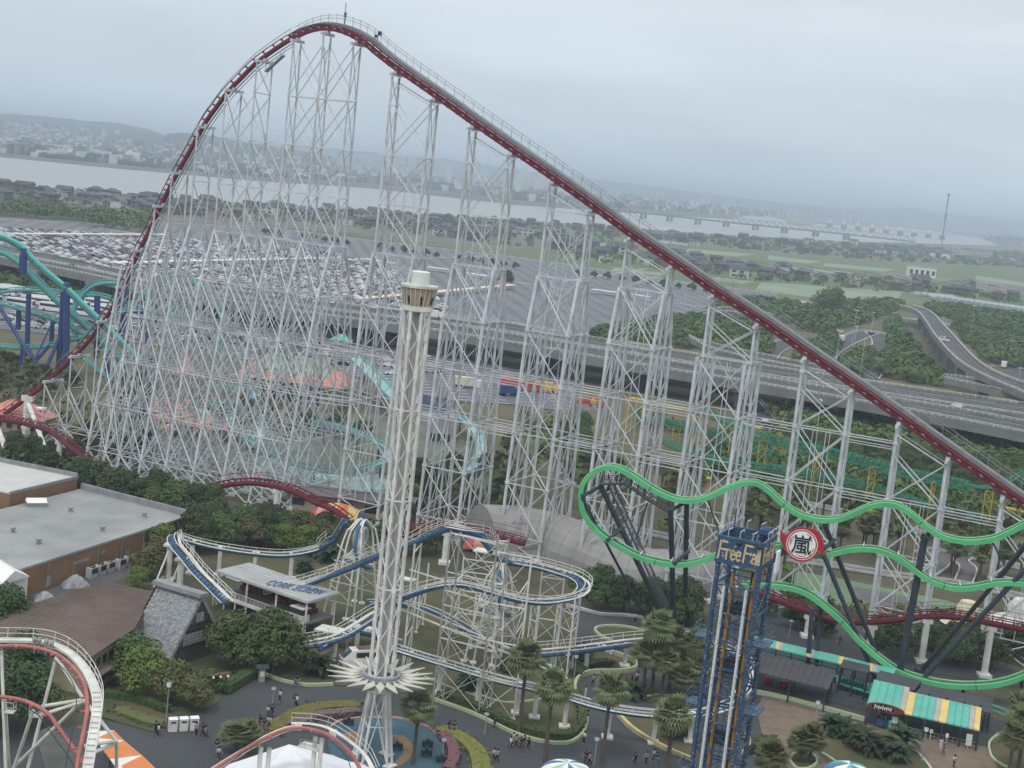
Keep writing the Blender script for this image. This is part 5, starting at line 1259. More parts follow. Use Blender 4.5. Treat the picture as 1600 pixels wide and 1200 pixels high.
def green_track(pts, off=0.0, ties=True):
 P = [A_(*q) for q in pts]; P = [p + pn_ * off for p in spline(P, 1.0)]; m = len(P); nrm = []
 for i in range(m):
  t = (P[min(i + 1, m - 1)] - P[max(i - 1, 0)]).normalized(); u = pn_.cross(t)
  if nrm and u.dot(nrm[-1]) < 0: u = -u
  nrm.append(u.normalized())
 if nrm[m // 2].z < 0: nrm = [-u for u in nrm]
 for s_ in (-.95, .95):
  b = MB(); V = []; F = []
  for i in range(m):
   c = P[i] + pn_ * s_
   for (w, h) in ((-.13, -.34), (.13, -.34), (.13, .34), (-.13, .34)): V.append(c + pn_ * w + nrm[i] * h)
  for i in range(m - 1):
   for k in range(4): F.append((i * 4 + k, i * 4 + (k + 1) % 4, (i + 1) * 4 + (k + 1) % 4, (i + 1) * 4 + k))
  b.add(V, F); b.build('rail', M_GREEN, ar)
  b = MB(); b.sweep([P[i] + pn_ * s_ + nrm[i] * .38 for i in range(m)], .07, 4); b.build('rail_edge', M_GREENL, ar)
 b = MB()
 for i in range(0, m, 2): b.beam(P[i] - pn_ * .85, P[i] + pn_ * .85, .3, .2)
 b.build('cross_tie', mat('green_shadow', (0.03, 0.17, 0.07), .6), ar, kind='stuff')  # ties in darker green: shade of the rail gap put into the colour
 b = MB(); V = []
 for i in range(m):
  for (w, h) in ((-.8, .20), (.8, .20), (.8, .26), (-.8, .26)): V.append(P[i] + pn_ * w + nrm[i] * h)
 b.add(V, [(i * 4 + k, i * 4 + (k + 1) % 4, (i + 1) * 4 + (k + 1) % 4, (i + 1) * 4 + k) for i in range(m - 1) for k in range(4)]); b.build('trough', MATS['green_shadow'], ar)  # dark plate added between the rails to draw the gap's shade
 for i in range(5, m, 9):
  for s_ in (-.95, .95):
   t = (P[min(i + 1, m - 1)] - P[i - 1]).normalized(); b = MB(); b.box(P[i] + pn_ * s_, (.14, .36, .82), axes=(t, pn_, nrm[i])); b.build('joint_flange', M_GREEN if i % 2 else MATS['green_shadow'], ar)
 return P, nrm
g1, n1 = green_track(up1); g2, n2 = green_track(up2); g3, n3 = green_track(low)
b = MB()
for i in range(8, len(g2), 4): b.beam(g2[i] + n2[i] * .7 - pn_ * 1.3, g2[i] + n2[i] * .7 + pn_ * 1.3, .14, .14)
b.build('magnet_bar', M_WHITE, ar, kind='stuff')
M_POST = mat('dark_slate_paint', (0.030, 0.045, 0.058), .5, col2=(0.04, 0.058, 0.072), scale=.4)
def AO(x, y, off): return A_(x, y) + pn_ * off
def dp(x1, y1, x2, y2, r, o1=1.2, o2=2.0, name='post'):
 a = AO(x1, y1, o1); b_ = G(x2, y2)
 r *= .52; q = MB(); q.tube(a, b_, r, 10, cap=True); L = (b_ - a).length
 for f in (.33, .66):
  c = a.lerp(b_, f); d_ = (b_ - a).normalized(); q.tube(c - d_ * .12, c + d_ * .12, r * 1.18, 10, cap=True)
 q.box((b_.x, b_.y, .25), (r * 4, r * 4, .5)); q.build(name, M_POST, ar)
dp(912, 775, 1015, 977, .42, 1.2); dp(937, 762, 1050, 990, .85, -1.0); dp(1050, 792, 1053, 985, .85, 1.4); dp(1071, 787, 1070, 975, .78, -1.4)
dp(1287, 862, 1370, 1066, .68, 1.4); dp(1287, 820, 1381, 1050, .72, -1.2); dp(1446, 835, 1402, 1072, 1.05, -.2); dp(1640, 815, 1438, 1050, .7, -2.2); dp(1640, 845, 1428, 1075, .75, 1.4); dp(1650, 800, 1446, 1043, .5, -3.5)
dp(1270, 948, 1261, 1052, .72, 1.2); dp(1282, 942, 1275, 1048, .66, -1.2); dp(1597, 1063, 1594, 1092, .5, 0); dp(1505, 1078, 1503, 1092, .5, 0); dp(1150, 1048, 1085, 1100, .5, 2)
for (x1, y1, x2, y2, r) in [(912, 773, 937, 762, .5), (951, 842, 972, 826, .5), (1051, 795, 1068, 788, .5), (1055, 878, 1074, 864, .55), (1287, 856, 1303, 846, .55), (1283, 823, 1299, 815, .4), (1225, 858, 1197, 885, .8), (1246, 823, 1258, 815, .4), (1445, 840, 1455, 832, .6)]:
 q = MB(); q.tube(AO(x1, y1, 1.3), AO(x2, y2, -1.3), r * .6, 8, cap=True); q.build('crossbeam', M_POST, ar)
for (x1, y1, x2, y2, r) in [(1010, 787, 992, 845, .2), (1105, 783, 1122, 832, .2), (1552, 850, 1570, 885, .2), (1365, 1000, 1375, 1040, .15)]:
 q = MB(); q.tube(AO(x1, y1, -.8), AO(x2, y2, -.8), r * .7, 6); q.build('brace', M_POST, ar)
# maintenance catwalk and ladder under the first crest
q = MB(); a, b_, c, d_ = AO(935, 758, -1), AO(975, 757, -1), AO(1012, 783, -1), AO(1045, 802, -1)
for s0, s1 in ((a, b_), (b_, c), (c, d_)):
 q.beam(s0, s1, 1.6, .15)
 for dz in (.6, 1.2): q.tube(s0 + pn_ * .8 + Vector((0, 0, dz)), s1 + pn_ * .8 + Vector((0, 0, dz)), .05, 3); q.tube(s0 - pn_ * .8 + Vector((0, 0, dz)), s1 - pn_ * .8 + Vector((0, 0, dz)), .05, 3)
 for k in range(6):
  e = s0.lerp(s1, k / 5); q.tube(e + pn_ * .8, e + pn_ * .8 + Vector((0, 0, 1.2)), .05, 3); q.tube(e - pn_ * .8, e - pn_ * .8 + Vector((0, 0, 1.2)), .05, 3)
q.build('catwalk', M_DARK, ar)
q = MB(); a = AO(941, 760, -2.0); e = G(1050, 988)
for s_ in (-.45, .45): q.beam(a + Vector((1.0 + s_, 0, 0)), e + Vector((1.0 + s_, 0, 0)), .1, .3)
for k in range(90):
 f = k / 90; c = a.lerp(e, f) + Vector((1.0, 0, 0)); q.box(c, (1.0, .25, .06))
q.build('stair', mat('stair_steel', (.12, .135, .145), .6), ar)
# big round sign
sg = thing('round_sign', 'round white sign with a black brush character in a red swirl on the green coaster', 'sign', AO(1255, 846, 2.2))
cS = AO(1255, 846, 2.4)
fw = (Vector((0, 0, HC)) - cS); fw = Vector((pn_.x * .6 + fw.x / fw.length * .4, pn_.y * .6 + fw.y / fw.length * .4, 0.05)).normalized()
sx = Vector((0, 0, 1)).cross(fw).normalized(); sy = fw.cross(sx).normalized()
def disc(b, R, z, n=40, r0=0.0):
 V = [cS + fw * z + sx * (R * cos(2 * pi * k / n)) + sy * (R * sin(2 * pi * k / n)) for k in range(n)]; V2 = [v - fw * .25 for v in V]; b.add(V + V2, [tuple(range(n))] + [(n + k, n + (k + 1) % n, (k + 1) % n, k) for k in range(n)])
M_SRED = mat('sign_red', (0.40, 0.025, 0.035), .4, var=.04); M_SWH = mat('sign_white', (0.82, 0.82, 0.80), .45, var=.03); M_INK = mat('sign_black', (0.012, 0.014, 0.016), .5, var=.02)
b = MB(); disc(b, 2.62, 0); b.build('sign_rim', M_SRED, sg)
b = MB()
for i, (r0, r1) in enumerate(((2.22, 2.32),)):
 n = 40; V = []
 for k in range(n): V += [cS + fw * .02 + sx * (r0 * cos(2 * pi * k / n)) + sy * (r0 * sin(2 * pi * k / n)), cS + fw * .02 + sx * (r1 * cos(2 * pi * k / n)) + sy * (r1 * sin(2 * pi * k / n))]
 b.add(V, [(2 * k, 2 * k + 1, (2 * k + 3) % (2 * n), (2 * k + 2) % (2 * n)) for k in range(n)])
b.build('rim_line', M_SWH, sg)
b = MB(); disc(b, 2.02, .05); b.build('sign_face', M_SWH, sg)
b = MB()
for (r0, r1, a0, a1) in [(1.72, 1.86, .5, 1.4), (1.72, 1.9, 2.3, 3.5), (1.70, 1.84, 4.2, 5.3), (1.5, 1.6, .2, 1.0), (1.52, 1.62, 2.6, 3.3), (1.74, 1.88, 5.7, 6.2)]:
 n = 12; V = []
 for k in range(n + 1):
  a = a0 + (a1 - a0) * k / n; w = sin(pi * k / n); V += [cS + fw * .08 + sx * (r0 * cos(a)) + sy * (r0 * sin(a)), cS + fw * .08 + sx * ((r0 + (r1 - r0) * w) * cos(a)) + sy * ((r0 + (r1 - r0) * w) * sin(a))]
 b.add(V, [(2 * k, 2 * k + 1, 2 * k + 3, 2 * k + 2) for k in range(n)])
b.build('swirl_stroke', M_SRED, sg)
def wing(pts):
 b = MB(); V = [AO(x, y, 2.2) for x, y in pts]; V2 = [v - pn_ * .4 for v in V]; n = len(V); b.add(V + V2, [tuple(range(n)), tuple(range(2 * n - 1, n - 1, -1))] + [(k, n + k, n + (k + 1) % n, (k + 1) % n) for k in range(n)]); b.build('red_swirl', M_SRED, sg)
wing([(1221, 823), (1226, 830), (1234, 832), (1240, 826), (1236, 850), (1244, 862), (1236, 862), (1226, 850), (1221, 837)]); wing([(1262, 821), (1274, 823), (1283, 831), (1288, 843), (1290, 868), (1284, 860), (1278, 852), (1274, 840)])
me = text_mesh('嵐', 3.0, M_INK, .03)
o = bpy.data.objects.new('lettering', me); COL.objects.link(o); o.parent = sg; xs = [v.co.x for v in me.vertices]; ys_ = [v.co.y for v in me.vertices]; cx, cy = (min(xs) + max(xs)) / 2, (min(ys_) + max(ys_)) / 2
for v in me.vertices: v.co.x = (v.co.x - cx) * 1.0; v.co.y = v.co.y - cy
mm = Matrix((sx, sy, fw)).transposed().to_4x4(); p = cS + fw * .12; w_ = sg['_w']; mm.translation = Vector((p.x - w_[0], p.y - w_[1], p.z - w_[2])); o.matrix_local = mm
sol = o.modifiers.new('thick', 'SOLIDIFY') if False else None
# ---------------------------------------------------------------- tall white lattice tower with star shaped canopy
cT = G(582, 1190); H1 = 56.0
tw = thing('ride_tower', 'tall white lattice tower with drum head and star of pointed panels', 'tower', cT)
def TP(a, r, z): return Vector((cT.x + r * cos(a), cT.y + r * sin(a), z))
nC = 8
def rad(z): return 2.15 if z > 12 else 2.15
zt = UP(582, 1190, 482) - .2; zs = UP(582, 1190, 1057)
for k in range(nC):
 a = 2 * pi * (k + .5) / nC; q = MB(); q.beam(TP(a, 1.42, zs), TP(a, 1.50, zt), .27, .30, up=Vector((cos(a), sin(a), 0))); q.build('column', M_WHITE, tw)
br = MB(); z = zs + .3; step = 2.1; j = 0
while z < zt - step:
 for k in range(nC):
  a0, a1 = 2 * pi * (k + .5) / nC, 2 * pi * (k + 1.5) / nC
  if True:
   if (j + k) % 2: br.tube(TP(a0, 1.42, z), TP(a1, 1.42, z + step), .075, 4)
   else: br.tube(TP(a1, 1.42, z), TP(a0, 1.42, z + step), .075, 4)
   if j % 2: br.box(TP(a0, 1.44, z), (.34, .42, .7), a0)
 if j % 5 == 0:
  for k in range(nC): br.tube(TP(2 * pi * (k + .5) / nC, 1.5, z), TP(2 * pi * (k + 1.5) / nC, 1.5, z), .11, 4)
 z += step; j += 1
br.build('lattice', M_WHITE, tw)
q = MB(); q.tube(TP(0, 0, zs), TP(0, 0, zt), .36, 10); q.build('inner_shaft', mat('shaft_grey', (0.42, 0.42, 0.40), .7, col2=(.36, .36, .34), scale=.8), tw, smooth=True)
M_TAN = mat('tan_panel', (0.42, 0.33, 0.22), .7, scale=.6)
q = MB(); q.lathe((cT.x, cT.y, 0), [(1.5, zt - .15), (1.72, zt), (1.74, zt + .55), (1.6, zt + .55)], 28); q.build('drum_base', M_WHITE, tw)
hd = UP(582, 1190, 449) - zt
q = MB(); q.lathe((cT.x, cT.y, 0), [(1.66, zt + .5), (2.0, zt + hd)], 28); dr_ = q.build('drum_wall', M_TAN, tw)
q = MB()
for k in range(22):
 a = 2 * pi * k / 22; q.tube(TP(a, 1.70, zt + .5), TP(a, 2.06, zt + hd), .045, 4)
q.build('drum_rib', M_WHITE, dr_)
for k in range(8):
 a = 2 * pi * (k + .3) / 8; q = MB(); q.beam(TP(a, 1.76, zt + .8), TP(a, 1.94, zt + 1.7), .22, .05, up=Vector((cos(a), sin(a), 0))); q.build('vent', M_DARK, dr_)
q = MB(); q.lathe((cT.x, cT.y, 0), [(2.0, zt + hd - .02), (2.14, zt + hd), (2.14, zt + hd + .28), (2.0, zt + hd + .3), (0.1, zt + hd + .36)], 28); q.build('drum_roof', mat('weathered_white', (.62, .63, .58), .6, col2=(.40, .42, .38), scale=.5), tw)
q = MB(); q.lathe((cT.x, cT.y, 0), [(1.05, zt + hd + .3), (1.05, zt + hd + 1.75), (.98, zt + hd + 1.82), (.05, zt + hd + 1.85)], 20); q.build('machine_house', mat('white_box', (.72, .75, .73), .6, col2=(.60, .66, .63), scale=.5), tw)
# star canopy
ns_ = 20
q = MB(); q.lathe((cT.x, cT.y, 0), [(1.5, zs - .1), (2.4, zs - .1), (2.4, zs + .1), (1.5, zs + .1)], 32); q.lathe((cT.x, cT.y, 0), [(1.9, zs + .35), (2.2, zs + .35), (2.2, zs + .45), (1.9, zs + .45)], 32); q.build('ring_platform', M_STEELD, tw)
M_STAR = mat('star_panel', (0.54, 0.53, 0.47), .6, col2=(.46, .44, .38), scale=.5)
for k in range(ns_):
 a = 2 * pi * (k + .25) / ns_; d = pi / ns_ * .98
 q = MB(); tip = TP(a, 6.4, zs + .25); l, r_ = TP(a - d, 3.5, zs + .05), TP(a + d, 3.5, zs + .05); mid = TP(a, 2.5, zs - 1.0)
 q.add([l, r_, tip, mid, TP(a, 2.4, zs + .2)], [(0, 2, 4), (4, 2, 1), (0, 3, 2), (3, 1, 2), (0, 4, 3), (4, 1, 3)]); q.tube(l, tip, .05, 4); q.tube(r_, tip, .05, 4); q.tube(TP(a, 2.4, zs + .2), tip, .04, 4)
 q.build('star_panel', M_STAR, tw)
# splayed base
zb = zs - 1.2; q = MB(); q.lathe((cT.x, cT.y, 0), [(1.3, zb - .6), (1.55, zb - .4), (1.55, zb + .1), (1.4, zb + 1.0)], 16); q.build('collar', M_WHITE, tw)
for k in range(4):
 a = 2 * pi * (k + .5) / 4 + .2; q = MB()
 for s_ in (-.35, .35): q.beam(TP(a + s_ * .9, 1.25, zb - .3), TP(a + s_ * .5, 2.6, .2), .22, .22)
 q.tube(TP(a - .3, 1.7, zb * .6), TP(a + .3, 1.9, zb * .45), .07, 4); q.box(TP(a, 2.6, .2), (1.6, 1.0, .4), a + pi / 2); q.build('base_leg', M_WHITE, tw)
 a2 = a + pi / 2; q = MB(); q.tube(TP(a + .2, 1.35, zb - .6), TP(a2 - .2, 2.5, .5), .07, 4); q.tube(TP(a2 - .2, 1.35, zb - .6), TP(a + .2, 2.5, .5), .07, 4); q.tube(TP(a + .2, 1.9, zb * .52), TP(a2 - .2, 1.9, zb * .52), .07, 4); q.build('base_brace', M_WHITE, tw)
# ---------------------------------------------------------------- blue drop tower with lettered head
ff = None; YF = 138.0; c0 = D(1122.7, 837, YF); th = radians(-22); U_ = Vector((cos(th), sin(th), 0)); V_ = Vector((-sin(th), cos(th), 0)); wF, dF = 4.25, 4.9; zT = c0.z; hS = 2.3
ff = thing('drop_tower', 'worn blue steel drop tower with lettered box head in the right foreground', 'tower', (c0.x, c0.y, 0))
def FP(u, v, z): return Vector((c0.x, c0.y, 0)) + U_ * u + V_ * v + Vector((0, 0, z))
M_FBLUE = mat('worn_blue', (0.034, 0.080, 0.165), .5, col2=(0.055, 0.105, 0.19), scale=.9, detail=8)
def rust(name, base, spot):
 m = mat(name, base, .5, col2=base, scale=1); nt = m.node_tree; p = nt.nodes['Principled BSDF']; src = p.inputs['Base Color'].links[0].from_socket
 g_ = nt.nodes.new('ShaderNodeNewGeometry'); n_ = nt.nodes.new('ShaderNodeTexNoise'); n_.inputs['Scale'].default_value = 5; n_.inputs['Detail'].default_value = 5; nt.links.new(g_.outputs['Position'], n_.inputs['Vector'])
 r_ = nt.nodes.new('ShaderNodeMapRange'); r_.inputs['From Min'].default_value = .60; r_.inputs['From Max'].default_value = .63; nt.links.new(n_.outputs['Fac'], r_.inputs['Value'])
 x_ = nt.nodes.new('ShaderNodeMix'); x_.data_type = 'RGBA'; nt.links.new(r_.outputs['Result'], x_.inputs['Factor']); nt.links.new(src, x_.inputs['A']); x_.inputs['B'].default_value = (*spot, 1); nt.links.new(x_.outputs['Result'], p.inputs['Base Color']); return m
M_FB2 = rust('peeling_blue', (0.038, 0.080, 0.15), (0.30, 0.35, 0.40)); M_FW = rust('peeling_white', (0.62, 0.65, 0.66), (.12, .2, .3)); M_FO = rust('rust_orange', (0.36, 0.19, 0.06), (.3, .12, .05))
zS = zT - hS
for (u0, v0, u1, v1, nm) in [(0, 0, wF, 0, 'sign_front'), (wF, 0, wF, dF, 'sign_side'), (wF, dF, 0, dF, 'sign_back'), (0, dF, 0, 0, 'sign_left')]:
 q = MB(); a, b_ = FP(u0, v0, zS + hS / 2), FP(u1, v1, zS + hS / 2); q.beam(a, b_, .12, hS - .1); q.build(nm, M_FB2, ff)
q = MB()
for z in (zT, zS):
 for (u0, v0, u1, v1) in [(0, 0, wF, 0), (wF, 0, wF, dF), (wF, dF, 0, dF), (0, dF, 0, 0)]: q.beam(FP(u0, v0, z), FP(u1, v1, z), .22, .22)
q.build('head_frame', M_FBLUE, ff)
q = MB()
for (u, v) in [(.9, 0), (2.0, 0), (3.2, 0), (wF, 1.6), (wF, 3.2), (0, dF), (1.4, dF), (2.8, dF), (wF, dF)]:
 q.tube(FP(u, v, zT), FP(u, v, zT + .75), .035, 4); q.tube(FP(u, v, zT + .75), FP(u + .3, v + .3, zT + .95), .05, 4)
q.build('antenna', M_STEEL, ff)
q = MB(); q.box(FP(3.4, 4.3, zT + .25), (1.2, .8, .5), th); q.tube(FP(2.9, 4.6, zT + .5), FP(4.3, 4.6, zT + .6), .16, 8, cap=True); q.tube(FP(.2, dF, zT), FP(.2, dF, zT + 1.8), .09, 4); q.build('winch', M_FBLUE, ff)
for (u, v) in [(2.0, -.15), (wF * .93, -.2)]:
 q = MB(); q.lathe(FP(u, v, zT - .35), [(.05, -.2), (.25, -.1), (.28, .1), (.05, .25)], 8); q.build('floodlight', M_DARK, ff)
# painted strokes of the lettering "Free Fall": each letter drawn as strokes (x, z) in letter boxes
LET = {'F': [((0, 0), (.12, 1)), ((.12, 1), (.8, .96)), ((.07, .55), (.72, .52))],
  'r': [((0, 0), (0, .56)), ((0, .42), (.18, .56)), ((.18, .56), (.34, .54))],
  'e': [((.05, .30), (.42, .30)), ((.42, .30), (.40, .46)), ((.40, .46), (.24, .57)), ((.24, .57), (.08, .48)), ((.08, .48), (.02, .28)), ((.02, .28), (.10, .08)), ((.10, .08), (.26, 0)), ((.26, 0), (.42, .08))],
  'a': [((.06, .48), (.24, .57)), ((.24, .57), (.40, .46)), ((.40, .46), (.42, 0)), ((.42, .32), (.16, .32)), ((.16, .32), (.02, .16)), ((.02, .16), (.12, 0)), ((.12, 0), (.32, .04)), ((.32, .04), (.42, .16))],
  'l': [((0, 0), (.02, 1))]}
def letters(word, origin, ax, nrm_, size, m, parent, thick=.10, wscale=1.0):
 x = 0
 for ch in word:
  if ch == ' ': x += .22 * wscale; continue
  q = MB()
  for (p0, p1) in LET[ch]:
   a = origin + ax * ((x + p0[0] * wscale) * size) + Vector((0, 0, p0[1] * size)); b_ = origin + ax * ((x + p1[0] * wscale) * size) + Vector((0, 0, p1[1] * size)); d_ = (b_ - a).normalized(); q.beam(a - d_ * thick * .4, b_ + d_ * thick * .4, .06, thick, up=nrm_.cross(d_)) if False else q.box((a + b_) / 2, ((b_ - a).length + thick * .8, thick, .06), axes=(d_, nrm_.cross(d_), nrm_))
  q.build('letter', m, parent); x += {'F': .82, 'r': .42, 'e': .56, 'a': .58, 'l': .20}[ch] * wscale
M_LETC = mat('cream_letter', (0.70, 0.58, 0.34), .6, var=.12, scale=3)
letters('Free Fall', FP(.22, -.10, zS + .32), U_, -V_, 1.62, M_LETC, ff, .15, .565)
letters('Free Fall', FP(wF + .10, .3, zS + .32), V_, U_, 1.5, M_LETC, ff, .13, .62)
for (u, v) in [(0.25, .15), (wF - .1, .15), (wF - .1, dF - .15), (0.25, dF - .15)]:
 q = MB(); q.beam(FP(u, v, 0), FP(u, v, zS), .34, .34); q.build('column', M_FB2, ff)
for (u, v, m) in [(1.15, -.15, M_FW), (wF - 1.0, -.15, M_FW), (1.7, .5, M_FO), (wF - .55, .5, M_FO), (1.3, 2.6, M_DARK), (wF - 1.2, 2.6, M_DARK)]:
 q = MB(); q.beam(FP(u, v, 0), FP(u, v, zS - (1.0 if m is not M_FW else 2.2)), .2, .2); q.build('guide_rail', m, ff)
q = MB(); z = 1.0; j = 0
while z < zS - 1.5:
 for (u0, v0, u1, v1) in [(0.25, .15, wF, .15), (wF, 0.15, wF, dF), (wF, dF, .25, dF), (0.25, dF, .25, .15)]:
  q.beam(FP(u0, v0, z), FP(u1, v1, z), .16, .16)
  if j % 2 == 0: q.tube(FP(u0, v0, z), FP(u1, v1, z + 2.6), .07, 4)
  else: q.tube(FP(u1, v1, z), FP(u0, v0, z + 2.6), .07, 4)
 q.beam(FP(.3, 2.4, z + 1.2), FP(wF, 2.4, z + 1.2), .12, .12); z += 2.6; j += 1
q.build('lattice', M_FB2, ff)
q = MB(); z = 1.0
while z < zS - 2:
 q.tube(FP(1.15, .6, z), FP(wF - 1.0, .6, z), .035, 3); z += .5
for u in (1.9, 2.5): q.tube(FP(u, .9, 0), FP(u, .9, zS - 2), .05, 4)
q.build('ladder_rungs', M_FBLUE, ff, kind='stuff')
for zz in (zS - 7.5, zS - 14, zS - 21):
 q = MB(); q.box(FP(-.3, 1.2, zz), (1.8, 2.2, .15), th); q.box(FP(wF + .5, 2.2, zz), (1.6, 3.0, .15), th)
 for u in (-1.1, .5): q.tube(FP(u, .1, zz), FP(u, .1, zz + 1.2), .05, 4); q.tube(FP(u, 2.3, zz), FP(u, 2.3, zz + 1.2), .05, 4)
 for dz in (.6, 1.2):
  q.tube(FP(-1.1, .1, zz + dz), FP(-1.1, 2.3, zz + dz), .04, 3); q.tube(FP(-1.1, .1, zz + dz), FP(.5, .1, zz + dz), .04, 3); q.tube(FP(wF + 1.3, .7, zz + dz), FP(wF + 1.3, 3.7, zz + dz), .04, 3); q.tube(FP(wF, .7, zz + dz), FP(wF + 1.3, .7, zz + dz), .04, 3)
 q.build('platform', M_FB2, ff)
for zz, hh in ((zS - 4.5, 1.0), (zS - 10, 1.2), (zS - 17, 1.0)):
 q = MB(); q.box(FP(2.2, 1.6, zz), (1.8, 1.4, hh), th); q.box(FP(2.2, 1.6, zz + hh * .7), (1.2, 1.0, .4), th); q.build('machinery', M_DARK, ff)
q = MB(); a = FP(wF + 1.2, 1.2, zS + .7); q.box(a, (.15, 1.3, 2.0), th); q.build('speaker_panel', M_WROOF, ff)
# ---------------------------------------------------------------- white and blue corkscrew coaster
ck = thing('roller_coaster', 'blue and white corkscrew coaster with handrailed track wound around the white tower', 'roller coaster', G(700, 1080))
M_CW = mat('coaster_white', (0.70, 0.70, 0.66), .5, col2=(0.55, 0.55, 0.50), scale=.6)
M_CB = mat('coaster_blue', (0.065, 0.155, 0.29), .5, col2=(0.045, 0.10, 0.18), scale=.6)
def ctrack(pts, z, rail_side=1, hand=True, both=False, r=.30, ban=None):
 P = spline([G(x, y, zz) for (x, y), zz in zip(pts, z)], .9); m = len(P)
 nr = []
 for i in range(m):
  t = (P[min(i + 1, m - 1)] - P[max(i - 1, 0)]).normalized(); a = t.cross(Vector((0, 0, 1))).normalized(); u = a.cross(t)
  bk = ban(i / (m - 1)) if ban else 0; nr.append((u * cos(bk) + a * sin(bk)).normalized())
 b = MB(); b.sweep([P[i] - nr[i] * .45 for i in range(m)], r * 1.1, 7); b.build('spine', M_CB, ck, smooth=True)
 b = MB()
 for s_ in (-.6, .6): b.rect_sweep(P, .12, .12, normals=nr, dz=.15, ds=s_)
 b.build('rails', M_CW, ck)
 b = MB()
 for i in range(0, m):
  t = (P[min(i + 1, m - 1)] - P[max(i - 1, 0)]).normalized(); a = t.cross(nr[i]).normalized(); b.beam(P[i] - a * .65, P[i] + a * .65, .14, .12); b.beam(P[i], P[i] - nr[i] * .45, .12, .12)
 b.build('ties', M_CB, ck, kind='stuff')
 if hand:
  for sd in ((rail_side, -rail_side) if both else (rail_side,)):
   b = MB(); w = MB()
   w.rect_sweep(P, .42, .07, dz=.0, ds=sd * 1.22)
   for dz in (.55, 1.05): b.rect_sweep(P, .075, .075, dz=dz, ds=sd * 1.5)
   for i in range(0, m, 2):
    t = (P[min(i + 1, m - 1)] - P[max(i - 1, 0)]).normalized(); a = t.cross(Vector((0, 0, 1))).normalized(); b.tube(P[i] + a * sd * 1.5, P[i] + a * sd * 1.5 + Vector((0, 0, 1.05)), .05, 3)
   w.build('walkway', M_CW, ck); b.build('handrail', M_CW, ck)
 return P
# left turn: high outer sweep
c1 = ctrack([(352, 940), (330, 918), (305, 893), (285, 868), (270, 850), (268, 838), (276, 835), (300, 843), (340, 853), (400, 862), (450, 864), (500, 853), (525, 838)], [4.5, 5, 6, 6.8, 7, 7, 7, 6.5, 6, 5.6, 5.6, 6.5, 9], 1, ban=lambda f: -.5 if f < .55 else -.2)
c2 = ctrack([(525, 838), (535, 822), (541, 812)], [9, 12, 14.5], 1, hand=False)
# lift hill from the station, apex and drop into the right turn
c3 = ctrack([(415, 925), (470, 912), (520, 895), (562, 878), (600, 862), (640, 848), (675, 832), (705, 821)], [3.5, 5.5, 8, 11, 14, 17, 19.5, 22], 1, both=True)
c4 = ctrack([(705, 821), (725, 825), (747, 832), (762, 850), (778, 868), (800, 877)], [22, 22, 21, 17.5, 14.5, 13], 1)
c5 = ctrack([(800, 877), (840, 884), (875, 894), (897, 902), (909, 914), (900, 927), (878, 934), (845, 938), (810, 934), (775, 924), (740, 914), (705, 909), (670, 916), (630, 930)], [13, 12.5, 12, 12, 12, 11.8, 11.5, 11.5, 12, 12.8, 13.5, 14, 13, 11], -1, both=False, ban=lambda f: .45 if f < .6 else .05)
c6 = ctrack([(630, 930), (600, 952), (565, 976), (535, 993), (505, 1002), (470, 1007), (440, 1003)], [11, 8, 6, 4.8, 4, 3.6, 3.4], 1)
# brake run along the front and the loop behind the palms
c7 = ctrack([(622, 1012), (660, 1024), (720, 1042), (780, 1060), (840, 1074), (885, 1086), (940, 1102), (1000, 1112), (1060, 1115), (1110, 1109), (1150, 1090), (1165, 1060), (1150, 1030), (1110, 1008), (1050, 1000), (1000, 1002), (950, 1008), (895, 1015), (840, 1020)], [5, 5, 5, 4.8, 4.6, 4.5, 4.5, 4.5, 4.5, 4.5, 4.4, 4.2, 4, 4, 4, 4, 4, 4, 4], 1, both=False)
c8 = ctrack([(500, 1010), (560, 985), (622, 1002)], [3.5, 3.2, 5], 1, hand=False)
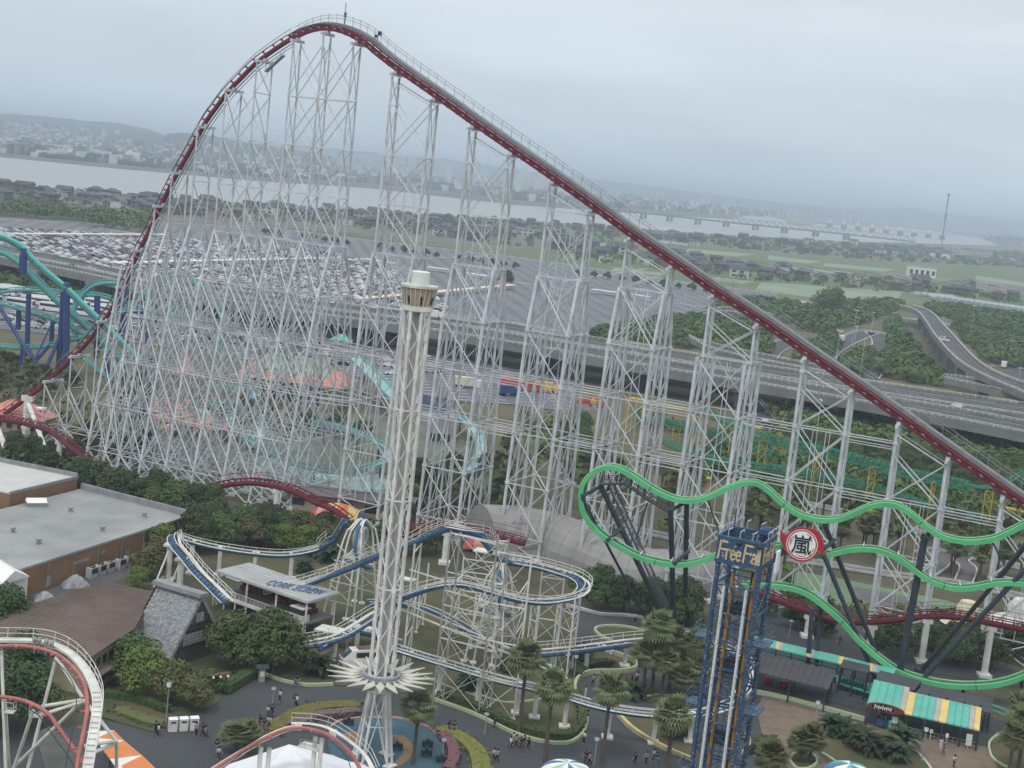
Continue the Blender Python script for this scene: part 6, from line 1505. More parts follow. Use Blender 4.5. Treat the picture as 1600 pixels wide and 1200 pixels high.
# the two corkscrews: white tube helix frames over a blue helical track
def corkscrew(a, b_, R, z0, crest):
 A, B = Vector(a), Vector(b_); ax = (B - A); L = ax.length; ax.normalize(); s_ = Vector((-ax.y, ax.x, 0)); P = []; nr = []
 for k in range(41):
  f = k / 40; t = 2 * pi * f; c = A + ax * (L * f) + Vector((0, 0, z0 + R)); d_ = s_ * sin(t) - Vector((0, 0, cos(t))); P.append(c + d_ * R); nr.append(-d_)
 b = MB(); b.sweep([P[i] - nr[i] * .3 for i in range(41)], .3, 7); b.build('spine', M_CB, ck, smooth=True)
 b = MB()
 for sd in (-.6, .6): b.rect_sweep(P, .18, .18, normals=nr, dz=.35, ds=sd)
 for i in range(0, 41):
  t = (P[min(i + 1, 40)] - P[max(i - 1, 0)]).normalized(); q_ = t.cross(nr[i]).normalized(); b.beam(P[i] - q_ * .65 + nr[i] * .3, P[i] + q_ * .65 + nr[i] * .3, .12, .12)
 b.build('rails', M_CW, ck)
 # hoop legs
 m = (A + B) / 2
 for sd in (-1, 1):
  for e in (-1.6, -.8, .8, 1.6):
   base = m + s_ * sd * (R * .95 + 1.7) + ax * e * 1.7; base.z = 0; top = m + ax * e * .35 + s_ * sd * .25 + Vector((0, 0, z0 + 2 * R + .9)); mid = m + s_ * sd * (R * .80) + ax * e * 1.0 + Vector((0, 0, z0 + 2 * R * .62))
   q = MB(); q.sweep(spline([base, mid, mid.lerp(top, .6) + s_ * sd * R * .22, top], 1.0), .15, 6); q.box((base.x, base.y, .2), (.9, .9, .4)); q.build('hoop_leg', M_CW, ck)
  q = MB()
  for z in (2.5, 5.5, 8.5):
   f = min(1, z / (z0 + 2 * R)); w = (R * .95 + 1.7) * (1 - f * f * .75); c = m + s_ * sd * w; c.z = z; q.tube(c - ax * 2.4, c + ax * 2.4, .08, 4); c2_ = m + s_ * sd * w * .98; c2_.z = z + 2.6; q.tube(c - ax * 2.4, c2_ + ax * 2.2, .06, 4); q.tube(c + ax * 2.4, c2_ - ax * 2.2, .06, 4)
  q.build('hoop_brace', M_CW, ck)
gA = G(541, 958); gB = G(768, 1045)
corkscrew(G(533, 952), G(572, 962), 3.0, 8.0, None)
corkscrew(G(742, 1022), G(788, 1030), 3.1, 7.0, None)
ctrack([(575, 940), (620, 940), (670, 950), (720, 975), (742, 990)], [4, 4, 4, 4.5, 5.5], 1, hand=False)
def cpost(x, y, z, r=.22, name='post', pad=True, m=M_CW):
 g = G(x, y, z); q = MB(); q.tube((g.x, g.y, 0), g, r, 7); 
 if pad: q.box((g.x, g.y, .2), (r * 4.5, r * 4.5, .4)); q.box((g.x, g.y, g.z - .15), (r * 3.5, r * 3.5, .3))
 return q.build(name, m, ck)
def cpost_foot(x, yfoot, ytop, r=.22):
 g = G(x, yfoot); z = UP(x, yfoot, ytop); q = MB(); q.tube((g.x, g.y, 0), (g.x, g.y, z), r, 7); q.box((g.x, g.y, .15), (r * 4, r * 4, .3)); q.build('post', M_CW, ck); return Vector((g.x, g.y, z))
for (x, y, z) in [(345, 854, 5), (400, 863, 4.6), (457, 865, 4.4), (302, 845, 5.6)]: cpost(x, y, z, .35)
for (x, y, z) in [(266, 850, 6), (284, 872, 5.6)]: cpost(x, y, z, .5)
for (a, b_) in [((263, 862, 5.2), (240, 918, 0)), ((283, 875, 5), (262, 925, 0))]:
 q = MB(); q.tube(G(*a), G(*b_), .16, 6); q.build('raking_strut', M_CW, ck)
# tall front lattice: posts of the lift apex and of the right turn
def lattice(rows, levels, r=.13, br_=.05):
 """rows: list of (foot_px, foot_py, top_py); neighbours are tied together"""
 T = [cpost_foot(*q_, r=r) for q_ in rows]; b = MB()
 for i in range(len(T) - 1):
  p, q_ = T[i], T[i + 1]; zm = min(p.z, q_.z); lv = [0] + [l for l in levels if l < zm - 1] + [zm - .3]
  for j in range(len(lv) - 1):
   a0, a1 = Vector((p.x, p.y, lv[j])), Vector((q_.x, q_.y, lv[j])); b0, b1 = Vector((p.x, p.y, lv[j + 1])), Vector((q_.x, q_.y, lv[j + 1]))
   b.tube(b0, b1, .10, 4); b.tube(a0, b1, br_, 3); b.tube(a1, b0, br_, 3)
 b.build('lattice_bracing', M_CW, ck); return T
lattice([(677, 1092, 829), (692, 1096, 832)], [4.5, 8.5, 13, 17.5])
lattice([(748, 1115, 836), (765, 1115, 842)], [4.5, 8.5, 13, 17.5])
lattice([(677, 1092, 829), (748, 1115, 836), (802, 1126, 868)], [5, 10, 15], br_=.045)
lattice([(692, 1096, 832), (765, 1115, 842)], [8.5, 13, 17.5], br_=.045)
lattice([(628, 1050, 850), (640, 1030, 846)], [5, 10])
lattice([(860, 1045, 934), (866, 1052, 936), (884, 1062, 933), (893, 1052, 925)], [3.5, 7, 9.5])
lattice([(820, 1040, 933), (832, 1046, 936)], [3.5, 7, 9.5]); lattice([(800, 1030, 925), (815, 1005, 880)], [3.5, 7, 9.5])
lattice([(650, 990, 925), (660, 978, 880)], [3.5, 7]); lattice([(700, 1005, 908), (712, 992, 870), (770, 1000, 870)], [3.5, 7, 10]); lattice([(735, 1015, 914), (775, 1030, 924), (800, 1030, 925)], [3.5, 7, 10]); lattice([(835, 1000, 884), (870, 1005, 893)], [3.5, 7, 10])
for (x, y, z) in [(640, 1018, 4.6), (690, 1033, 4.6), (750, 1051, 4.6), (812, 1067, 4.3), (840, 1075, 4.2), (887, 1089, 4.2), (954, 1106, 4.1), (1026, 1114, 4.1), (1083, 1113, 4.1), (919, 1013, 3.6), (980, 1005, 3.6), (1050, 1001, 3.6), (560, 980, 5.4), (525, 997, 4.2), (1120, 1013, 3.6)]: cpost(x, y, z, .32)
# maintenance decks
for (x, y, z, w, d_) in [(522, 985, 2.6, 5, 3), (575, 985, 2.6, 6, 3.4), (763, 862, 15.5, 4, 2.2), (638, 905, 13, 2.2, 1.4)]:
 g = G(x, y, z); q = MB(); q.box(g, (w, d_, .2), -.3)
 for sx_ in (-1, 1):
  for sy_ in (-1, 1): q.tube((g.x + sx_ * w * .42, g.y + sy_ * d_ * .4, 0 if z < 4 else g.z - 1), (g.x + sx_ * w * .42, g.y + sy_ * d_ * .4, g.z), .08, 4)
 q.build('service_deck', M_CW, ck)
for (a, b_) in [((626, 940, 9.5), (880, 1048, 3.5)), ((622, 950, 9), (870, 1052, 3.4)), ((640, 890, 15), (720, 915, 13))]:
 q = MB(); q.beam(G(*a), G(*b_), .18, .18); q.build('tie_beam', M_CW, ck)
# coaster train: red cars in the station end
# station building
st = thing('station', 'open coaster station with pale ribbed roof lettered in blue', 'station', G(430, 985))
rz1 = 5.6; R4 = [G(338, 890, rz1), G(386, 881, rz1 + .25), G(524, 929, rz1 + .25), G(480, 940, rz1)]
# roof as one slab: corners sighted on the roof plane
a0, a1, a2, a3 = G(337, 891, rz1), G(389, 879, rz1), G(524, 929.5, rz1), G(480, 940, rz1)
a2 = a3 + (a1 - a0)
ud = (a3 - a0).normalized(); vd = (a1 - a0); Lr = (a3 - a0).length; Wd = vd.length; vd.normalize()
q = MB(); q.add([a0, a3, a2, a1] + [p - Vector((0, 0, .35)) for p in (a0, a3, a2, a1)], [(0, 1, 2, 3), (7, 6, 5, 4), (0, 4, 5, 1), (1, 5, 6, 2), (2, 6, 7, 3), (3, 7, 4, 0)])
M_SROOF = mat('station_roof', (0.44, 0.45, 0.45), .6, col2=(.36, .37, .37), scale=.3); ro = q.build('roof', M_SROOF, st)
nrb = int(Lr / .8)
for k in range(nrb):
 p = a0 + ud * (Lr * (k + .5) / nrb); q = MB(); q.beam(p + Vector((0, 0, .03)), p + vd * Wd + Vector((0, 0, .03)), .12, .08); q.build('roof_rib', M_SROOF, ro)
me = text_mesh('CORK SCREW', 2.35, mat('blue_letter', (0.085, 0.17, 0.32), .6, scale=3, var=.2), .03)
for v in me.vertices: v.co.x += (.05 if v.co.x > 0 else 0)
o = bpy.data.objects.new('lettering', me); COL.objects.link(o); o.parent = st; nz = ud.cross(vd).normalized()
if nz.z < 0: nz = -nz
shx = ud; shy = nz.cross(ud).normalized()
mm = Matrix((ud * .60, (shy * 2.7 - ud * 2.3) / 1.7 * .8, nz)).transposed().to_4x4(); p = a0 + ud * (Lr * .715) + vd * (Wd * .45) + Vector((0, 0, .16)); w_ = st['_w']; mm.translation = Vector((p.x - w_[0], p.y - w_[1], p.z - w_[2])); o.matrix_local = mm
ww = Lr / 3.05
for f in (.02, .34, .66, .98):
 for e in (.06, .94):
  p = a0 + ud * Lr * f + vd * Wd * e; q = MB(); q.tube((p.x, p.y, 0), (p.x, p.y, rz1 - .2), .17, 7); q.build('column', M_CW, st)
q = MB(); zf = 2.2; f0 = a0 + ud * .2 + vd * (-.2); f1 = a3 - ud * .2 + vd * (-.2)
q.add([(v.x, v.y, zf) for v in (f0, f1, f1 + vd * Wd * .95, f0 + vd * Wd * .95)] + [(v.x, v.y, zf - .3) for v in (f0, f1, f1 + vd * Wd * .95, f0 + vd * Wd * .95)], [(0, 1, 2, 3), (7, 6, 5, 4), (0, 4, 5, 1), (1, 5, 6, 2), (2, 6, 7, 3), (3, 7, 4, 0)]); q.build('platform_floor', mat('platform_grey', (.22, .215, .205), .8, scale=.6), st)
q = MB(); q.beam(Vector((f0.x, f0.y, zf - .15)), Vector((f1.x, f1.y, zf - .15)), .3, .5)
for k in range(25):
 p = f0.lerp(f1, k / 24); q.tube((p.x, p.y, zf), (p.x, p.y, zf + 1.0), .04, 3)
q.tube(Vector((f0.x, f0.y, zf + 1.0)), Vector((f1.x, f1.y, zf + 1.0)), .05, 4); q.build('front_rail', M_CW, st)
for k in range(9):
 p = f0.lerp(f1, k / 8); q = MB(); q.tube((p.x, p.y, 0), (p.x, p.y, zf), .12, 5); q.build('stilt', M_CW, st)
q = MB(); p = f1 - ud * 1.6 + vd * .9; q.box((p.x, p.y, zf + .5), (2.4, 1.6, 1.0), atan2(ud.y, ud.x)); q.build('booth_wall', M_CW, st)
q = MB(); q.box((p.x, p.y, zf + 1.45), (2.2, 1.4, .9), atan2(ud.y, ud.x)); q.build('booth_window', M_GLASS, st)
q = MB(); q.box((p.x, p.y, zf + 2.0), (2.6, 1.8, .15), atan2(ud.y, ud.x)); q.build('booth_roof', M_CW, st)
# train of dark red cars standing in the station
tn = thing('coaster_train', 'dark red coaster train standing under the station roof', 'coaster train', a0)
for k in range(6):
 p = a0 + ud * (Lr * .16 + k * 2.6) + vd * Wd * .6; q = MB(); q.box((p.x, p.y, zf + .55), (2.2, 1.5, .7), atan2(ud.y, ud.x)); q.build('car_body', mat('maroon', (.16, .025, .03), .4), tn)
 for s_ in (-.5, .5):
  pp = p + ud * s_; q = MB(); q.box((pp.x, pp.y, zf + 1.15), (.25, 1.3, .8), atan2(ud.y, ud.x)); q.build('seat', M_DARK, tn)
# pale deck and white control box beyond the station
patch('station_forecourt', [(352, 893), (385, 893), (408, 905), (372, 912), (352, 905)], mat('pale_deck', (.42, .42, .41), .8), .3)
# ---------------------------------------------------------------- paving, lawns, kerbs
def kerb(px, h=.45, w=.35, col=None, name='kerb_wall', close=False, lab=None, z0=0.05):
 P = spline([G(*p) for p in px], 1.2)
 if close: P = spline([G(*p) for p in px + [px[0]]], 1.2)
 b = MB(); b.rect_sweep([p + Vector((0, 0, z0 + h / 2)) for p in P], w, h); o = b.build(name, col or M_KERBG); o['kind'] = 'structure'; return o
def spoly(px, step=1.5):
 return spline([G(*p) for p in px + [px[0]]], step)[:-1]
def spatch(name, px, m, z):
 b = MB(); b.sheet(spoly(px), z); return structure(b.build(name, m))
M_KERBG = mat('pale_green_kerb', (0.36, 0.44, 0.24), .8, col2=(.42, .47, .32), scale=.4); M_KERBY = mat('pale_yellow_kerb', (0.55, 0.46, 0.25), .8, scale=.4); M_KERBW = mat('white_kerb', (.50, .50, .46), .8)
M_GRASS = mat('lawn', (0.055, 0.075, 0.032), .95, col2=(0.115, 0.095, 0.055), scale=.16, detail=8)
M_DRY = mat('dry_ground', (0.105, 0.088, 0.058), .95, col2=(0.052, 0.062, 0.032), scale=.12, detail=8)
patch('park_ground', [(-60, 640), (240, 690), (760, 720), (1200, 790), (1700, 870), (1700, 1300), (1000, 1400), (-60, 1300)], M_DRY, .04)
patch('plaza', [(-60, 1118), (120, 1135), (200, 1128), (330, 1105), (345, 1085), (372, 1075), (410, 1055), (470, 1040), (700, 1040), (860, 990), (885, 950), (1010, 955), (1110, 985), (1190, 960), (1290, 990), (1400, 1035), (1500, 1100), (1640, 1160), (1640, 1330), (-60, 1330)], M_ASPH, .09)
patch('back_path', [(880, 950), (905, 944), (1000, 962), (1110, 985), (1200, 955), (1300, 975), (1420, 1010), (1600, 1052), (1600, 1075), (1400, 1045), (1190, 1000), (1110, 1030), (1000, 1000), (890, 990)], M_ASPH, .12)
patch('service_yard', [(-60, 960), (30, 935), (130, 905), (215, 868), (290, 830), (340, 825), (350, 840), (300, 850), (250, 880), (170, 915), (30, 960), (-60, 990)], mat('yard', (.10, .10, .10), .9, scale=.2), .09)
M_BRICKP = mat('brown_paving', (0.20, 0.155, 0.115), .9, col2=(0.155, 0.115, 0.085), scale=.5, detail=8)
spatch('brown_plaza', [(1183, 1110), (1196, 1088), (1240, 1100), (1300, 1118), (1380, 1140), (1480, 1160), (1600, 1180), (1680, 1230), (1600, 1320), (1380, 1300), (1290, 1240), (1230, 1200), (1195, 1160)], M_BRICKP, .14)
# corkscrew garden
spatch('coaster_lawn', [(350, 850), (450, 862), (560, 880), (700, 900), (850, 935), (893, 960), (900, 1000), (940, 1018), (985, 1035), (993, 1046), (970, 1052), (930, 1052), (900, 1066), (900, 1082), (913, 1105), (917, 1130), (908, 1150), (885, 1163), (845, 1160), (800, 1146), (740, 1117), (670, 1092), (600, 1078), (520, 1072), (470, 1072), (415, 1056), (400, 1030), (350, 1000), (330, 930)], M_GRASS, .16)
kerb([(413, 1056), (440, 1066), (478, 1073), (520, 1072)]); kerb([(668, 1092), (740, 1118), (800, 1147), (845, 1161), (885, 1164), (908, 1151), (917, 1130), (913, 1105), (900, 1083)]); kerb([(898, 1086), (899, 1070), (910, 1058), (930, 1053), (965, 1053), (990, 1049), (995, 1042), (985, 1033), (960, 1024)], .7, .4)
kerb([(885, 948), (905, 953), (940, 962), (990, 965), (1045, 978), (1080, 990)], .5, .5, M_KERBW); spatch('lawn_bed', [(930, 984), (945, 981), (985, 983), (1010, 990), (1000, 1003), (960, 1002), (938, 995)], M_GRASS, .18)
kerb([(955, 1004), (938, 996), (929, 987), (936, 982), (960, 980), (990, 984), (1010, 990)])
kerb([(740, 1085), (790, 1100), (850, 1094)], .3, .3); kerb([(640, 1050), (700, 1075), (745, 1090)], .3, .3)
spatch('lawn_bed', [(966, 1120), (1000, 1118), (1085, 1120), (1086, 1190), (1060, 1184), (1015, 1160), (985, 1140)], M_GRASS, .18); kerb([(966, 1120), (985, 1140), (1015, 1160), (1050, 1178), (1085, 1192)], .6, .5, M_KERBY)
spatch('lawn_bed', [(1005, 1094), (1020, 1088), (1060, 1090), (1095, 1096), (1090, 1104), (1040, 1104)], M_GRASS, .18); kerb([(1005, 1094), (1020, 1088), (1060, 1090), (1095, 1096)], .3, .3)
kerb([(1160, 1180), (1170, 1168), (1169, 1155), (1160, 1152)], .5, .4, M_KERBY); kerb([(1176, 1084), (1240, 1098), (1350, 1128)], .7, .35); kerb([(1060, 1020), (1110, 1035), (1180, 1080)], .3, .3, M_KERBW)
spatch('garden_bed', [(1262, 1145), (1290, 1132), (1340, 1138), (1400, 1160), (1450, 1200), (1440, 1260), (1330, 1230), (1290, 1190), (1270, 1165)], M_GRASS, .19); kerb([(1262, 1143), (1276, 1141), (1284, 1143)], .3, .3, M_KERBW); kerb([(1284, 1180), (1300, 1190), (1330, 1210)], .4, .3); kerb([(1420, 1172), (1435, 1180), (1455, 1205), (1460, 1220)], .3, .3, M_KERBW)
spatch('garden_bed', [(1233, 1190), (1240, 1181), (1256, 1179), (1272, 1184), (1276, 1195), (1262, 1204), (1243, 1203)], M_GRASS, .2); kerb([(1233, 1190), (1240, 1181), (1256, 1179), (1272, 1184), (1276, 1195), (1262, 1204), (1243, 1203)], .4, .3, close=True)
spatch('garden_bed', [(1548, 1160), (1560, 1150), (1640, 1150), (1640, 1230), (1580, 1215), (1552, 1190)], M_GRASS, .19); kerb([(1560, 1150), (1546, 1162), (1546, 1178), (1555, 1192), (1590, 1210), (1620, 1218)], .4, .3)
# restaurant garden, hedges
spatch('restaurant_lawn', [(60, 1100), (180, 1075), (330, 1040), (345, 1075), (335, 1102), (250, 1135), (240, 1145), (150, 1120)], M_GRASS, .16)
M_HEDGE = leaf_mat('hedge_leaf', (0.035, 0.062, 0.022), (0.060, 0.092, 0.032), 2.5)
def hedge(px, w=1.1, h=.9, lab='', m=None):
 P = spline([G(*p) for p in px], .8); b = MB(); r = random.Random(len(px) * 7 + int(px[0][0]))
 b.rect_sweep([p + Vector((0, 0, .1 + h / 2)) for p in P], w * .86, h * .9)
 for p in P:
  for _ in range(26):
   c = p + Vector((r.uniform(-.55, .55) * w, r.uniform(-.55, .55) * w, h * r.uniform(.4, 1.08))); n_ = Vector((r.uniform(-1, 1), r.uniform(-1, 1), r.uniform(.2, 1))).normalized(); a = n_.orthogonal().normalized() * .2 * r.uniform(.6, 1.3); bb = n_.cross(a); b.add([c - a, c - bb, c + a, c + bb], [(0, 1, 2, 3)])
 tag(b.build('hedge', m or M_HEDGE), lab, 'hedge')
hedge([(690, 1090), (740, 1108), (800, 1138), (845, 1152), (885, 1155), (902, 1143), (910, 1125), (905, 1100), (898, 1088)], 1.3, .9, 'clipped green hedge curving along the pale kerb below the blue coaster')
hedge([(900, 1060), (915, 1046), (940, 1040), (955, 1042)], 1.6, .9, 'dark hedge curving inside the asphalt bend left of the palm group')
hedge([(350, 1085), (375, 1070), (405, 1052)], 1.8, 1.3, 'thick clipped hedge beside the path left of the white kiosk')
hedge([(165, 1090), (215, 1098), (262, 1115)], 1.5, .9, 'low hedge in front of the restaurant trees at lower left'); hedge([(185, 1112), (230, 1130), (255, 1135)], 2.2, .5, 'flat dry ground cover hedge beside the three white bins', M_LEAF[2])
M_YH = leaf_mat('yellow_shrub', (0.19, 0.165, 0.04), (0.10, 0.115, 0.035), 2.5); M_MAG = leaf_mat('magenta_flowers', (0.19, 0.06, 0.12), (0.08, 0.08, 0.045), 3); M_PKF = leaf_mat('dull_pink_flowers', (0.24, 0.16, 0.17), (0.10, 0.10, 0.06), 3)
hedge([(425, 1148), (440, 1135), (470, 1117), (510, 1108), (560, 1106)], 2.6, .6, 'yellow leaved shrub bed curving left of the white tower base', M_YH); hedge([(455, 1140), (490, 1124), (530, 1119), (560, 1116)], 1.9, .7, 'dusty pink flower bed behind the blue play floor', M_PKF)
hedge([(688, 1143), (720, 1158), (745, 1180), (752, 1210)], 2.6, .6, 'yellow leaved shrub bed curving right of the lone front palm', M_YH); hedge([(690, 1152), (705, 1168), (708, 1190), (700, 1208)], 1.6, .7, 'magenta flower bed inside the yellow shrubs at bottom centre', M_MAG)
kerb([(424, 1132), (440, 1122), (470, 1114), (480, 1112)], .3, .3, M_KERBW); kerb([(756, 1176), (762, 1190), (762, 1205)], .3, .3, M_KERBW)
# play floor under the white tower
spatch('play_floor', [(518, 1136), (560, 1126), (620, 1126), (670, 1140), (692, 1160), (695, 1185), (680, 1210), (600, 1225), (530, 1200), (512, 1165)], mat('play_blue', (0.052, 0.115, 0.15), .8, col2=(.045, .095, .125), scale=.6), .20)
spatch('play_path', [(524, 1152), (555, 1146), (560, 1155), (548, 1168), (540, 1160)], mat('play_orange', (0.27, 0.165, 0.09), .85), .24); spatch('play_path', [(610, 1152), (630, 1152), (645, 1168), (645, 1182), (625, 1200), (610, 1200), (628, 1182), (630, 1168)], MATS['play_orange'], .24)
kerb([(516, 1140), (530, 1130), (560, 1125), (620, 1125), (668, 1139), (690, 1158)], .35, .35, mat('pink_kerb', (.42, .26, .24), .8))
for k, (x, y) in enumerate([(544, 1132), (668, 1166), (666, 1180), (620, 1170), (690, 1190)]):
 g = G(x, y, .25); b = MB(); b.box(g + Vector((0, 0, .45)), (1.3, .5, .5), .3); b.box(g + Vector((-.5, 0, .2)), (.15, .5, .5), .3); b.box(g + Vector((.5, 0, .2)), (.15, .5, .5), .3); b.box(g + Vector((0, 0, .8)), (.3, .5, .3), .3)
 tag(b.build('spring_rider', M_DARK), ['dark play rider at the back of the blue play floor', 'upper dark play rider right of the front palm trunk', 'lower dark play rider right of the front palm trunk', 'dark play rider at the foot of the white tower', 'dark play rider at the right rim of the blue floor'][k], 'play rider', 'riders on the blue play floor')
# ---------------------------------------------------------------- left buildings
M_TANW = mat('tan_wall', (0.26, 0.155, 0.085), .85, col2=(0.22, 0.13, 0.07), scale=.3); M_GROOF = mat('grey_metal_roof', (0.34, 0.355, 0.35), .6, col2=(0.25, 0.26, 0.26), scale=.12, detail=6)
def slab(b, P, z0, z1):
 b.prism([(p.x, p.y) for p in P], z0, z1)
zr = UP(40, 934, 887)
Ac, Bc, Cc = G(127, 764, zr), G(290, 806, zr), G(-60, 917, zr); Bc2 = Bc; Dc = Ac + (Cc - Bc)
wh = thing('warehouse', 'large tan walled warehouse with flat grey metal roof left of the coaster towers', 'building', ((Ac.x + Cc.x) / 2, (Ac.y + Cc.y) / 2, 0))
b = MB(); slab(b, [Ac, Bc, Cc, Dc], 0, zr - .3); b.build('wall', M_TANW, wh)
b = MB(); sc = lambda p: p + (p - (Ac + Cc) / 2).normalized() * .5
slab(b, [sc(Ac), sc(Bc), sc(Cc), sc(Dc)], zr - .35, zr); b.build('roof', M_GROOF, wh)
b = MB(); u1 = (Cc - Bc).normalized(); nseam = 60; Lw = (Cc - Bc).length
for k in range(nseam):
 p = Bc + u1 * (Lw * k / nseam); b.beam(p + Vector((0, 0, .03)), p + (Ac - Bc) + Vector((0, 0, .03)), .06, .05)
b.build('roof_seam', M_GROOF, wh, kind='stuff')
b = MB(); b.beam(Ac + Vector((0, 0, .45)), Bc + Vector((0, 0, .45)), .5, 1.3); b.build('parapet', mat('parapet_metal', (.28, .28, .30), .6), wh)
nrmW = Vector((-(u1.y), u1.x, 0)); nrmW = nrmW if nrmW.y < 0 else -nrmW
for k in range(1, 9):
 p = Bc + u1 * (Lw * k / 9) + nrmW * .08; b = MB(); b.tube((p.x, p.y, 0), (p.x, p.y, zr - .4), .09, 5); b.build('downpipe', M_CONC, wh)
for k, (f, w_, z_) in enumerate([(.18, 1.3, 1.1), (.30, .8, 1.0), (.36, .8, 1.0), (.52, 4.0, 2.6), (.66, 1.0, 1.2), (.83, 3.0, 2.8), (.42, 1, 2.9)]):
 p = Bc + u1 * (Lw * f) + nrmW * .05; b = MB(); b.box((p.x, p.y, z_), (w_, .15, 1.6 if z_ < 2 else .45), atan2(u1.y, u1.x)); b.build('door' if z_ < 2 else 'sign_panel', [M_DARK, M_CONC, M_TANW][k % 3 if z_ < 2 else 1], wh)
for (x, y) in [(20, 832), (110, 800), (160, 830), (60, 850), (225, 808)]:
 b = MB(); b.lathe(G(x, y, zr), [(.35, 0), (.35, .6), (.5, .65), (.5, .9), (.05, 1.0)], 8); b.build('roof_pipe', M_STEELD, wh)
g = G(56, 790, zr); b = MB(); b.box(g + Vector((0, 0, .35)), (3.2, 2.0, .7), .5); b.build('vent_curb', M_CONC, wh); b = MB(); gable(b, 0, 0, 3.0, 1.8, 0, .7, .2); b.v = [(g.x + v[0] * cos(.5) - v[1] * sin(.5), g.y + v[0] * sin(.5) + v[1] * cos(.5), g.z + .7 + v[2]) for v in b.v]; b.build('roof_vent', M_WROOF, wh)
z2 = zr + 2.0
c1_ = G(121, 746, z2); wh2 = thing('warehouse', 'smaller tan building with pale roof behind the large warehouse at left edge', 'building', (c1_.x - 8, c1_.y, 0))
P4 = [G(-60, 710, z2), G(121, 746, z2), G(15, 771, z2)]; P4.append(P4[0] + (P4[2] - P4[1])); b = MB(); slab(b, [P4[0], P4[1], P4[2], P4[3]], 0, z2 - .2); b.build('wall', M_TANW, wh2)
b = MB(); slab(b, [P4[0], P4[1], P4[2], P4[3]], z2 - .15, z2 + .05); b.build('roof', mat('pale_roof', (.52, .53, .50), .6, col2=(.44, .45, .42), scale=.3), wh2); b = MB(); b.beam(P4[0] + Vector((0, 0, .4)), P4[1] + Vector((0, 0, .4)), .4, .8); b.beam(P4[2] + Vector((0, 0, .05)), P4[1] + Vector((0, 0, .05)), .3, .5); b.build('parapet', MATS['parapet_metal'], wh2)
hz_ = thing('white_house', 'white walled house with white roof at the left edge beside the warehouse', 'building', G(-10, 955)); zq = UP(35, 943, 900)
b = MB(); q4 = [G(-70, 860, zq), G(44, 898, zq), G(0, 912, zq)]; q4 = [G(44, 899, zq), G(-5, 915, zq), G(-60, 880, zq), G(-10, 866, zq)]; slab(b, q4, 0, zq); b.build('wall', M_WHITE, hz_)
b = MB(); rr0 = (q4[0] + q4[1]) / 2; rr1 = (q4[2] + q4[3]) / 2; up = Vector((0, 0, 1.6)); ex = (rr0 - rr1).normalized() * .6
b.add([q4[0] + ex, q4[1] + ex, q4[2] - ex, q4[3] - ex, rr0 + up + ex, rr1 + up - ex], [(1, 4, 5, 2), (3, 5, 4, 0), (0, 4, 1), (2, 5, 3)]); b.build('roof', M_WROOF, hz_)
for f in (.3, .7):
 p = q4[0].lerp(q4[1], f); b = MB(); b.box((p.x + .1, p.y - .1, zq * .5), (.9, .12, 1.4), atan2((q4[1] - q4[0]).y, (q4[1] - q4[0]).x)); b.build('window', M_GLASS, hz_)
# air conditioning units
for k in range(5):
 x, y = 143 + k * 13.5 + (4 if k > 2 else 0), 903 - k * 4.6; g = G(x, y); t = thing('cooling_unit', 'grey cooling unit at the tan wall, %s of five' % ['nearest', 'second from the nearest', 'middle one', 'second from the far end', 'farthest'][k], 'cooling unit', g, atan2(u1.y, u1.x), 'cooling units by the warehouse')
 b = MB(); b.box((0, 0, .9), (1.75, 1.1, 1.7)); b.build('casing', mat('casing_grey', (.45, .45, .44), .6), t, local=True); b = MB(); b.box((0, .57, 1.25), (1.5, .06, .8)); b.box((0, -.57, 1.25), (1.5, .06, .8)); b.build('grille', M_DARK, t, local=True); b = MB(); b.lathe((0, 0, 1.76), [(.5, 0), (.5, .15), (.42, .15)], 12); b.build('fan_ring', M_DARK, t, local=True)
M_TARP = mat('silver_tarp', (.33, .34, .37), .35, col2=(.22, .23, .26), scale=1.2, spec=.6)
def tarp(px, py, L, W, H_, rz, lab, seed):
 r = random.Random(seed); g = G(px, py); b = MB(); nx, ny = 14, 10; V = []
 for i in range(nx + 1):
  for j in range(ny + 1):
   u, v = i / nx * 2 - 1, j / ny * 2 - 1; e = max(abs(u) ** 3, abs(v) ** 3); z = H_ * (1 - e) * (1 + .12 * r.uniform(-1, 1)) * (.85 + .15 * cos(u * 4)); x, y = u * L / 2 * (1 + r.uniform(-.03, .03)), v * W / 2 * (1 + r.uniform(-.04, .04))
   V.append((g.x + x * cos(rz) - y * sin(rz), g.y + x * sin(rz) + y * cos(rz), max(.05, z + .1)))
 b.add(V, [(i * (ny + 1) + j, (i + 1) * (ny + 1) + j, (i + 1) * (ny + 1) + j + 1, i * (ny + 1) + j + 1) for i in range(nx) for j in range(ny)]); tag(b.build('covered_machine', M_TARP), lab, 'tarpaulin')
tarp(118, 917, 4.2, 2.4, 1.7, .55, 'large silver tarpaulin covering a vehicle beside the tan wall', 1); tarp(70, 938, 3.2, 2.2, 1.2, .4, 'smaller crumpled silver tarpaulin left of the larger one', 2)
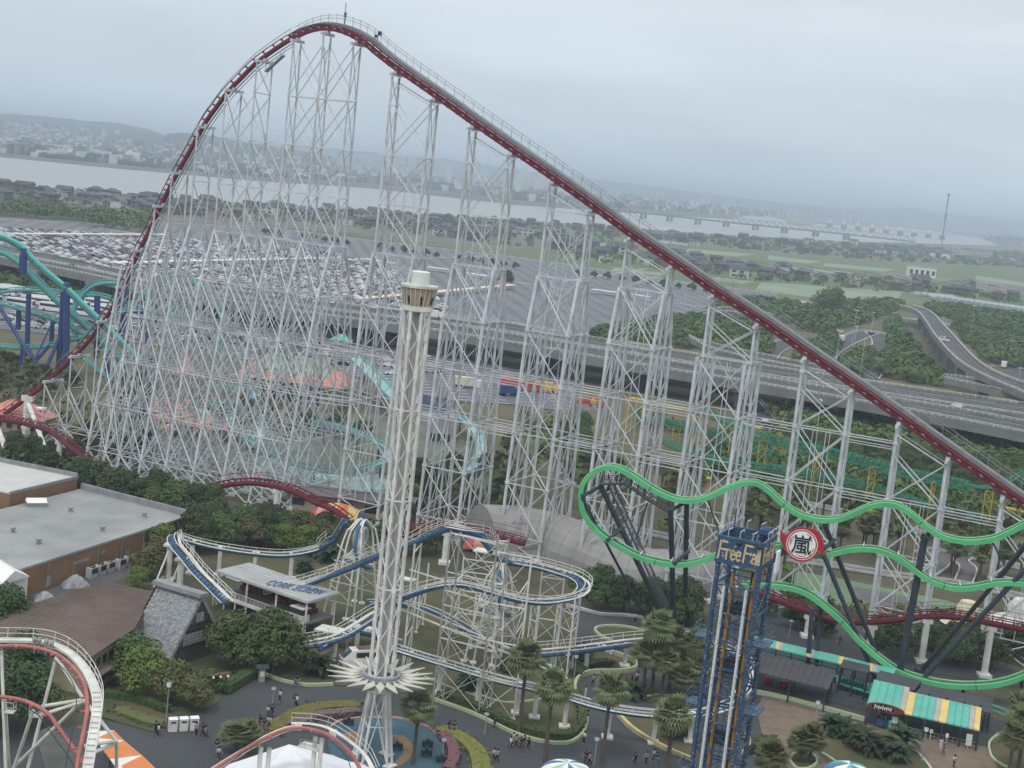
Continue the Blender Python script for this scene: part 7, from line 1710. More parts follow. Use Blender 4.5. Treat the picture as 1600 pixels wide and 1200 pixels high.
# restaurant with wide brown tiled roof
zt_ = UP(140, 1092, 1030)
e1, e2, e3 = G(162, 910, zt_ + .6), G(140, 1030, zt_), G(-45, 984, zt_); e1 = G(162, 910, zt_); e4 = e1 + (e2 - e3)
rs = thing('restaurant', 'low restaurant with wide brown tiled roof and beige walls at lower left', 'building', ((e1.x + e2.x) / 2, (e1.y + e2.y) / 2, 0)); cc = (e1 + e2) / 2
b = MB(); ins = [p.lerp(cc, .05) for p in (e1, G(210, 988, zt_), e2, e3)]; slab(b, [p.lerp(cc, .05) for p in (e1, G(243, 926, zt_), G(210, 988, zt_), e2, e3)], 0, zt_ - .1); b.build('wall', mat('beige_wall', (.33, .29, .20), .85), rs)
M_BROOF = mat('brown_tiles', (0.13, 0.098, 0.083), .75, col2=(0.185, 0.145, 0.122), scale=.22, detail=8)
e5 = G(243, 926, zt_); e6 = G(210, 988, zt_); rise = 1.1; NS = 44; Lp, Rp = [], []
for k in range(NS + 1):
 f = k / NS; Lp.append(e1.lerp(e3, f) + Vector((0, 0, .1))); Rp.append((e5.lerp(e6, f / .55) if f < .55 else e6.lerp(e2, (f - .55) / .45)) + Vector((0, 0, .1)))
def hgt(f, u): return rise * sin(pi * min(1, f)) * sin(pi * (.12 + .76 * u))
b = MB(); nu = 10; V = []
for k in range(NS + 1):
 for j in range(nu + 1): p = Lp[k].lerp(Rp[k], j / nu); V.append((p.x, p.y, p.z + hgt(k / NS, j / nu)))
b.add(V, [(k * (nu + 1) + j, k * (nu + 1) + j + 1, (k + 1) * (nu + 1) + j + 1, (k + 1) * (nu + 1) + j) for k in range(NS) for j in range(nu)]); slab(b, [e1, e5, e6, e2, e3], zt_ - .3, zt_ + .02); ro = b.build('roof', M_BROOF, rs)
M_TE = mat('tile_edge', (.115, .088, .075), .8, col2=(.165, .13, .11), scale=.4)
for k in range(1, NS):
 b = MB(); b.rect_sweep([Vector(V[k * (nu + 1) + j]) + Vector((0, 0, .05)) for j in range(nu + 1)], .12, .1); b.build('tile_course', M_TE, ro)
e4 = e6; dw = (e4 - e2).normalized(); Lw2 = (e4 - e2).length; nw = Vector((dw.y, -dw.x, 0)); nw = nw if nw.x > 0 else -nw; i2, i4 = ins[2], ins[1]
for k in range(7):
 for z_ in (zt_ * .28, zt_ * .74):
  p = i2.lerp(i4, .06 + k * .14) + nw * .03; b = MB(); b.box((p.x, p.y, z_), (1.0, .12, 1.1), atan2(dw.y, dw.x)); b.build('window', M_GLASS, rs)
b = MB(); p, q_ = i2 + nw * .7, i4 + nw * .7; b.beam(Vector((p.x, p.y, zt_ * .55)), Vector((q_.x, q_.y, zt_ * .55)), 1.6, .2); b.build('lower_eave', M_BROOF, rs)
# steep thatched house
zR = UP(308, 1038, 936); RF, RB = G(317, 931, zR), G(249, 911, zR); dR = (RF - RB).normalized(); EL = G(270, 1031, 1.5); s_ = Vector((EL.x - RF.x, EL.y - RF.y, 0)); s_ = s_ - dR * s_.dot(dR)
th_ = thing('thatched_house', 'steep grey shingled gable house in front of the coaster station', 'building', (RF.x, RF.y, 0)); M_SHING = mat('weathered_shingle', (0.34, 0.355, 0.37), .85, col2=(0.19, 0.20, 0.215), scale=2.2, detail=8)
zE = 1.5; lo = -(zR - zE)
for sg, nm in ((1, 'roof_slope'), (-1, 'roof_slope')):
 S = s_ * sg; b = MB(); nn_ = dR.cross(S + Vector((0, 0, lo))).normalized(); nn_ = nn_ if nn_.z > 0 else -nn_; a, c, d_, e_ = RF, RB, RB + S + Vector((0, 0, lo)), RF + S + Vector((0, 0, lo)); T_ = nn_ * -.35
 b.add([a, c, d_, e_, a + T_, c + T_, d_ + T_, e_ + T_], [(0, 1, 2, 3), (7, 6, 5, 4), (0, 3, 7, 4), (1, 5, 6, 2), (3, 2, 6, 7)]); sl_ = b.build(nm, M_SHING, th_)
 r = random.Random(4); me_ = None; rows = 30; L_ = (RB - RF).length; W_ = (d_ - c).length; uu = (RB - RF).normalized(); vv = (d_ - c).normalized(); cnt = 0
 rest_ = MB()
 for j in range(rows):
  ncol = 22
  for i in range(ncol):
   p = RF + uu * (L_ * (i + .5 + (.5 if j % 2 else 0) * .9) / (ncol + .5)) + vv * (W_ * (j + .5) / rows) + nn_ * (.05 + r.uniform(0, .07)); q = MB(); sz = (L_ / ncol * .90, W_ / rows * .90, .06 + r.uniform(0, .05))
   if sg == 1 and cnt < 300:
    q.box(p, sz, axes=(uu, (vv + nn_ * .12).normalized(), nn_)); q.build('shingle', M_SHING, sl_); cnt += 1
   else: rest_.box(p, sz, axes=(uu, (vv + nn_ * .12).normalized(), nn_))
 rest_.build('shingles', M_SHING, sl_, kind='stuff')
b = MB(); b.beam(RB - dR * .6 + Vector((0, 0, .25)), RF + dR * .3 + Vector((0, 0, .25)), 1.5, .3); b.beam(RB - dR * .6 + Vector((0, 0, .0)), RF + dR * .3 + Vector((0, 0, .0)), 1.9, .3); b.build('ridge_cap', mat('ridge_grey', (.28, .29, .30), .7, col2=(.2, .21, .22), scale=.6), th_)
gI = dR * -.45; a, c, d_ = RF + gI - Vector((0, 0, .5)), RF + gI + s_ * .92 + Vector((0, 0, lo)), RF + gI - s_ * .92 + Vector((0, 0, lo)); b = MB()
b.add([a, c, d_, Vector((c.x, c.y, 0)), Vector((d_.x, d_.y, 0)), a - dR * 8, c - dR * 8, d_ - dR * 8, Vector((c.x, c.y, 0)) - dR * 8, Vector((d_.x, d_.y, 0)) - dR * 8], [(0, 1, 3, 4, 2), (7, 9, 8, 6, 5), (1, 6, 8, 3), (4, 9, 7, 2)]); b.build('gable_wall', mat('dark_timber', (.075, .065, .058), .9, col2=(.11, .10, .09), scale=1.5), th_)
M_SHOJI = mat('paper_window', (.62, .64, .64), .6); sn_ = s_.normalized()
for (row, z_, hh_, n_) in ((0, zR * .36, 1.5, 7), (1, zR * .66, 1.2, 2)):
 for k in range(n_):
  o_ = (k - (n_ - 1) / 2) * .82 + (.0 if row == 0 else -.2); p = RF + gI + dR * .08 - sn_ * -o_; b = MB(); b.box((p.x, p.y, z_), (.64, .08, hh_), atan2(sn_.y, sn_.x)); wdw = b.build('window', M_SHOJI, th_)
  b = MB()
  for f in (-.16, .16): b.box((p.x + sn_.x * f + dR.x * .05, p.y + sn_.y * f + dR.y * .05, z_), (.025, .05, hh_), atan2(sn_.y, sn_.x))
  for f in (-.3, 0, .3): b.box((p.x + dR.x * .05, p.y + dR.y * .05, z_ + f * hh_), (.64, .05, .035), atan2(sn_.y, sn_.x))
  b.build('lattice', M_DARK, wdw)
b = MB()
for z_ in (zR * .25, zR * .48, zR * .56): 
 hw = (zR - z_) / (zR - zE) * s_.length * .85; p = RF + gI + dR * .12; b.beam(Vector((p.x, p.y, z_)) + sn_ * hw, Vector((p.x, p.y, z_)) - sn_ * hw, .12, .16)
b.build('gable_beam', M_DARK, th_)
# ---------------------------------------------------------------- right: green coaster station, canopies
M_DROOF = mat('dark_roof', (0.050, 0.052, 0.058), .7, col2=(0.068, 0.07, 0.075), scale=.5); M_TEALR = mat('teal_roof', (0.12, 0.44, 0.36), .55, col2=(0.10, 0.38, 0.31), scale=.5); M_YR = mat('yellow_roof', (0.70, 0.54, 0.20), .55, var=.08); M_GR = mat('beige_grey_roof', (0.42, 0.41, 0.36), .6, var=.08)
def canopy(lab, px, z, m, posts=True, name='canopy', th=.25, zz=None):
 P = [G(x, y, (zz[i] if zz else z)) for i, (x, y) in enumerate(px)]; c = sum(P, Vector()) / len(P); t = thing(name, lab, 'canopy', (c.x, c.y, 0)); b = MB(); n = len(P)
 b.add(P + [p - Vector((0, 0, th)) for p in P], [tuple(range(n)), tuple(range(2 * n - 1, n - 1, -1))] + [(k, n + k, n + (k + 1) % n, (k + 1) % n) for k in range(n)]); b.build('roof', m, t)
 if posts:
  for k in range(n):
   for f in (0, .5):
    p = P[k].lerp(P[(k + 1) % n], f).lerp(c, .06); q = MB(); q.tube((p.x, p.y, 0), (p.x, p.y, p.z - th), .12, 6); q.build('post', M_POST, t)
 return t, P
cn, P_ = canopy('dark flat roofed queue shelter right of the blue drop tower', [(1188, 1020), (1306, 1048), (1294, 1077), (1176, 1048)], 3.6, M_DROOF)
b = MB()
for k in range(12):
 a_, c_ = P_[0].lerp(P_[1], k / 11), P_[3].lerp(P_[2], k / 11); b.beam(a_ + Vector((0, 0, .05)), c_ + Vector((0, 0, .05)), .12, .1)
b.build('roof_rib', M_DROOF, cn)
canopy('dark roof between the long teal canopy and the striped roof', [(1375, 1047), (1440, 1064), (1425, 1082), (1366, 1066)], 3.4, M_DROOF); canopy('dark wide roof behind the striped teal roof', [(1440, 1070), (1552, 1092), (1550, 1114), (1535, 1111), (1430, 1084)], 3.2, M_DROOF)
lc = thing('canopy', 'long narrow teal roofed walkway with yellow and beige bands behind the dark shelter', 'canopy', G(1290, 1045)); A0, A1, B0, B1 = G(1180, 994, 3.2), G(1400, 1045, 3.2), G(1178, 1005, 3.2), G(1396, 1056, 3.2)
segs = [0, .16, .18, .205, .385, .41, .43, .61, .64, .665, .82, .85, .875, 1.0]; cols = [M_TEALR, M_YR, M_GR, M_TEALR, M_YR, M_GR, M_TEALR, M_YR, M_GR, M_TEALR, M_YR, M_GR, M_TEALR]
for k in range(13):
 f0_, f1_ = segs[k], segs[k + 1]; V = [B0.lerp(B1, f0_), B0.lerp(B1, f1_), A0.lerp(A1, f1_), A0.lerp(A1, f0_)]; b = MB(); b.add(V + [v - Vector((0, 0, .2)) for v in V], [(0, 1, 2, 3), (7, 6, 5, 4), (0, 4, 5, 1), (2, 6, 7, 3), (0, 3, 7, 4), (1, 5, 6, 2)]); b.build('roof_panel', cols[k], lc)
for k in range(9):
 p = B0.lerp(B1, (k + .5) / 9); q = MB(); q.tube((p.x, p.y, 0), (p.x, p.y, 3.1), .12, 6); q.build('post', M_POST, lc)
zf_ = UP(1528, 1175, 1141); sr = thing('entrance_roof', 'large ride entrance roof striped teal, beige and yellow at lower right', 'canopy', G(1440, 1150)); zb_ = zf_ + .9
F0, F1 = G(1355, 1101, zf_), G(1531, 1141, zf_); K0 = G(1366, 1062, zb_); K1 = K0 + (F1 - F0); K1.z = zb_
pan = [('t', .17), ('t', .0), ('g', .0)]; seq = [(M_TEALR, .075)] * 4 + [(M_GR, .055), (M_YR, .075)] + [(M_TEALR, .065)] * 3 + [(M_GR, .05), (M_YR, .075)] + [(M_TEALR, .066)] * 3 + [(M_GR, .05), (M_YR, .055)]; tot = sum(w for _, w in seq); f = 0
for m_k, w in seq:
 f0_, f1_ = f / tot, (f + w) / tot; f += w; cut = 0 if f1_ < .385 else .16
 V = [F0.lerp(F1, f0_), F0.lerp(F1, f1_ - .004), K0.lerp(K1, f1_ - .004).lerp(F0.lerp(F1, f1_ - .004), cut), K0.lerp(K1, f0_).lerp(F0.lerp(F1, f0_), cut)]; b = MB(); b.add(V + [v - Vector((0, 0, .18)) for v in V], [(0, 1, 2, 3), (7, 6, 5, 4), (0, 4, 5, 1), (2, 6, 7, 3), (0, 3, 7, 4), (1, 5, 6, 2)]); b.build('roof_panel', m_k, sr)
 q = MB(); q.beam(V[0] + Vector((0, 0, .05)), V[3] + Vector((0, 0, .05)), .07, .1); q.build('seam', m_k, sr)
for f in (.01, .18, .36, .52, .68, .84, .99):
 for A_1, B_1 in ((F0, F1), (K0, K1)):
  p = A_1.lerp(B_1, f); q = MB(); q.box((p.x, p.y, (p.z - .2) / 2), (.22, .22, p.z - .2)); q.build('post', M_POST, sr)
q = MB()
for z_ in (.5, 1.0): q.beam(Vector((F0.lerp(F1, .4).x, F0.lerp(F1, .4).y + .8, z_)), Vector((F1.x, F1.y + .8, z_)), .06, .06)
for k in range(16):
 p = F0.lerp(F1, .4 + .6 * k / 15); q.beam((p.x, p.y + .8, 0), (p.x, p.y + .8, 1.0), .05, .05)
q.build('queue_rail', M_STEELD, sr)
# interior things under the roof: panels, turnstiles
for k, (f, m_, w, h, z) in enumerate([(.15, M_BLUE, 1.1, .9, .9), (.19, M_BLUE, .9, .9, .9), (.235, M_TEALR, .5, 1.0, 1.0), (.27, M_WHITE, .8, .9, 1.7), (.60, M_WHITE, .4, .5, 1.3), (.74, M_WHITE, .4, .6, 1.2), (.93, M_WHITE, .8, 1.6, 1.3)]):
 p = F0.lerp(F1, f); q = MB(); q.box((p.x, p.y + .4, z), (w, .1, h), -.1); q.box((p.x, p.y + .45, z / 2), (.08, .08, z)); q.build('notice_board', m_, sr)
sg2 = thing('oval_sign', 'brown and black oval ride sign hanging on the front of the striped roof', 'sign', F0.lerp(F1, .2)); c = F0.lerp(F1, .165) + Vector((0, -.35, .15)); fxx = (F1 - F0).normalized(); n_ = 24
V = [c + fxx * (2.5 * cos(2 * pi * k / n_)) + Vector((0, 0, .62 * sin(2 * pi * k / n_))) for k in range(n_)]; q = MB(); q.add(V + [v + Vector((0, .2, 0)) for v in V], [tuple(range(n_))] + [(n_ + k, n_ + (k + 1) % n_, (k + 1) % n_, k) for k in range(n_)]); q.build('board', mat('sign_brown', (.20, .055, .03), .5), sg2)
V = [c + Vector((0, -.04, 0)) + fxx * (1.55 * cos(2 * pi * k / n_) - .45) + Vector((0, 0, .48 * sin(2 * pi * k / n_))) for k in range(n_)]; q = MB(); q.add(V, [tuple(range(n_))]); q.build('dark_field', M_INK, sg2)
for k in range(9):
 a = c + Vector((0, -.09, 0)) + fxx * (-1.55 + k * .27); q = MB(); q.box(a + Vector((0, 0, .05 * sin(k * 2))), (.10, .04, .5 + .12 * cos(k * 3)), axes=(fxx, Vector((0, 1, 0)), Vector((0, 0, 1)))); q.box(a + fxx * .08 + Vector((0, 0, .1 * cos(k * 4))), (.2, .04, .09), axes=(fxx, Vector((0, 1, 0)), Vector((0, 0, 1)))); q.build('brush_stroke', M_SWH, sg2)
# turquoise transfer machinery and fences
mt_ = thing('track_machinery', 'turquoise track machinery beside the dark shelter under the green track', 'machinery', G(1340, 1080)); r = random.Random(9)
for k in range(10):
 g = G(1312 + k * 5.0, 1064 + k * 1.6, 1.1); q = MB(); q.box(g, (.9, 2.2, .3), -.2); q.tube(g + Vector((0, -1, .3)), g + Vector((.6, 1, .8)), .08, 5); q.tube(g + Vector((0, 1, .3)), g + Vector((.6, -1, .8)), .08, 5); q.tube((g.x, g.y, 0), g, .12, 5); q.build('carriage_frame', M_TEALR, mt_)
for (a_, b_) in (((1180, 1012), (1310, 1046)), ((1178, 1018), (1306, 1052)), ((1290, 1052), (1360, 1070)), ((1540, 1098), (1575, 1110)), ((1540, 1106), (1572, 1118))):
 q = MB(); q.beam(G(*a_, 1.4), G(*b_, 1.4), .22, .22); q.build('rail', M_TEALR, mt_)
canopy('open black steel frame beside the dark shelter', [(1318, 1030), (1360, 1040), (1356, 1052), (1312, 1042)], 4.2, M_DARK, th=.12)
q = MB(); A_1, B_1 = G(1225, 1082), G(1352, 1114)
for k in range(30):
 p = A_1.lerp(B_1, k / 29); q.tube(p, p + Vector((0, 0, 1.3)), .035, 3)
for z_ in (.4, 1.3): q.tube(A_1 + Vector((0, 0, z_)), B_1 + Vector((0, 0, z_)), .035, 3)
tag(q.build('fence', M_POST), 'dark mesh fence between the brown plaza and the dark shelter', 'fence')
patch('grey_floor', [(1195, 1075), (1290, 1095), (1286, 1114), (1195, 1092)], mat('shelter_floor', (.17, .17, .15), .9), .2)
for k, (x, y) in enumerate([(1226, 1068), (1202, 1062)]):
 g = G(x, y, .9); b = MB(); b.lathe(g, [(.05, -.4), (.45, -.35), (.55, 0), (.45, .35), (.05, .4)], 10); b.box(g + Vector((0, .5, -.3)), (1.1, .8, 1.1)); b.tube((g.x, g.y, 0), g, .2, 6); tag(b.build('ride_vehicle', M_SRED), ['red ride seat parked under the dark shelter', 'second red ride seat parked nearer the blue drop tower'][k], 'ride seat')
# pale green terraces and go-kart track
patch('green_terrace', [(1240, 893), (1310, 905), (1480, 940), (1560, 958), (1500, 962), (1380, 940), (1320, 950), (1240, 930)], mat('green_floor', (0.13, 0.21, 0.11), .85, col2=(.16, .23, .14), scale=.3), .18)
patch('track_apron', [(1335, 918), (1420, 935), (1475, 955), (1400, 958), (1330, 935)], mat('apron', (.15, .155, .16), .9), .22)
def kart(px, w=3.4):
 c = spline([G(*p) for p in px], 1.5); L, R_ = [], []
 for i in range(len(c)):
  t = (c[min(i + 1, len(c) - 1)] - c[max(i - 1, 0)]).normalized(); a = Vector((-t.y, t.x, 0)); L.append(c[i] + a * w / 2); R_.append(c[i] - a * w / 2)
 b = MB(); b.ribbon([p + Vector((0, 0, .2)) for p in R_], [p + Vector((0, 0, .2)) for p in L]); structure(b.build('kart_track', mat('kart_asphalt', (.13, .13, .13), .9)))
 for E_ in (L, R_):
  b = MB(); b.rect_sweep([p + Vector((0, 0, .4)) for p in E_], .3, .5); structure(b.build('kart_kerb', mat('kart_white', (.48, .48, .46), .8)))
kart([(1180, 772), (1240, 785), (1300, 797), (1360, 815), (1430, 832), (1520, 850), (1640, 875)]); kart([(1190, 870), (1280, 882), (1360, 895), (1430, 905), (1520, 918), (1640, 945)]); kart([(1440, 905), (1468, 885), (1475, 870), (1462, 862), (1440, 868)]); kart([(1505, 912), (1512, 890), (1500, 878), (1520, 872), (1600, 890)]); kart([(905, 840), (895, 830), (905, 822), (935, 820), (1000, 832), (1060, 845)]); kart([(925, 765), (880, 755), (900, 742), (1000, 762)], 2.6)
# ---------------------------------------------------------------- pink coaster in the left foreground
pk = thing('roller_coaster', 'pink tube track coaster with white walkway and supports in the lower left corner', 'roller coaster', G(60, 1240))
M_PK = mat('faded_pink_red', (0.40, 0.15, 0.135), .5, col2=(0.31, 0.11, 0.10), scale=.6)
def pink(pts, z, grp):
 P = spline([G(x, y, zz) for (x, y), zz in zip(pts, z)], .5); m = len(P)
 b = MB(); b.sweep(P, .21, 8); b.build('tube', M_PK, grp, smooth=True)
 Q = [];
 for i in range(m): t, a, u = frame_at(P, i); Q.append(P[i] + a * .95)
 b = MB(); b.sweep(Q, .05, 5); b.build('thin_rail', M_DARK, grp, smooth=True)
 for i in range(1, m, 4):
  t, a, u = frame_at(P, i); b = MB(); b.beam(P[i] + a * .05, P[i] + a * .55, .2, .16); b.build('cross_bracket', M_PK, grp)
 return P
p1 = pink([(-30, 1012), (0, 1010), (25, 1009), (50, 1011), (75, 1017), (92, 1025), (107, 1036), (122, 1052), (132, 1070), (136, 1090), (136, 1112), (132, 1137), (127, 1162), (122, 1187), (118, 1220)], [20, 20, 20, 20, 20, 20, 20, 20, 19.8, 19.5, 19, 18.3, 17.5, 16.6, 15.5], pk)
p2 = pink([(-30, 1088), (0, 1089), (20, 1091), (40, 1096), (60, 1105), (77, 1117), (90, 1135), (102, 1152), (115, 1170), (130, 1192), (140, 1215)], [17] * 4 + [16.9, 16.7, 16.2, 15.6, 15, 14.2, 13.5], pk)
wo = spline([G(x, y, z) for x, y, z in [(-30, 1000, 20), (0, 1000, 20), (50, 1001, 20), (80, 1006, 20), (105, 1018, 20), (125, 1036, 20), (140, 1058, 20), (150, 1083, 19.8), (152, 1105, 19.3), (149, 1130, 18.6), (143, 1165, 17.5), (136, 1210, 16)]], .6)
b = MB(); b.rect_sweep(wo, .75, .08); b.rect_sweep(wo, .1, .25, ds=.4); b.rect_sweep(wo, .1, .25, ds=-.4); b.build('walkway', M_CW, pk)
b = MB(); sgn = -1 if frame_at(wo, 5)[1].y > 0 else -1
for dz in (.55, 1.1): b.rect_sweep(wo, .05, .05, dz=dz, ds=-.45)
for i in range(0, len(wo), 3):
 t, a, u = frame_at(wo, i); b.tube(wo[i] - a * .45, wo[i] - a * .45 + Vector((0, 0, 1.1)), .035, 4)
b.build('handrail', M_CW, pk)
b = MB()
for i in range(len(wo) * 2 // 3, len(wo)):
 t, a, u = frame_at(wo, i); b.beam(wo[i] - a * .4 + u * .12, wo[i] + a * .4 + u * .12, .1, .06)
b.build('stair_tread', M_CW, pk)
for (x1, y1, z1, x2, y2, z2_) in [(2, 1012, 19.7, 14, 1340, 0), (88, 1027, 19.8, 18, 1300, 2), (88, 1027, 19.8, 131, 1093, 17.2), (131, 1093, 17.2, 70, 1103, 16.6), (131, 1096, 17, 62, 1118, 16.0), (131, 1093, 17.2, 20, 1200, 8), (131, 1093, 17.2, 182, 1158, 15), (182, 1158, 15, 182, 1330, 0), (182, 1158, 15, 133, 1165, 15.5), (182, 1160, 14.8, 133, 1182, 14.5), (52, 1110, 16.5, 22, 1200, 9), (8, 1095, 16.5, 14, 1200, 8)]:
 q = MB(); q.tube(G(x1, y1, z1), G(x2, y2, z2_), .17, 8, cap=True); q.build('support', M_CW, pk)
for (x, y, z) in [(15, 1112, 15.8), (55, 1118, 15.8)]:
 g = G(x, y, z); q = MB(); q.box(g, (.9, .8, .08))
 for sx_ in (-.45, .45):
  for sy_ in (-.4, .4): q.tube(g + Vector((sx_, sy_, 0)), g + Vector((sx_, sy_, 1)), .035, 4)
 for dz in (.5, 1.0):
  q.tube(g + Vector((-.45, -.4, dz)), g + Vector((.45, -.4, dz)), .03, 3); q.tube(g + Vector((-.45, -.4, dz)), g + Vector((-.45, .4, dz)), .03, 3); q.tube(g + Vector((.45, -.4, dz)), g + Vector((.45, .4, dz)), .03, 3)
 q.build('inspection_cage', M_CW, pk)
for k in range(4):
 g = G(54 + [0, 7, 18, 26][k], 1004 + [0, 1, 3, 5][k], 20.2); q = MB(); q.lathe(g, [(.05, 0), (.22, .1), (.26, .35), (.15, .55), (.02, .6)], 8); q.tube(g - Vector((0, 0, 1)), g, .1, 6); tag(q.build('floodlight', M_CONC), 'grey floodlight on the pink coaster rail, %s of four' % ['leftmost', 'second from the left', 'third from the left', 'rightmost'][k], 'floodlight', 'floodlights on the pink coaster')
p3 = pink([(300, 1225), (340, 1198), (375, 1176), (405, 1158), (437, 1143), (462, 1137), (487, 1140), (512, 1148), (530, 1160), (547, 1176), (558, 1192), (566, 1212)], [6, 7.5, 9, 10.5, 11.5, 12, 12, 11.6, 11, 10.2, 9.4, 8.6], pk)
b = MB(); b.rect_sweep([p + Vector((0, .7, -.3)) for p in p3[:int(len(p3) * .62)]], .55, .5); b.build('beam', M_CW, pk)
wq = spline([G(x, y, z) for x, y, z in [(455, 1130, 12), (485, 1131, 12), (512, 1137, 12), (535, 1150, 11.5), (555, 1165, 10.8), (572, 1182, 10), (585, 1208, 9)]], .6); b = MB(); b.rect_sweep(wq, .5, .07)
for dz in (.5, 1.0): b.rect_sweep(wq, .045, .045, dz=dz, ds=-.25)
for i in range(0, len(wq), 3): b.tube(wq[i], wq[i] + Vector((0, 0, 1.0)), .03, 3)
b.build('walkway', M_CW, pk)
for (x, y, z) in [(408, 1166, 9.6), (421, 1168, 9.4), (493, 1152, 10.8), (503, 1154, 10.8)]:
 g = G(x, y, z); q = MB(); q.tube(g, (g.x, g.y, 0), .24, 8); q.build('support', M_CW, pk)
g = G(485, 1166, 9.6); q = MB(); q.box(g, (2.2, 1.6, .12), -.3)
for k in range(5):
 for dz in (.45, .9): q.tube(g + Vector((-1, -.7, dz)), g + Vector((1, -.9, dz)), .03, 3)
 q.tube(g + Vector((-1 + k * .5, -.75, 0)), g + Vector((-1 + k * .5, -.75, .9)), .03, 3)
q.build('service_deck', M_CW, pk)
g = G(520, 1146, 10.5); q = MB(); q.box(g, (.7, .6, .7)); q.tube(G(520, 1146, 10.5), G(520, 1146, 14.5), .04, 4); q.build('signal_box', M_CW, pk)
# white tent roof at the bottom
tz = thing('tent_roof', 'white fabric tent roof under the pink track at the bottom edge', 'tent', G(460, 1290)); ap = G(452, 1163, 7.5); ring = [G(x, y, 4.2) for x, y in [(352, 1196), (420, 1185), (520, 1180), (600, 1205), (640, 1260), (600, 1330), (440, 1340), (330, 1290)]]
for k in range(8):
 q = MB(); a_, c_ = ring[k], ring[(k + 1) % 8]; md = (a_ + c_) / 2 - Vector((0, 0, .25)); q.add([ap, a_, md, c_, a_ - Vector((0, 0, .4)), c_ - Vector((0, 0, .4)), md - Vector((0, 0, .4))], [(0, 2, 1), (0, 3, 2), (1, 2, 6, 4), (2, 3, 5, 6)]); q.build('fabric_panel', mat('tent_white', (.72, .74, .76), .5, var=.05), tz)
for k in range(8): q = MB(); q.tube((ring[k].x, ring[k].y, 0), ring[k], .12, 6); q.build('pole', M_CW, tz)
# orange and white folded awning
oa = thing('awning', 'orange and white folded awning under the pink coaster at lower left', 'awning', G(190, 1230)); e0, e1_ = [(137, 1143), (178, 1140), (195, 1157), (217, 1176), (248, 1205)], [(150, 1240), (160, 1215), (165, 1230), (175, 1240), (190, 1260)]
M_ORG = mat('orange_fabric', (0.66, 0.23, 0.075), .6, var=.08); M_WF = mat('white_fabric', (.74, .73, .70), .6, var=.05)
tri = [[(136, 1143, 3.4), (178, 1141, 3.2), (152, 1153, 3.6), M_WF], [(178, 1141, 3.2), (194, 1157, 3.2), (152, 1153, 3.6), M_ORG], [(152, 1153, 3.6), (194, 1157, 3.2), (158, 1167, 3.6), M_WF], [(194, 1157, 3.2), (222, 1180, 3.2), (158, 1167, 3.6), M_ORG], [(158, 1167, 3.6), (222, 1180, 3.2), (172, 1186, 3.6), M_ORG], [(172, 1186, 3.6), (222, 1180, 3.2), (190, 1196, 3.4), M_WF], [(190, 1196, 3.4), (222, 1180, 3.2), (250, 1207, 3.2), M_ORG], [(190, 1196, 3.4), (250, 1207, 3.2), (200, 1225, 3.4), M_ORG], [(172, 1186, 3.6), (190, 1196, 3.4), (200, 1225, 3.4), M_WF]]
for a_, c_, d_, m_ in tri:
 q = MB(); V = [G(*a_), G(*c_), G(*d_)]; q.add(V + [v - Vector((0, 0, .08)) for v in V], [(0, 1, 2), (5, 4, 3), (0, 3, 4, 1), (1, 4, 5, 2), (2, 5, 3, 0)]); q.build('fabric_panel', m_, oa)
for (x, y) in [(140, 1146), (178, 1143), (220, 1181), (172, 1188)]:
 g = G(x, y, 3.2); q = MB(); q.tube((g.x, g.y, 0), g, .07, 6); q.build('pole', M_DARK, oa)
canopy('dark corrugated platform roof under the pink coaster at lower left', [(55, 1145), (78, 1135), (140, 1185), (150, 1215), (120, 1240), (70, 1200)], 4.5, mat('dark_green_roof', (.085, .095, .085), .7), posts=False)
# striped dome parasols at the bottom edge
def dome(lab, px, py, R, z, cols):
 g = G(px, py, 0); t = thing('parasol', lab, 'parasol', g); n = len(cols)
 for k in range(n):
  q = MB(); V = []; a0_, a1_ = 2 * pi * k / n, 2 * pi * (k + 1) / n
  for j in range(6):
   ph = pi / 2 * j / 5; V += [(R * cos(ph) * cos(a0_), R * cos(ph) * sin(a0_), z + R * .45 * sin(ph)), (R * cos(ph) * cos(a1_), R * cos(ph) * sin(a1_), z + R * .45 * sin(ph))]
  q.add(V, [(2 * j, 2 * j + 1, 2 * j + 3, 2 * j + 2) for j in range(5)]); q.build('canopy_panel', cols[k], t, local=True)
 q = MB(); q.tube((0, 0, 0), (0, 0, z), .12, 6); q.build('pole', M_WHITE, t, local=True)
M_MINT = mat('mint_canvas', (.36, .60, .46), .6); M_BC = mat('blue_canvas', (.10, .20, .38), .6)
dome('large dome roof striped white, blue and mint at the bottom edge', 881, 1248, 3.2, 2.9, [M_WROOF, M_BC, M_WROOF, M_MINT] * 3); dome('turquoise and blue parasol top peeping in at the bottom right', 1322, 1238, 3.2, 2.2, [M_TEALR, M_BC, M_WROOF] * 3)
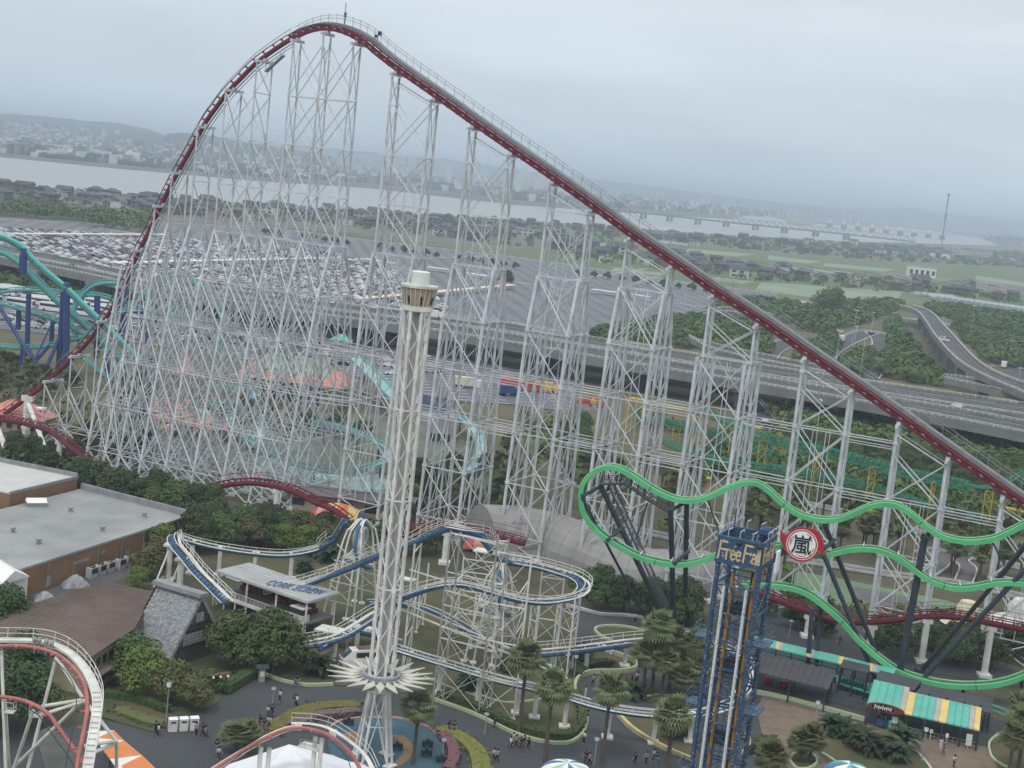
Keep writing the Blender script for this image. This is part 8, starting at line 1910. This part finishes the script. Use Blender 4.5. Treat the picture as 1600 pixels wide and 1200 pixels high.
# ---------------------------------------------------------------- plants of the park
def make_palm(seed, H, nf=54, fl=2.45, lab='palm', dead=True):
 r = random.Random(seed); t = thing('fan_palm', lab, 'palm tree', (0, 0, 0)); q = MB(); q.sweep([(0, 0, 0), (r.uniform(-.1, .1), .05, H * .5), (0, 0, H)], .2, 7, radii=[.30, .21, .19]); 
 for k in range(int(H * 2)): q.tube((0, 0, k * .5 + .2), (0, 0, k * .5 + .32), .25, 7)
 q.build('trunk', M_PALMBARK, t, local=True)
 def frond(b, az, el, L, z0):
  d_ = Vector((cos(az) * cos(el), sin(az) * cos(el), sin(el))); base = Vector((0, 0, z0)); st_ = base + d_ * L * .5; b.tube(base, st_, .03, 3)
  side = d_.cross(Vector((0, 0, 1))).normalized(); up_ = side.cross(d_).normalized()
  for j in range(-4, 5):
   a_ = j * .30; dd = (d_ * cos(a_) + side * sin(a_)).normalized(); tip = st_ + dd * L * .66 * (1 - abs(j) * .03) - Vector((0, 0, L * .12 + abs(j) * .03)) ; mid_ = st_ + dd * L * .34 + up_ * .03; w = (side * cos(a_) - d_ * sin(a_)) * L * .060
   b.add([st_, mid_ - w, tip, mid_ + w], [(0, 1, 2, 3)])
 b = MB()
 for k in range(nf): frond(b, k * 2.399, radians(-32 + 112 * (r.random() ** 1.3)), fl * r.uniform(.85, 1.1), H + r.uniform(-.2, .2))
 b.build('crown', M_PALM, t, local=True)
 if dead:
  b = MB()
  for k in range(22): frond(b, k * 2.399 + 1, radians(r.uniform(-80, -35)), fl * .75, H - .1)
  b.build('dead_fronds', M_DEADF, t, local=True)
 return Kind(t)
PALMH = {h: make_palm(int(h * 3), h) for h in (4.0, 6.5, 8.0, 9.5)}
def palm(px, py, top, lab, grp='palm trees'):
 """base pixel and crown row"""
 H = UP(px, py, top); k = min(PALMH, key=lambda h: abs(h - H)); s_ = H / k; PALMH[k].put(G(px, py), px * .37, lab, (max(.85, min(1.15, s_)), max(.85, min(1.15, s_)), s_), grp)
for (x, y, tp, lb) in [(810, 1146, 1028, 'tall palm in front of the corkscrew loops, leftmost of three tall ones'), (851, 1192, 1073, 'tall palm with brown skirt right of the corkscrew legs above the hedge'), (940, 1196, 1078, 'tall palm over the asphalt between two white track columns'), (1042, 1206, 1118, 'palm on the triangular lawn left of the blue drop tower'),
      (1017, 1088, 978, 'tallest back palm of the group left of the blue drop tower'), (1003, 1090, 1020, 'palm at the left end of the group by the drop tower'), (1032, 1094, 1032, 'front palm in the middle of the group by the drop tower'), (1045, 1080, 1004, 'back middle palm of the group by the drop tower'), (1060, 1098, 1058, 'low front palm of the group by the drop tower'), (1078, 1088, 1004, 'back right palm of the group by the drop tower'), (1092, 1096, 1045, 'rightmost palm of the group beside the blue lattice'), (1068, 1080, 1018, 'palm in the heart of the group by the drop tower'),
      (645, 1196, 1104, 'single palm in front of the blue play floor right of the white tower'), (368, 1178, 1146, 'short bushy palm by the path at lower left'), (382, 1174, 1143, 'second short palm close behind the first at lower left'), (1250, 1192, 1158, 'short palm in the round planter, the left of two'), (1265, 1190, 1152, 'short palm in the round planter, the right of two'), (1590, 1205, 1128, 'tall palm at the right edge of the brown plaza'), (1575, 1212, 1150, 'palm in front of the tall one at the right edge'), (1200, 1225, 1180, 'dark palm at the bottom beside the drop tower foot'), (1592, 1150, 1105, 'palm half cut by the right edge above the planter'), (1386, 1178, 1158, 'small pale palm between the two dark cycads')]:
 palm(x, y, tp, lb)
RP = random.Random(77)
for k in range(46):
 x = RP.uniform(1150, 1600); y = 752 + (x - 1150) * .19 + RP.uniform(0, 55) ; 
 palm(x, y + 32, y - 12, 'fan palm below the green cage coaster', 'palms along the cage coaster')
for k in range(16):
 x = RP.uniform(905, 1110); y = 700 + (x - 905) * .15 + RP.uniform(0, 60); palm(x, y + 34, y - 8, 'fan palm between the steel tower legs', 'palms under the steel towers')
for k in range(12): 
 x = RP.uniform(755, 800); y = RP.uniform(670, 800); palm(x, y + 30, y - 6, 'fan palm right of the white tower', 'palms behind the white tower')
for k in range(9):
 x = RP.uniform(-10, 60); y = RP.uniform(570, 612); palm(x, y + 28, y - 4, 'fan palm under the teal coaster', 'palms under the teal coaster')
def make_cycad(seed):
 r = random.Random(seed); t = thing('cycad', 'cycad', 'shrub', (0, 0, 0)); q = MB(); q.tube((0, 0, 0), (0, 0, .7), .3, 7, r2=.25); q.build('trunk', M_PALMBARK, t, local=True); b = MB()
 for k in range(54):
  az = k * 2.4; el = radians(r.uniform(5, 80)); L = 1.9 * r.uniform(.8, 1.1); prev = Vector((0, 0, .7)); side = Vector((-sin(az), cos(az), 0))
  for j in range(4):
   e = el - j * .42; nx_ = prev + Vector((cos(az) * cos(e), sin(az) * cos(e), sin(e))) * L / 4; w0, w1 = .20, .20 if j < 3 else .03; b.add([prev - side * w0, prev + side * w0, nx_ + side * w1, nx_ - side * w1], [(0, 1, 2, 3)]); prev = nx_
 b.build('fronds', M_CYCAD, t, local=True); return Kind(t)
CY = [make_cycad(1), make_cycad(2)]
for k, (x, y, s_, lb) in enumerate([(1298, 1148, 1.5, 'dark cycad clump nearest the brown plaza notice post'), (1318, 1152, 1.4, 'dark cycad right of the first clump in the garden bed'), (1345, 1172, 1.7, 'large dark cycad in the middle of the garden bed'), (1360, 1180, 1.4, 'dark cycad in front of the large middle one'), (1408, 1172, 1.8, 'tallest dark cycad at the right end of the garden bed'), (1398, 1190, 1.4, 'dark cycad at the lower front of the garden bed'), (1195, 1182, 1.5, 'dark cycad by the foot of the drop tower'), (735, 1078, 1.6, 'dark cycad on the lawn below the front track columns'), (905, 1032, 1.5, 'dark cycad beside the lamp post left of the asphalt bend'), (990, 1092, 1.3, 'dark cycad in the small bed under the palm group'), (1058, 1150, 1.6, 'dark shrub on the triangular lawn'), (500, 1055, 1.7, 'dark cycad in front of the station track end'), (475, 895, 1.3, 'small cycad behind the station roof'), (517, 880, 1.7, 'round dark shrub right of the station roof on the lawn'), (500, 872, 1.6, 'round dark shrub further back on the lawn'), (800, 1050, 1.4, 'dark cycad among the white corkscrew legs')]):
 CY[k % 2].put(G(x, y), k, lb, s_, 'cycads and dark shrubs')
RND = random.Random(5)
def tree_at(k, x, y, s_, lab, grp=None): TREE[k].put(G(x, y), RND.uniform(0, 6), lab, s_, grp)
for (k, x, y, s_, lb) in [(3, 222, 1088, .95, 'bright yellow green tree in front of the brown roof'), (1, 205, 1068, .8, 'green tree just behind the bright one by the restaurant wall'), (2, 268, 1098, .85, 'olive tree in front of the thatched gable'), (2, 303, 1108, .7, 'drooping olive tree right of the thatched gable corner'), (5, 325, 1082, .5, 'dark low tree at the foot of the thatched gable'),
       (1, 362, 1045, .95, 'big green tree between thatched house and station'), (5, 385, 1048, 1.05, 'rounded green tree left of centre in front of the station'), (1, 425, 1050, 1.05, 'large rounded green tree in front of the station end'), (5, 447, 1042, .9, 'green tree at the right end of the clump before the station'), (0, 405, 1030, .9, 'dark tree behind the clump before the station'), (4, 2, 1015, .95, 'large dark tree at the left edge in front of the warehouse'), (0, 30, 1075, .95, 'dark tree behind the pink coaster at left edge'), (0, 45, 1130, 1.0, 'dark tree under the pink track'), (4, -15, 1150, 1.0, 'dark tree in the lower left corner'),
       (2, 232, 905, .8, 'olive tree at the end of the warehouse yard'), (3, 215, 922, .55, 'low bright bush behind the brown roof'), (3, 252, 868, .8, 'bright green tree touching the warehouse corner'), (2, 244, 888, .8, 'olive tree beside the white track supports'), (2, 385, 858, .9, 'reddish olive tree behind the left curve of the blue track'), (3, 478, 866, .8, 'light green tree right behind the left curve end'), (3, 445, 862, .75, 'light green tree behind the left curve middle')]:
 tree_at(k, x, y, s_, lb)
def grove(P, sp, ks, where, grp, n=400, sc=(.7, 1.0), seed=1):
 r = random.Random(seed); pts = [G(*p) for p in P]; poly = [(p.x, p.y) for p in pts]; xs = [p[0] for p in poly]; ys_ = [p[1] for p in poly]; y = min(ys_); c = 0
 while y < max(ys_):
  x = min(xs)
  while x < max(xs):
   q = (x + r.uniform(-.35, .35) * sp, y + r.uniform(-.35, .35) * sp); x += sp
   if c < n and inpoly(q[0], q[1], poly): k = r.choice(ks); TREE[k].put((q[0], q[1], 0), r.uniform(0, 6), '%s %s' % (TN[k], where), scale=r.uniform(*sc), group=grp); c += 1
  y += sp
grove([(95, 748), (200, 773), (330, 805), (352, 880), (300, 868), (294, 818), (150, 784)], 4.6, [0, 0, 4, 1], 'behind the warehouse', 'trees behind the warehouse', sc=(.62, .85))
grove([(0, 700), (90, 722), (100, 748), (40, 735), (0, 722)], 4.6, [0, 0, 4], 'under the left return track', 'trees under the left return track', sc=(.5, .7), seed=2)
grove([(340, 815), (520, 845), (525, 862), (430, 862), (345, 846)], 5, [0, 1, 0, 2], 'behind the blue left curve', 'trees behind the left curve', sc=(.55, .85), seed=3)
grove([(590, 850), (690, 862), (690, 880), (600, 872)], 4.8, [0, 1], 'behind the blue coaster lift', 'trees behind the blue lift', sc=(.55, .8), seed=4)
grove([(905, 925), (1010, 950), (1095, 962), (1105, 1002), (1040, 985), (990, 962), (905, 948)], 4.4, [0, 0, 1, 5], 'around the dark raking posts', 'trees around the dark posts', sc=(.62, .9), seed=5)
grove([(1195, 955), (1260, 968), (1310, 980), (1300, 1000), (1200, 985)], 5, [0, 0, 1], 'behind the long teal canopy', 'trees behind the teal canopy', sc=(.5, .75), seed=6)
grove([(1360, 988), (1420, 992), (1600, 1020), (1600, 1062), (1520, 1050), (1460, 1045), (1400, 1030), (1362, 1012)], 4.8, [0, 1, 0, 5], 'inside the low green curve', 'trees inside the green curve', sc=(.55, .85), seed=7)
grove([(100, 680), (240, 690), (245, 730), (110, 728)], 6, [0, 2, 0], 'among the drop side legs', 'trees among the drop side legs', sc=(.5, .8), seed=8)
grove([(180, 610), (240, 615), (245, 660), (170, 655)], 6, [0, 1], 'left of the pointed turret', 'trees left of the turret', sc=(.5, .8), seed=9)
grove([(330, 640), (420, 655), (560, 665), (600, 690), (560, 690), (420, 690), (320, 672)], 7, [2, 0, 1], 'around the village hall', 'trees around the village hall', sc=(.4, .65), seed=10)
grove([(620, 740), (760, 735), (770, 800), (660, 830), (620, 815)], 7, [0, 2, 0], 'behind the white tower', 'trees behind the white tower', sc=(.5, .75), seed=11)
grove([(880, 660), (925, 670), (935, 740), (890, 730)], 6, [0, 1], 'beside the red and yellow spinning ride', 'trees beside the spinning ride', sc=(.4, .7), seed=12)
grove([(1180, 860), (1230, 870), (1230, 900), (1180, 890)], 6, [0], 'behind the head of the drop tower', 'trees behind the drop tower head', sc=(.4, .6), seed=13)
grove([(840, 715), (900, 722), (905, 760), (850, 770)], 8, [2], 'in the dry ground between two steel towers', 'trees on the dry ground', sc=(.35, .5), seed=14)
grove([(-20, 560), (60, 575), (120, 600), (100, 625), (60, 612), (-20, 598)], 7, [2, 0], 'under the teal coaster posts', 'trees under the teal coaster', sc=(.4, .7), seed=15)
# ---------------------------------------------------------------- lamps, bins, kiosks
def make_lamp(kind_):
 t = thing('street_lamp', 'lamp', 'street lamp', (0, 0, 0)); H = 4.2 if kind_ == 'globe' else 9.5
 q = MB(); q.tube((0, 0, 0), (0, 0, H), .08, 6, r2=.055); q.tube((0, 0, 0), (0, 0, .6), .13, 6); q.build('pole', M_STEEL if kind_ != 'globe' else M_CONC, t, local=True)
 q = MB()
 if kind_ == 'globe': q.lathe((0, 0, H + .25), [(.03, -.28), (.22, -.2), (.3, 0), (.22, .2), (.03, .28)], 10)
 else: q.box((.5, 0, H), (1.2, .25, .18)); q.box((-.5, 0, H), (1.2, .25, .18))
 q.build('lamp_head', M_WROOF, t, local=True)
 if kind_ == 'globe': q = MB(); q.lathe((0, 0, H + .5), [(.34, 0), (.02, .12)], 10); q.build('lamp_cap', M_STEELD, t, local=True)
 return Kind(t)
LG, LT = make_lamp('globe'), make_lamp('tall')
for (x, y, tp, lb) in [(259, 1133, 1070, 'globe lamp post left of the three white bins'), (425, 1108, 1094, 'globe lamp post by the people on the path left of centre'), (896, 1065, 1026, 'globe lamp post on the curve inside the hedge'), (757, 1148, 1117, 'globe lamp post before the pale kerb below the corkscrew'), (928, 1196, 1155, 'lamp post with small board in the asphalt junction'), (1272, 1142, 1098, 'lamp post with hanging panels on the brown plaza'), (1440, 1190, 1140, 'multi globe lamp post before the striped roof'), (1233, 995, 972, 'small lamp behind the long teal canopy'), (1318, 1000, 975, 'second small lamp behind the long teal canopy'), (980, 955, 908, 'lamp in the grove beside the dark raking post'), (725, 1080, 1052, 'lamp post on the lawn under the front brake track'), (690, 1190, 1180, 'low lamp at the rim of the blue play floor')]:
 H = UP(x, y, tp); LG.put(G(x, y), 0, lb, (1, 1, max(.6, H / 4.5)), 'park lamps')
for (x, y, tp) in [(1334, 545, 510), (1338, 520, 496), (1343, 593, 518), (1393, 512, 489), (1471, 520, 496), (1517, 520, 478), (1331, 540, 485), (1303, 590, 517), (1227, 640, 609), (1274, 690, 625), (1577, 560, 533), (1545, 600, 571), (1587, 625, 575), (1530, 503, 475), (1580, 500, 487), (1361, 520, 488), (100, 440, 424), (125, 458, 438), (58, 410, 392), (10, 462, 443), (60, 374, 362), (130, 388, 375), (240, 352, 340), (180, 402, 388), (320, 400, 386), (905, 455, 440), (1000, 470, 455), (1070, 475, 460), (880, 600, 520), (1240, 500, 480)]:
 H = UP(x, y, tp); LT.put(G(x, y), x, 'tall double headed lamp post by the roads', (1.3, 1.3, H / 9.5), 'tall lamps by the roads and car park')
b0 = G(269, 1143)
for k in range(3):
 g = b0 + Vector((k * 1.15, k * .55, .1)); t = thing('recycling_bin', 'white recycling bin with dark slot, %s of the row of three' % ['front left', 'middle', 'back right'][k], 'bin', g, .45, 'three white bins')
 q = MB(); q.box((0, 0, .75), (1.0, .8, 1.5)); q.build('body', M_WHITE, t, local=True); q = MB(); q.add([(-.55, -.45, 1.5), (.55, -.45, 1.5), (.55, .45, 1.5), (-.55, .45, 1.5), (-.5, 0, 1.75), (.5, 0, 1.75)], [(0, 1, 5, 4), (2, 3, 4, 5), (0, 4, 3), (1, 2, 5), (3, 2, 1, 0)]); q.build('lid', M_WROOF, t, local=True); q = MB(); q.box((0, -.41, 1.15), (.6, .04, .22)); q.build('slot', M_DARK, t, local=True)
for (x, y, lb) in [(408, 1065, 'small grey roofed stone lantern kiosk at the left end of the pale kerb'), (388, 1045, 'wooden lantern post in the trees right of the thatched house')]:
 g = G(x, y); t = thing('kiosk', lb, 'kiosk', g, .3); q = MB(); q.box((0, 0, 1.0), (.8, .8, 2.0)); q.build('post', M_CONC, t, local=True); q = MB(); gable(q, 0, 0, 1.2, 1.0, 2.0, .4, .2); q.build('roof', M_DROOF, t, local=True); q = MB(); q.box((0, -.42, 1.2), (.5, .05, .7)); q.build('panel', M_WHITE, t, local=True)
g = G(340, 1085); t = thing('timber_gate', 'small timber gate arch with white lanterns below the thatched house', 'gate', g, .6); 
for x in (-1, 1): q = MB(); q.tube((x, 0, 0), (x, 0, 2.6), .12, 6); q.build('post', M_BARK, t, local=True)
q = MB(); q.box((0, 0, 2.7), (3.0, .9, .15)); q.build('roof', M_BARK, t, local=True)
for k in range(3): q = MB(); q.lathe((-1 + k, -.5, 2.5), [(.02, -.2), (.17, -.1), (.17, .1), (.02, .2)], 8); q.build('lantern', M_WROOF, t, local=True)
# white train car nose of the monorail shuttle by the tower
g = G(567, 1036, 1.2); t = thing('shuttle_car', 'white shuttle car with sloping dark windscreen just left of the white tower', 'train car', g, radians(24))
q = MB(); L, W = 6.2, 2.3; prof = [(-L / 2, 0), (-L / 2 - .1, .9), (-L / 2 + 1.3, 2.1), (L / 2, 2.2), (L / 2, 0)]; V = [(x, -W / 2 * (1 if z < 1.2 else .86), z) for x, z in prof] + [(x, W / 2 * (1 if z < 1.2 else .86), z) for x, z in prof]; q.add(V, [(0, 4, 3, 2, 1), (5, 6, 7, 8, 9)] + [(i, i + 1, i + 6, i + 5) for i in range(4)]); q.build('body', M_WHITE, t, local=True)
q = MB(); q.add([(-L / 2 + .02, -.92, 1.0), (-L / 2 + .02, .92, 1.0), (-L / 2 + 1.15, .82, 2.03), (-L / 2 + 1.15, -.82, 2.03)], [(3, 2, 1, 0)]); q.v = [(v[0] - .06, v[1], v[2] + .05) for v in q.v]; q.build('windscreen', mat('purple_glass', (.06, .055, .08), .15, spec=.7), t, local=True)
for sg in (-1, 1): q = MB(); q.box((.7, sg * 1.09, 1.5), (4.2, .06, .7)); q.build('side_window', M_GLASS, t, local=True)
q = MB(); q.box((.8, 0, 2.22), (3.6, 1.3, .08)); q.build('roof_hatch', mat('brown_hatch', (.18, .10, .08), .6), t, local=True)
# white strollers and table
for k in range(4):
 g = G(936 + k * 6, 1014 + k * 3); b = MB(); b.box(g + Vector((0, 0, .75)), (.8, .6, .3), .3); b.box(g + Vector((0, 0, .35)), (.5, .5, .5), .3); tag(b.build('white_table', M_WROOF), 'white table beside the standing group under the back track, %s of four' % ['leftmost', 'second from left', 'third from left', 'rightmost'][k], 'table', 'white tables by the group')
# ---------------------------------------------------------------- people
def skin(name, verts, edges, radii, m, parent, sub=1, root=0):
 me = bpy.data.meshes.new(name); me.from_pydata(verts, edges, []); ob = bpy.data.objects.new(name, me); COL.objects.link(ob)
 md = ob.modifiers.new('s', 'SKIN'); sv = me.skin_vertices[0].data
 for i, r_ in enumerate(radii): sv[i].radius = (r_, r_) if not isinstance(r_, tuple) else r_
 sv[root].use_root = True; ob.modifiers.new('u', 'SUBSURF').levels = sub
 dg = bpy.context.evaluated_depsgraph_get(); out = bpy.data.meshes.new_from_object(ob.evaluated_get(dg)); bpy.data.objects.remove(ob); out.materials.clear(); out.materials.append(m)
 o = bpy.data.objects.new(name, out); COL.objects.link(o); o.parent = parent; return o
M_SKIN = mat('skin', (.46, .29, .20), .6, var=.03); M_HAIR = mat('black_hair', (.015, .012, .011), .6)
CL = {'white': mat('cloth_white', (.68, .68, .68), .8), 'black': mat('cloth_black', (.02, .02, .024), .8), 'navy': mat('cloth_navy', (.03, .04, .08), .8), 'grey': mat('cloth_grey', (.25, .26, .28), .8), 'beige': mat('cloth_beige', (.42, .36, .27), .8), 'blue': mat('cloth_denim', (.12, .17, .26), .8)}
def person(pose, top, bot, bag=None):
 t = thing('person', 'person', 'person', (0, 0, 0)); st_ = {'stand': (.02, -.02, .05), 'walk': (.30, -.26, .22), 'stride': (-.22, .34, -.24)}[pose]; f1, f2, arm = st_
 hip, chest, neck = (0, 0, .92), (0, .01, 1.28), (0, .02, 1.45)
 V = [hip, (0, 0, 1.10), chest, neck, (0, .03, 1.55), (0, .03, 1.66),
   (-.10, 0, .88), (-.10, f1 * .5 + .04, .48), (-.10, f1 - .03, .08), (-.10, f1 + .12, .04), (.10, 0, .88), (.10, f2 * .5 + .04, .48), (.10, f2 - .03, .08), (.10, f2 + .12, .04),
   (-.19, .01, 1.39), (-.24, -arm * .5, 1.12), (-.25, -arm + .06, .88), (-.25, -arm + .09, .78), (.19, .01, 1.39), (.24, arm * .5, 1.12), (.25, arm + .06, .88), (.25, arm + .09, .78)]
 E = [(0, 1), (1, 2), (2, 3), (3, 4), (4, 5), (0, 6), (6, 7), (7, 8), (8, 9), (0, 10), (10, 11), (11, 12), (12, 13), (2, 14), (14, 15), (15, 16), (16, 17), (2, 18), (18, 19), (19, 20), (20, 21)]
 R = [.12, .11, .13, .055, .085, .085, .09, .06, .04, .04, .09, .06, .04, .04, .055, .042, .03, .035, .055, .042, .03, .035]
 skin('body', V, E, R, M_SKIN, t)
 Vs = [(0, 0, .95), (0, 0, 1.10), (0, .01, 1.30), (0, .02, 1.41), (-.19, .01, 1.38), (-.235, -arm * .4, 1.17), (.19, .01, 1.38), (.235, arm * .4, 1.17)]
 skin('shirt', Vs, [(0, 1), (1, 2), (2, 3), (2, 4), (4, 5), (2, 6), (6, 7)], [(.16, .12), (.15, .12), (.165, .125), .08, .075, .06, .075, .06], CL[top], t)
 skin('trousers', [(0, 0, .93)] + [V[6], V[7], (V[8][0], V[8][1], .12)] + [V[10], V[11], (V[12][0], V[12][1], .12)], [(0, 1), (1, 2), (2, 3), (0, 4), (4, 5), (5, 6)], [.145, .11, .08, .06, .11, .08, .06], CL[bot], t)
 q = MB(); q.lathe((0, .02, 1.66), [(.115, -.10), (.125, 0), (.105, .08), (.03, .125)], 10); q.v = [(v[0], v[1] - .015, v[2]) for v in q.v]; q.build('hair', M_HAIR, t, local=True)
 if bag: q = MB(); q.box((0, -.22, 1.2), (.3, .18, .42)); q.build('backpack', CL[bag], t, local=True)
 return Kind(t)
PP = [person('stand', 'white', 'black', None), person('walk', 'black', 'navy', 'black'), person('stride', 'white', 'navy', 'grey'), person('walk', 'grey', 'black', None), person('stand', 'navy', 'beige', 'black'), person('stride', 'black', 'blue', None), person('stand', 'white', 'white', None)]
PD = ['person standing in white shirt', 'person in black', 'striding person in white shirt', 'walking person in grey top', 'person in navy and beige', 'person in black and jeans', 'person all in white']
PLS = [(306, 1151, 3, 'left of the group of three right of the bins'), (316, 1152, 1, 'middle of the group of three right of the bins'), (321, 1155, 3, 'right of the group of three right of the bins'), (243, 1149, 1, 'at the hedge end left of the bins'), (247, 1152, 0, 'at the hedge end beside the bins'), (341, 1188, 2, 'by the kerb at lower left'), (338, 1178, 5, 'behind the kerb at lower left'),
  (461, 1072, 1, 'against the pale green kerb'), (464, 1073, 5, 'right beside another at the pale green kerb'), (459, 1105, 5, 'left of the pair on the open asphalt'), (463, 1106, 0, 'right of the pair on the open asphalt'), (418, 1122, 2, 'left of the pair by the globe lamp'), (424, 1121, 1, 'right of the pair by the globe lamp'), (405, 1137, 1, 'left of the trio by the yellow shrubs'), (412, 1143, 5, 'middle of the trio by the yellow shrubs'), (419, 1140, 2, 'right of the trio by the yellow shrubs'), (437, 1098, 0, 'alone left of the star panels'),
  (702, 1145, 1, 'left of the dark pair right of the palm'), (709, 1147, 5, 'right of the dark pair right of the palm'), (772, 1139, 1, 'alone at the kerb right of the globe lamp'), (771, 1190, 2, 'left of the pair at bottom centre'), (776, 1192, 3, 'right of the pair at bottom centre'), (797, 1172, 2, 'alone left of the seated row'), (801, 1164, 0, 'first of the row by the lower kerb'), (806, 1168, 3, 'second of the row by the lower kerb'), (813, 1171, 1, 'third of the row by the lower kerb'), (818, 1170, 5, 'fourth of the row by the lower kerb'), (825, 1172, 1, 'last of the row by the lower kerb'),
  (912, 1163, 0, 'on the asphalt at the hedge tip'), (914, 1091, 6, 'inside the asphalt bend under the track'), (926, 1072, 3, 'at the back of the asphalt bend'), (977, 1078, 1, 'leftmost of the big group under the palms'), (983, 1080, 2, 'second of the big group under the palms'), (982, 1088, 0, 'front of the big group under the palms'), (995, 1068, 0, 'back of the big group under the palms'), (994, 1075, 1, 'centre of the big group under the palms'), (992, 1087, 4, 'front right of the big group under the palms'), (1006, 1074, 2, 'rightmost of the big group under the palms'), (986, 1074, 5, 'middle left of the big group under the palms'),
  (961, 1020, 0, 'left of the group at the white tables'), (966, 1022, 1, 'second of the group at the white tables'), (971, 1020, 5, 'third of the group at the white tables'), (977, 1018, 2, 'right of the group at the white tables'), (914, 1193, 1, 'left of the pair at the bottom by the dome'), (920, 1197, 3, 'right of the pair at the bottom by the dome'), (991, 1196, 1, 'alone at the bottom between two white columns'), (1009, 1195, 3, 'at the bottom left of the white column'), (1021, 1190, 2, 'left of the pair at the white column foot'), (1025, 1196, 5, 'right of the pair at the white column foot'),
  (992, 974, 0, 'on the back path before the grove'), (1042, 980, 1, 'on the back path by the dark posts'), (1168, 1158, 0, 'right of the drop tower foot'), (1469, 1172, 6, 'before the striped entrance roof'), (1473, 1182, 5, 'in front of the one in white'), (1490, 1200, 2, 'at the bottom edge below the striped roof'), (1311, 1010, 1, 'on the back path behind the teal canopy'), (1372, 1128, 3, 'under the striped roof by the notice boards'), (1378, 1130, 5, 'second under the striped roof by the notice boards')]
for i, (x, y, k, wh_) in enumerate(PLS):
 PP[k].put(G(x, y, .14), i * 2.1, '%s %s' % (PD[k], wh_), RP.uniform(.96, 1.06), 'visitors walking in the park')
for K in (CAR + TREE + HOUSES + PP + CY + list(PALMH.values()) + [GH, BUS, LG, LT, sm]):
 if not K.used: bpy.data.batch_remove([c for c in K.p.children] + [K.p])
# look-alikes are told apart by their place from left to right
def PX(p): v = Vector((p.x, p.y, p.z - HC)); return 800 + FPX * v.dot(_X) / v.dot(_F)
sets = {}
for o in scene.objects:
 if o.get('category') and o.get('label'): sets.setdefault(o['label'], []).append(o)
WORDN = ['leftmost', '2nd', '3rd'] + ['%dth' % k for k in range(4, 21)] + ['21st', '22nd', '23rd'] + ['%dth' % k for k in range(24, 31)] + ['31st', '32nd', '33rd'] + ['%dth' % k for k in range(34, 41)] + ['41st', '42nd', '43rd'] + ['%dth' % k for k in range(44, 51)]
for lab, L_ in sets.items():
 if 1 < len(L_) <= 50 and len(lab.split()) <= 11:
  L_.sort(key=lambda o: PX(o.location))
  for k, o in enumerate(L_): o['label'] = '%s, %s' % (lab, 'leftmost of %d' % len(L_) if k == 0 else '%s of %d from left' % (WORDN[k], len(L_)))
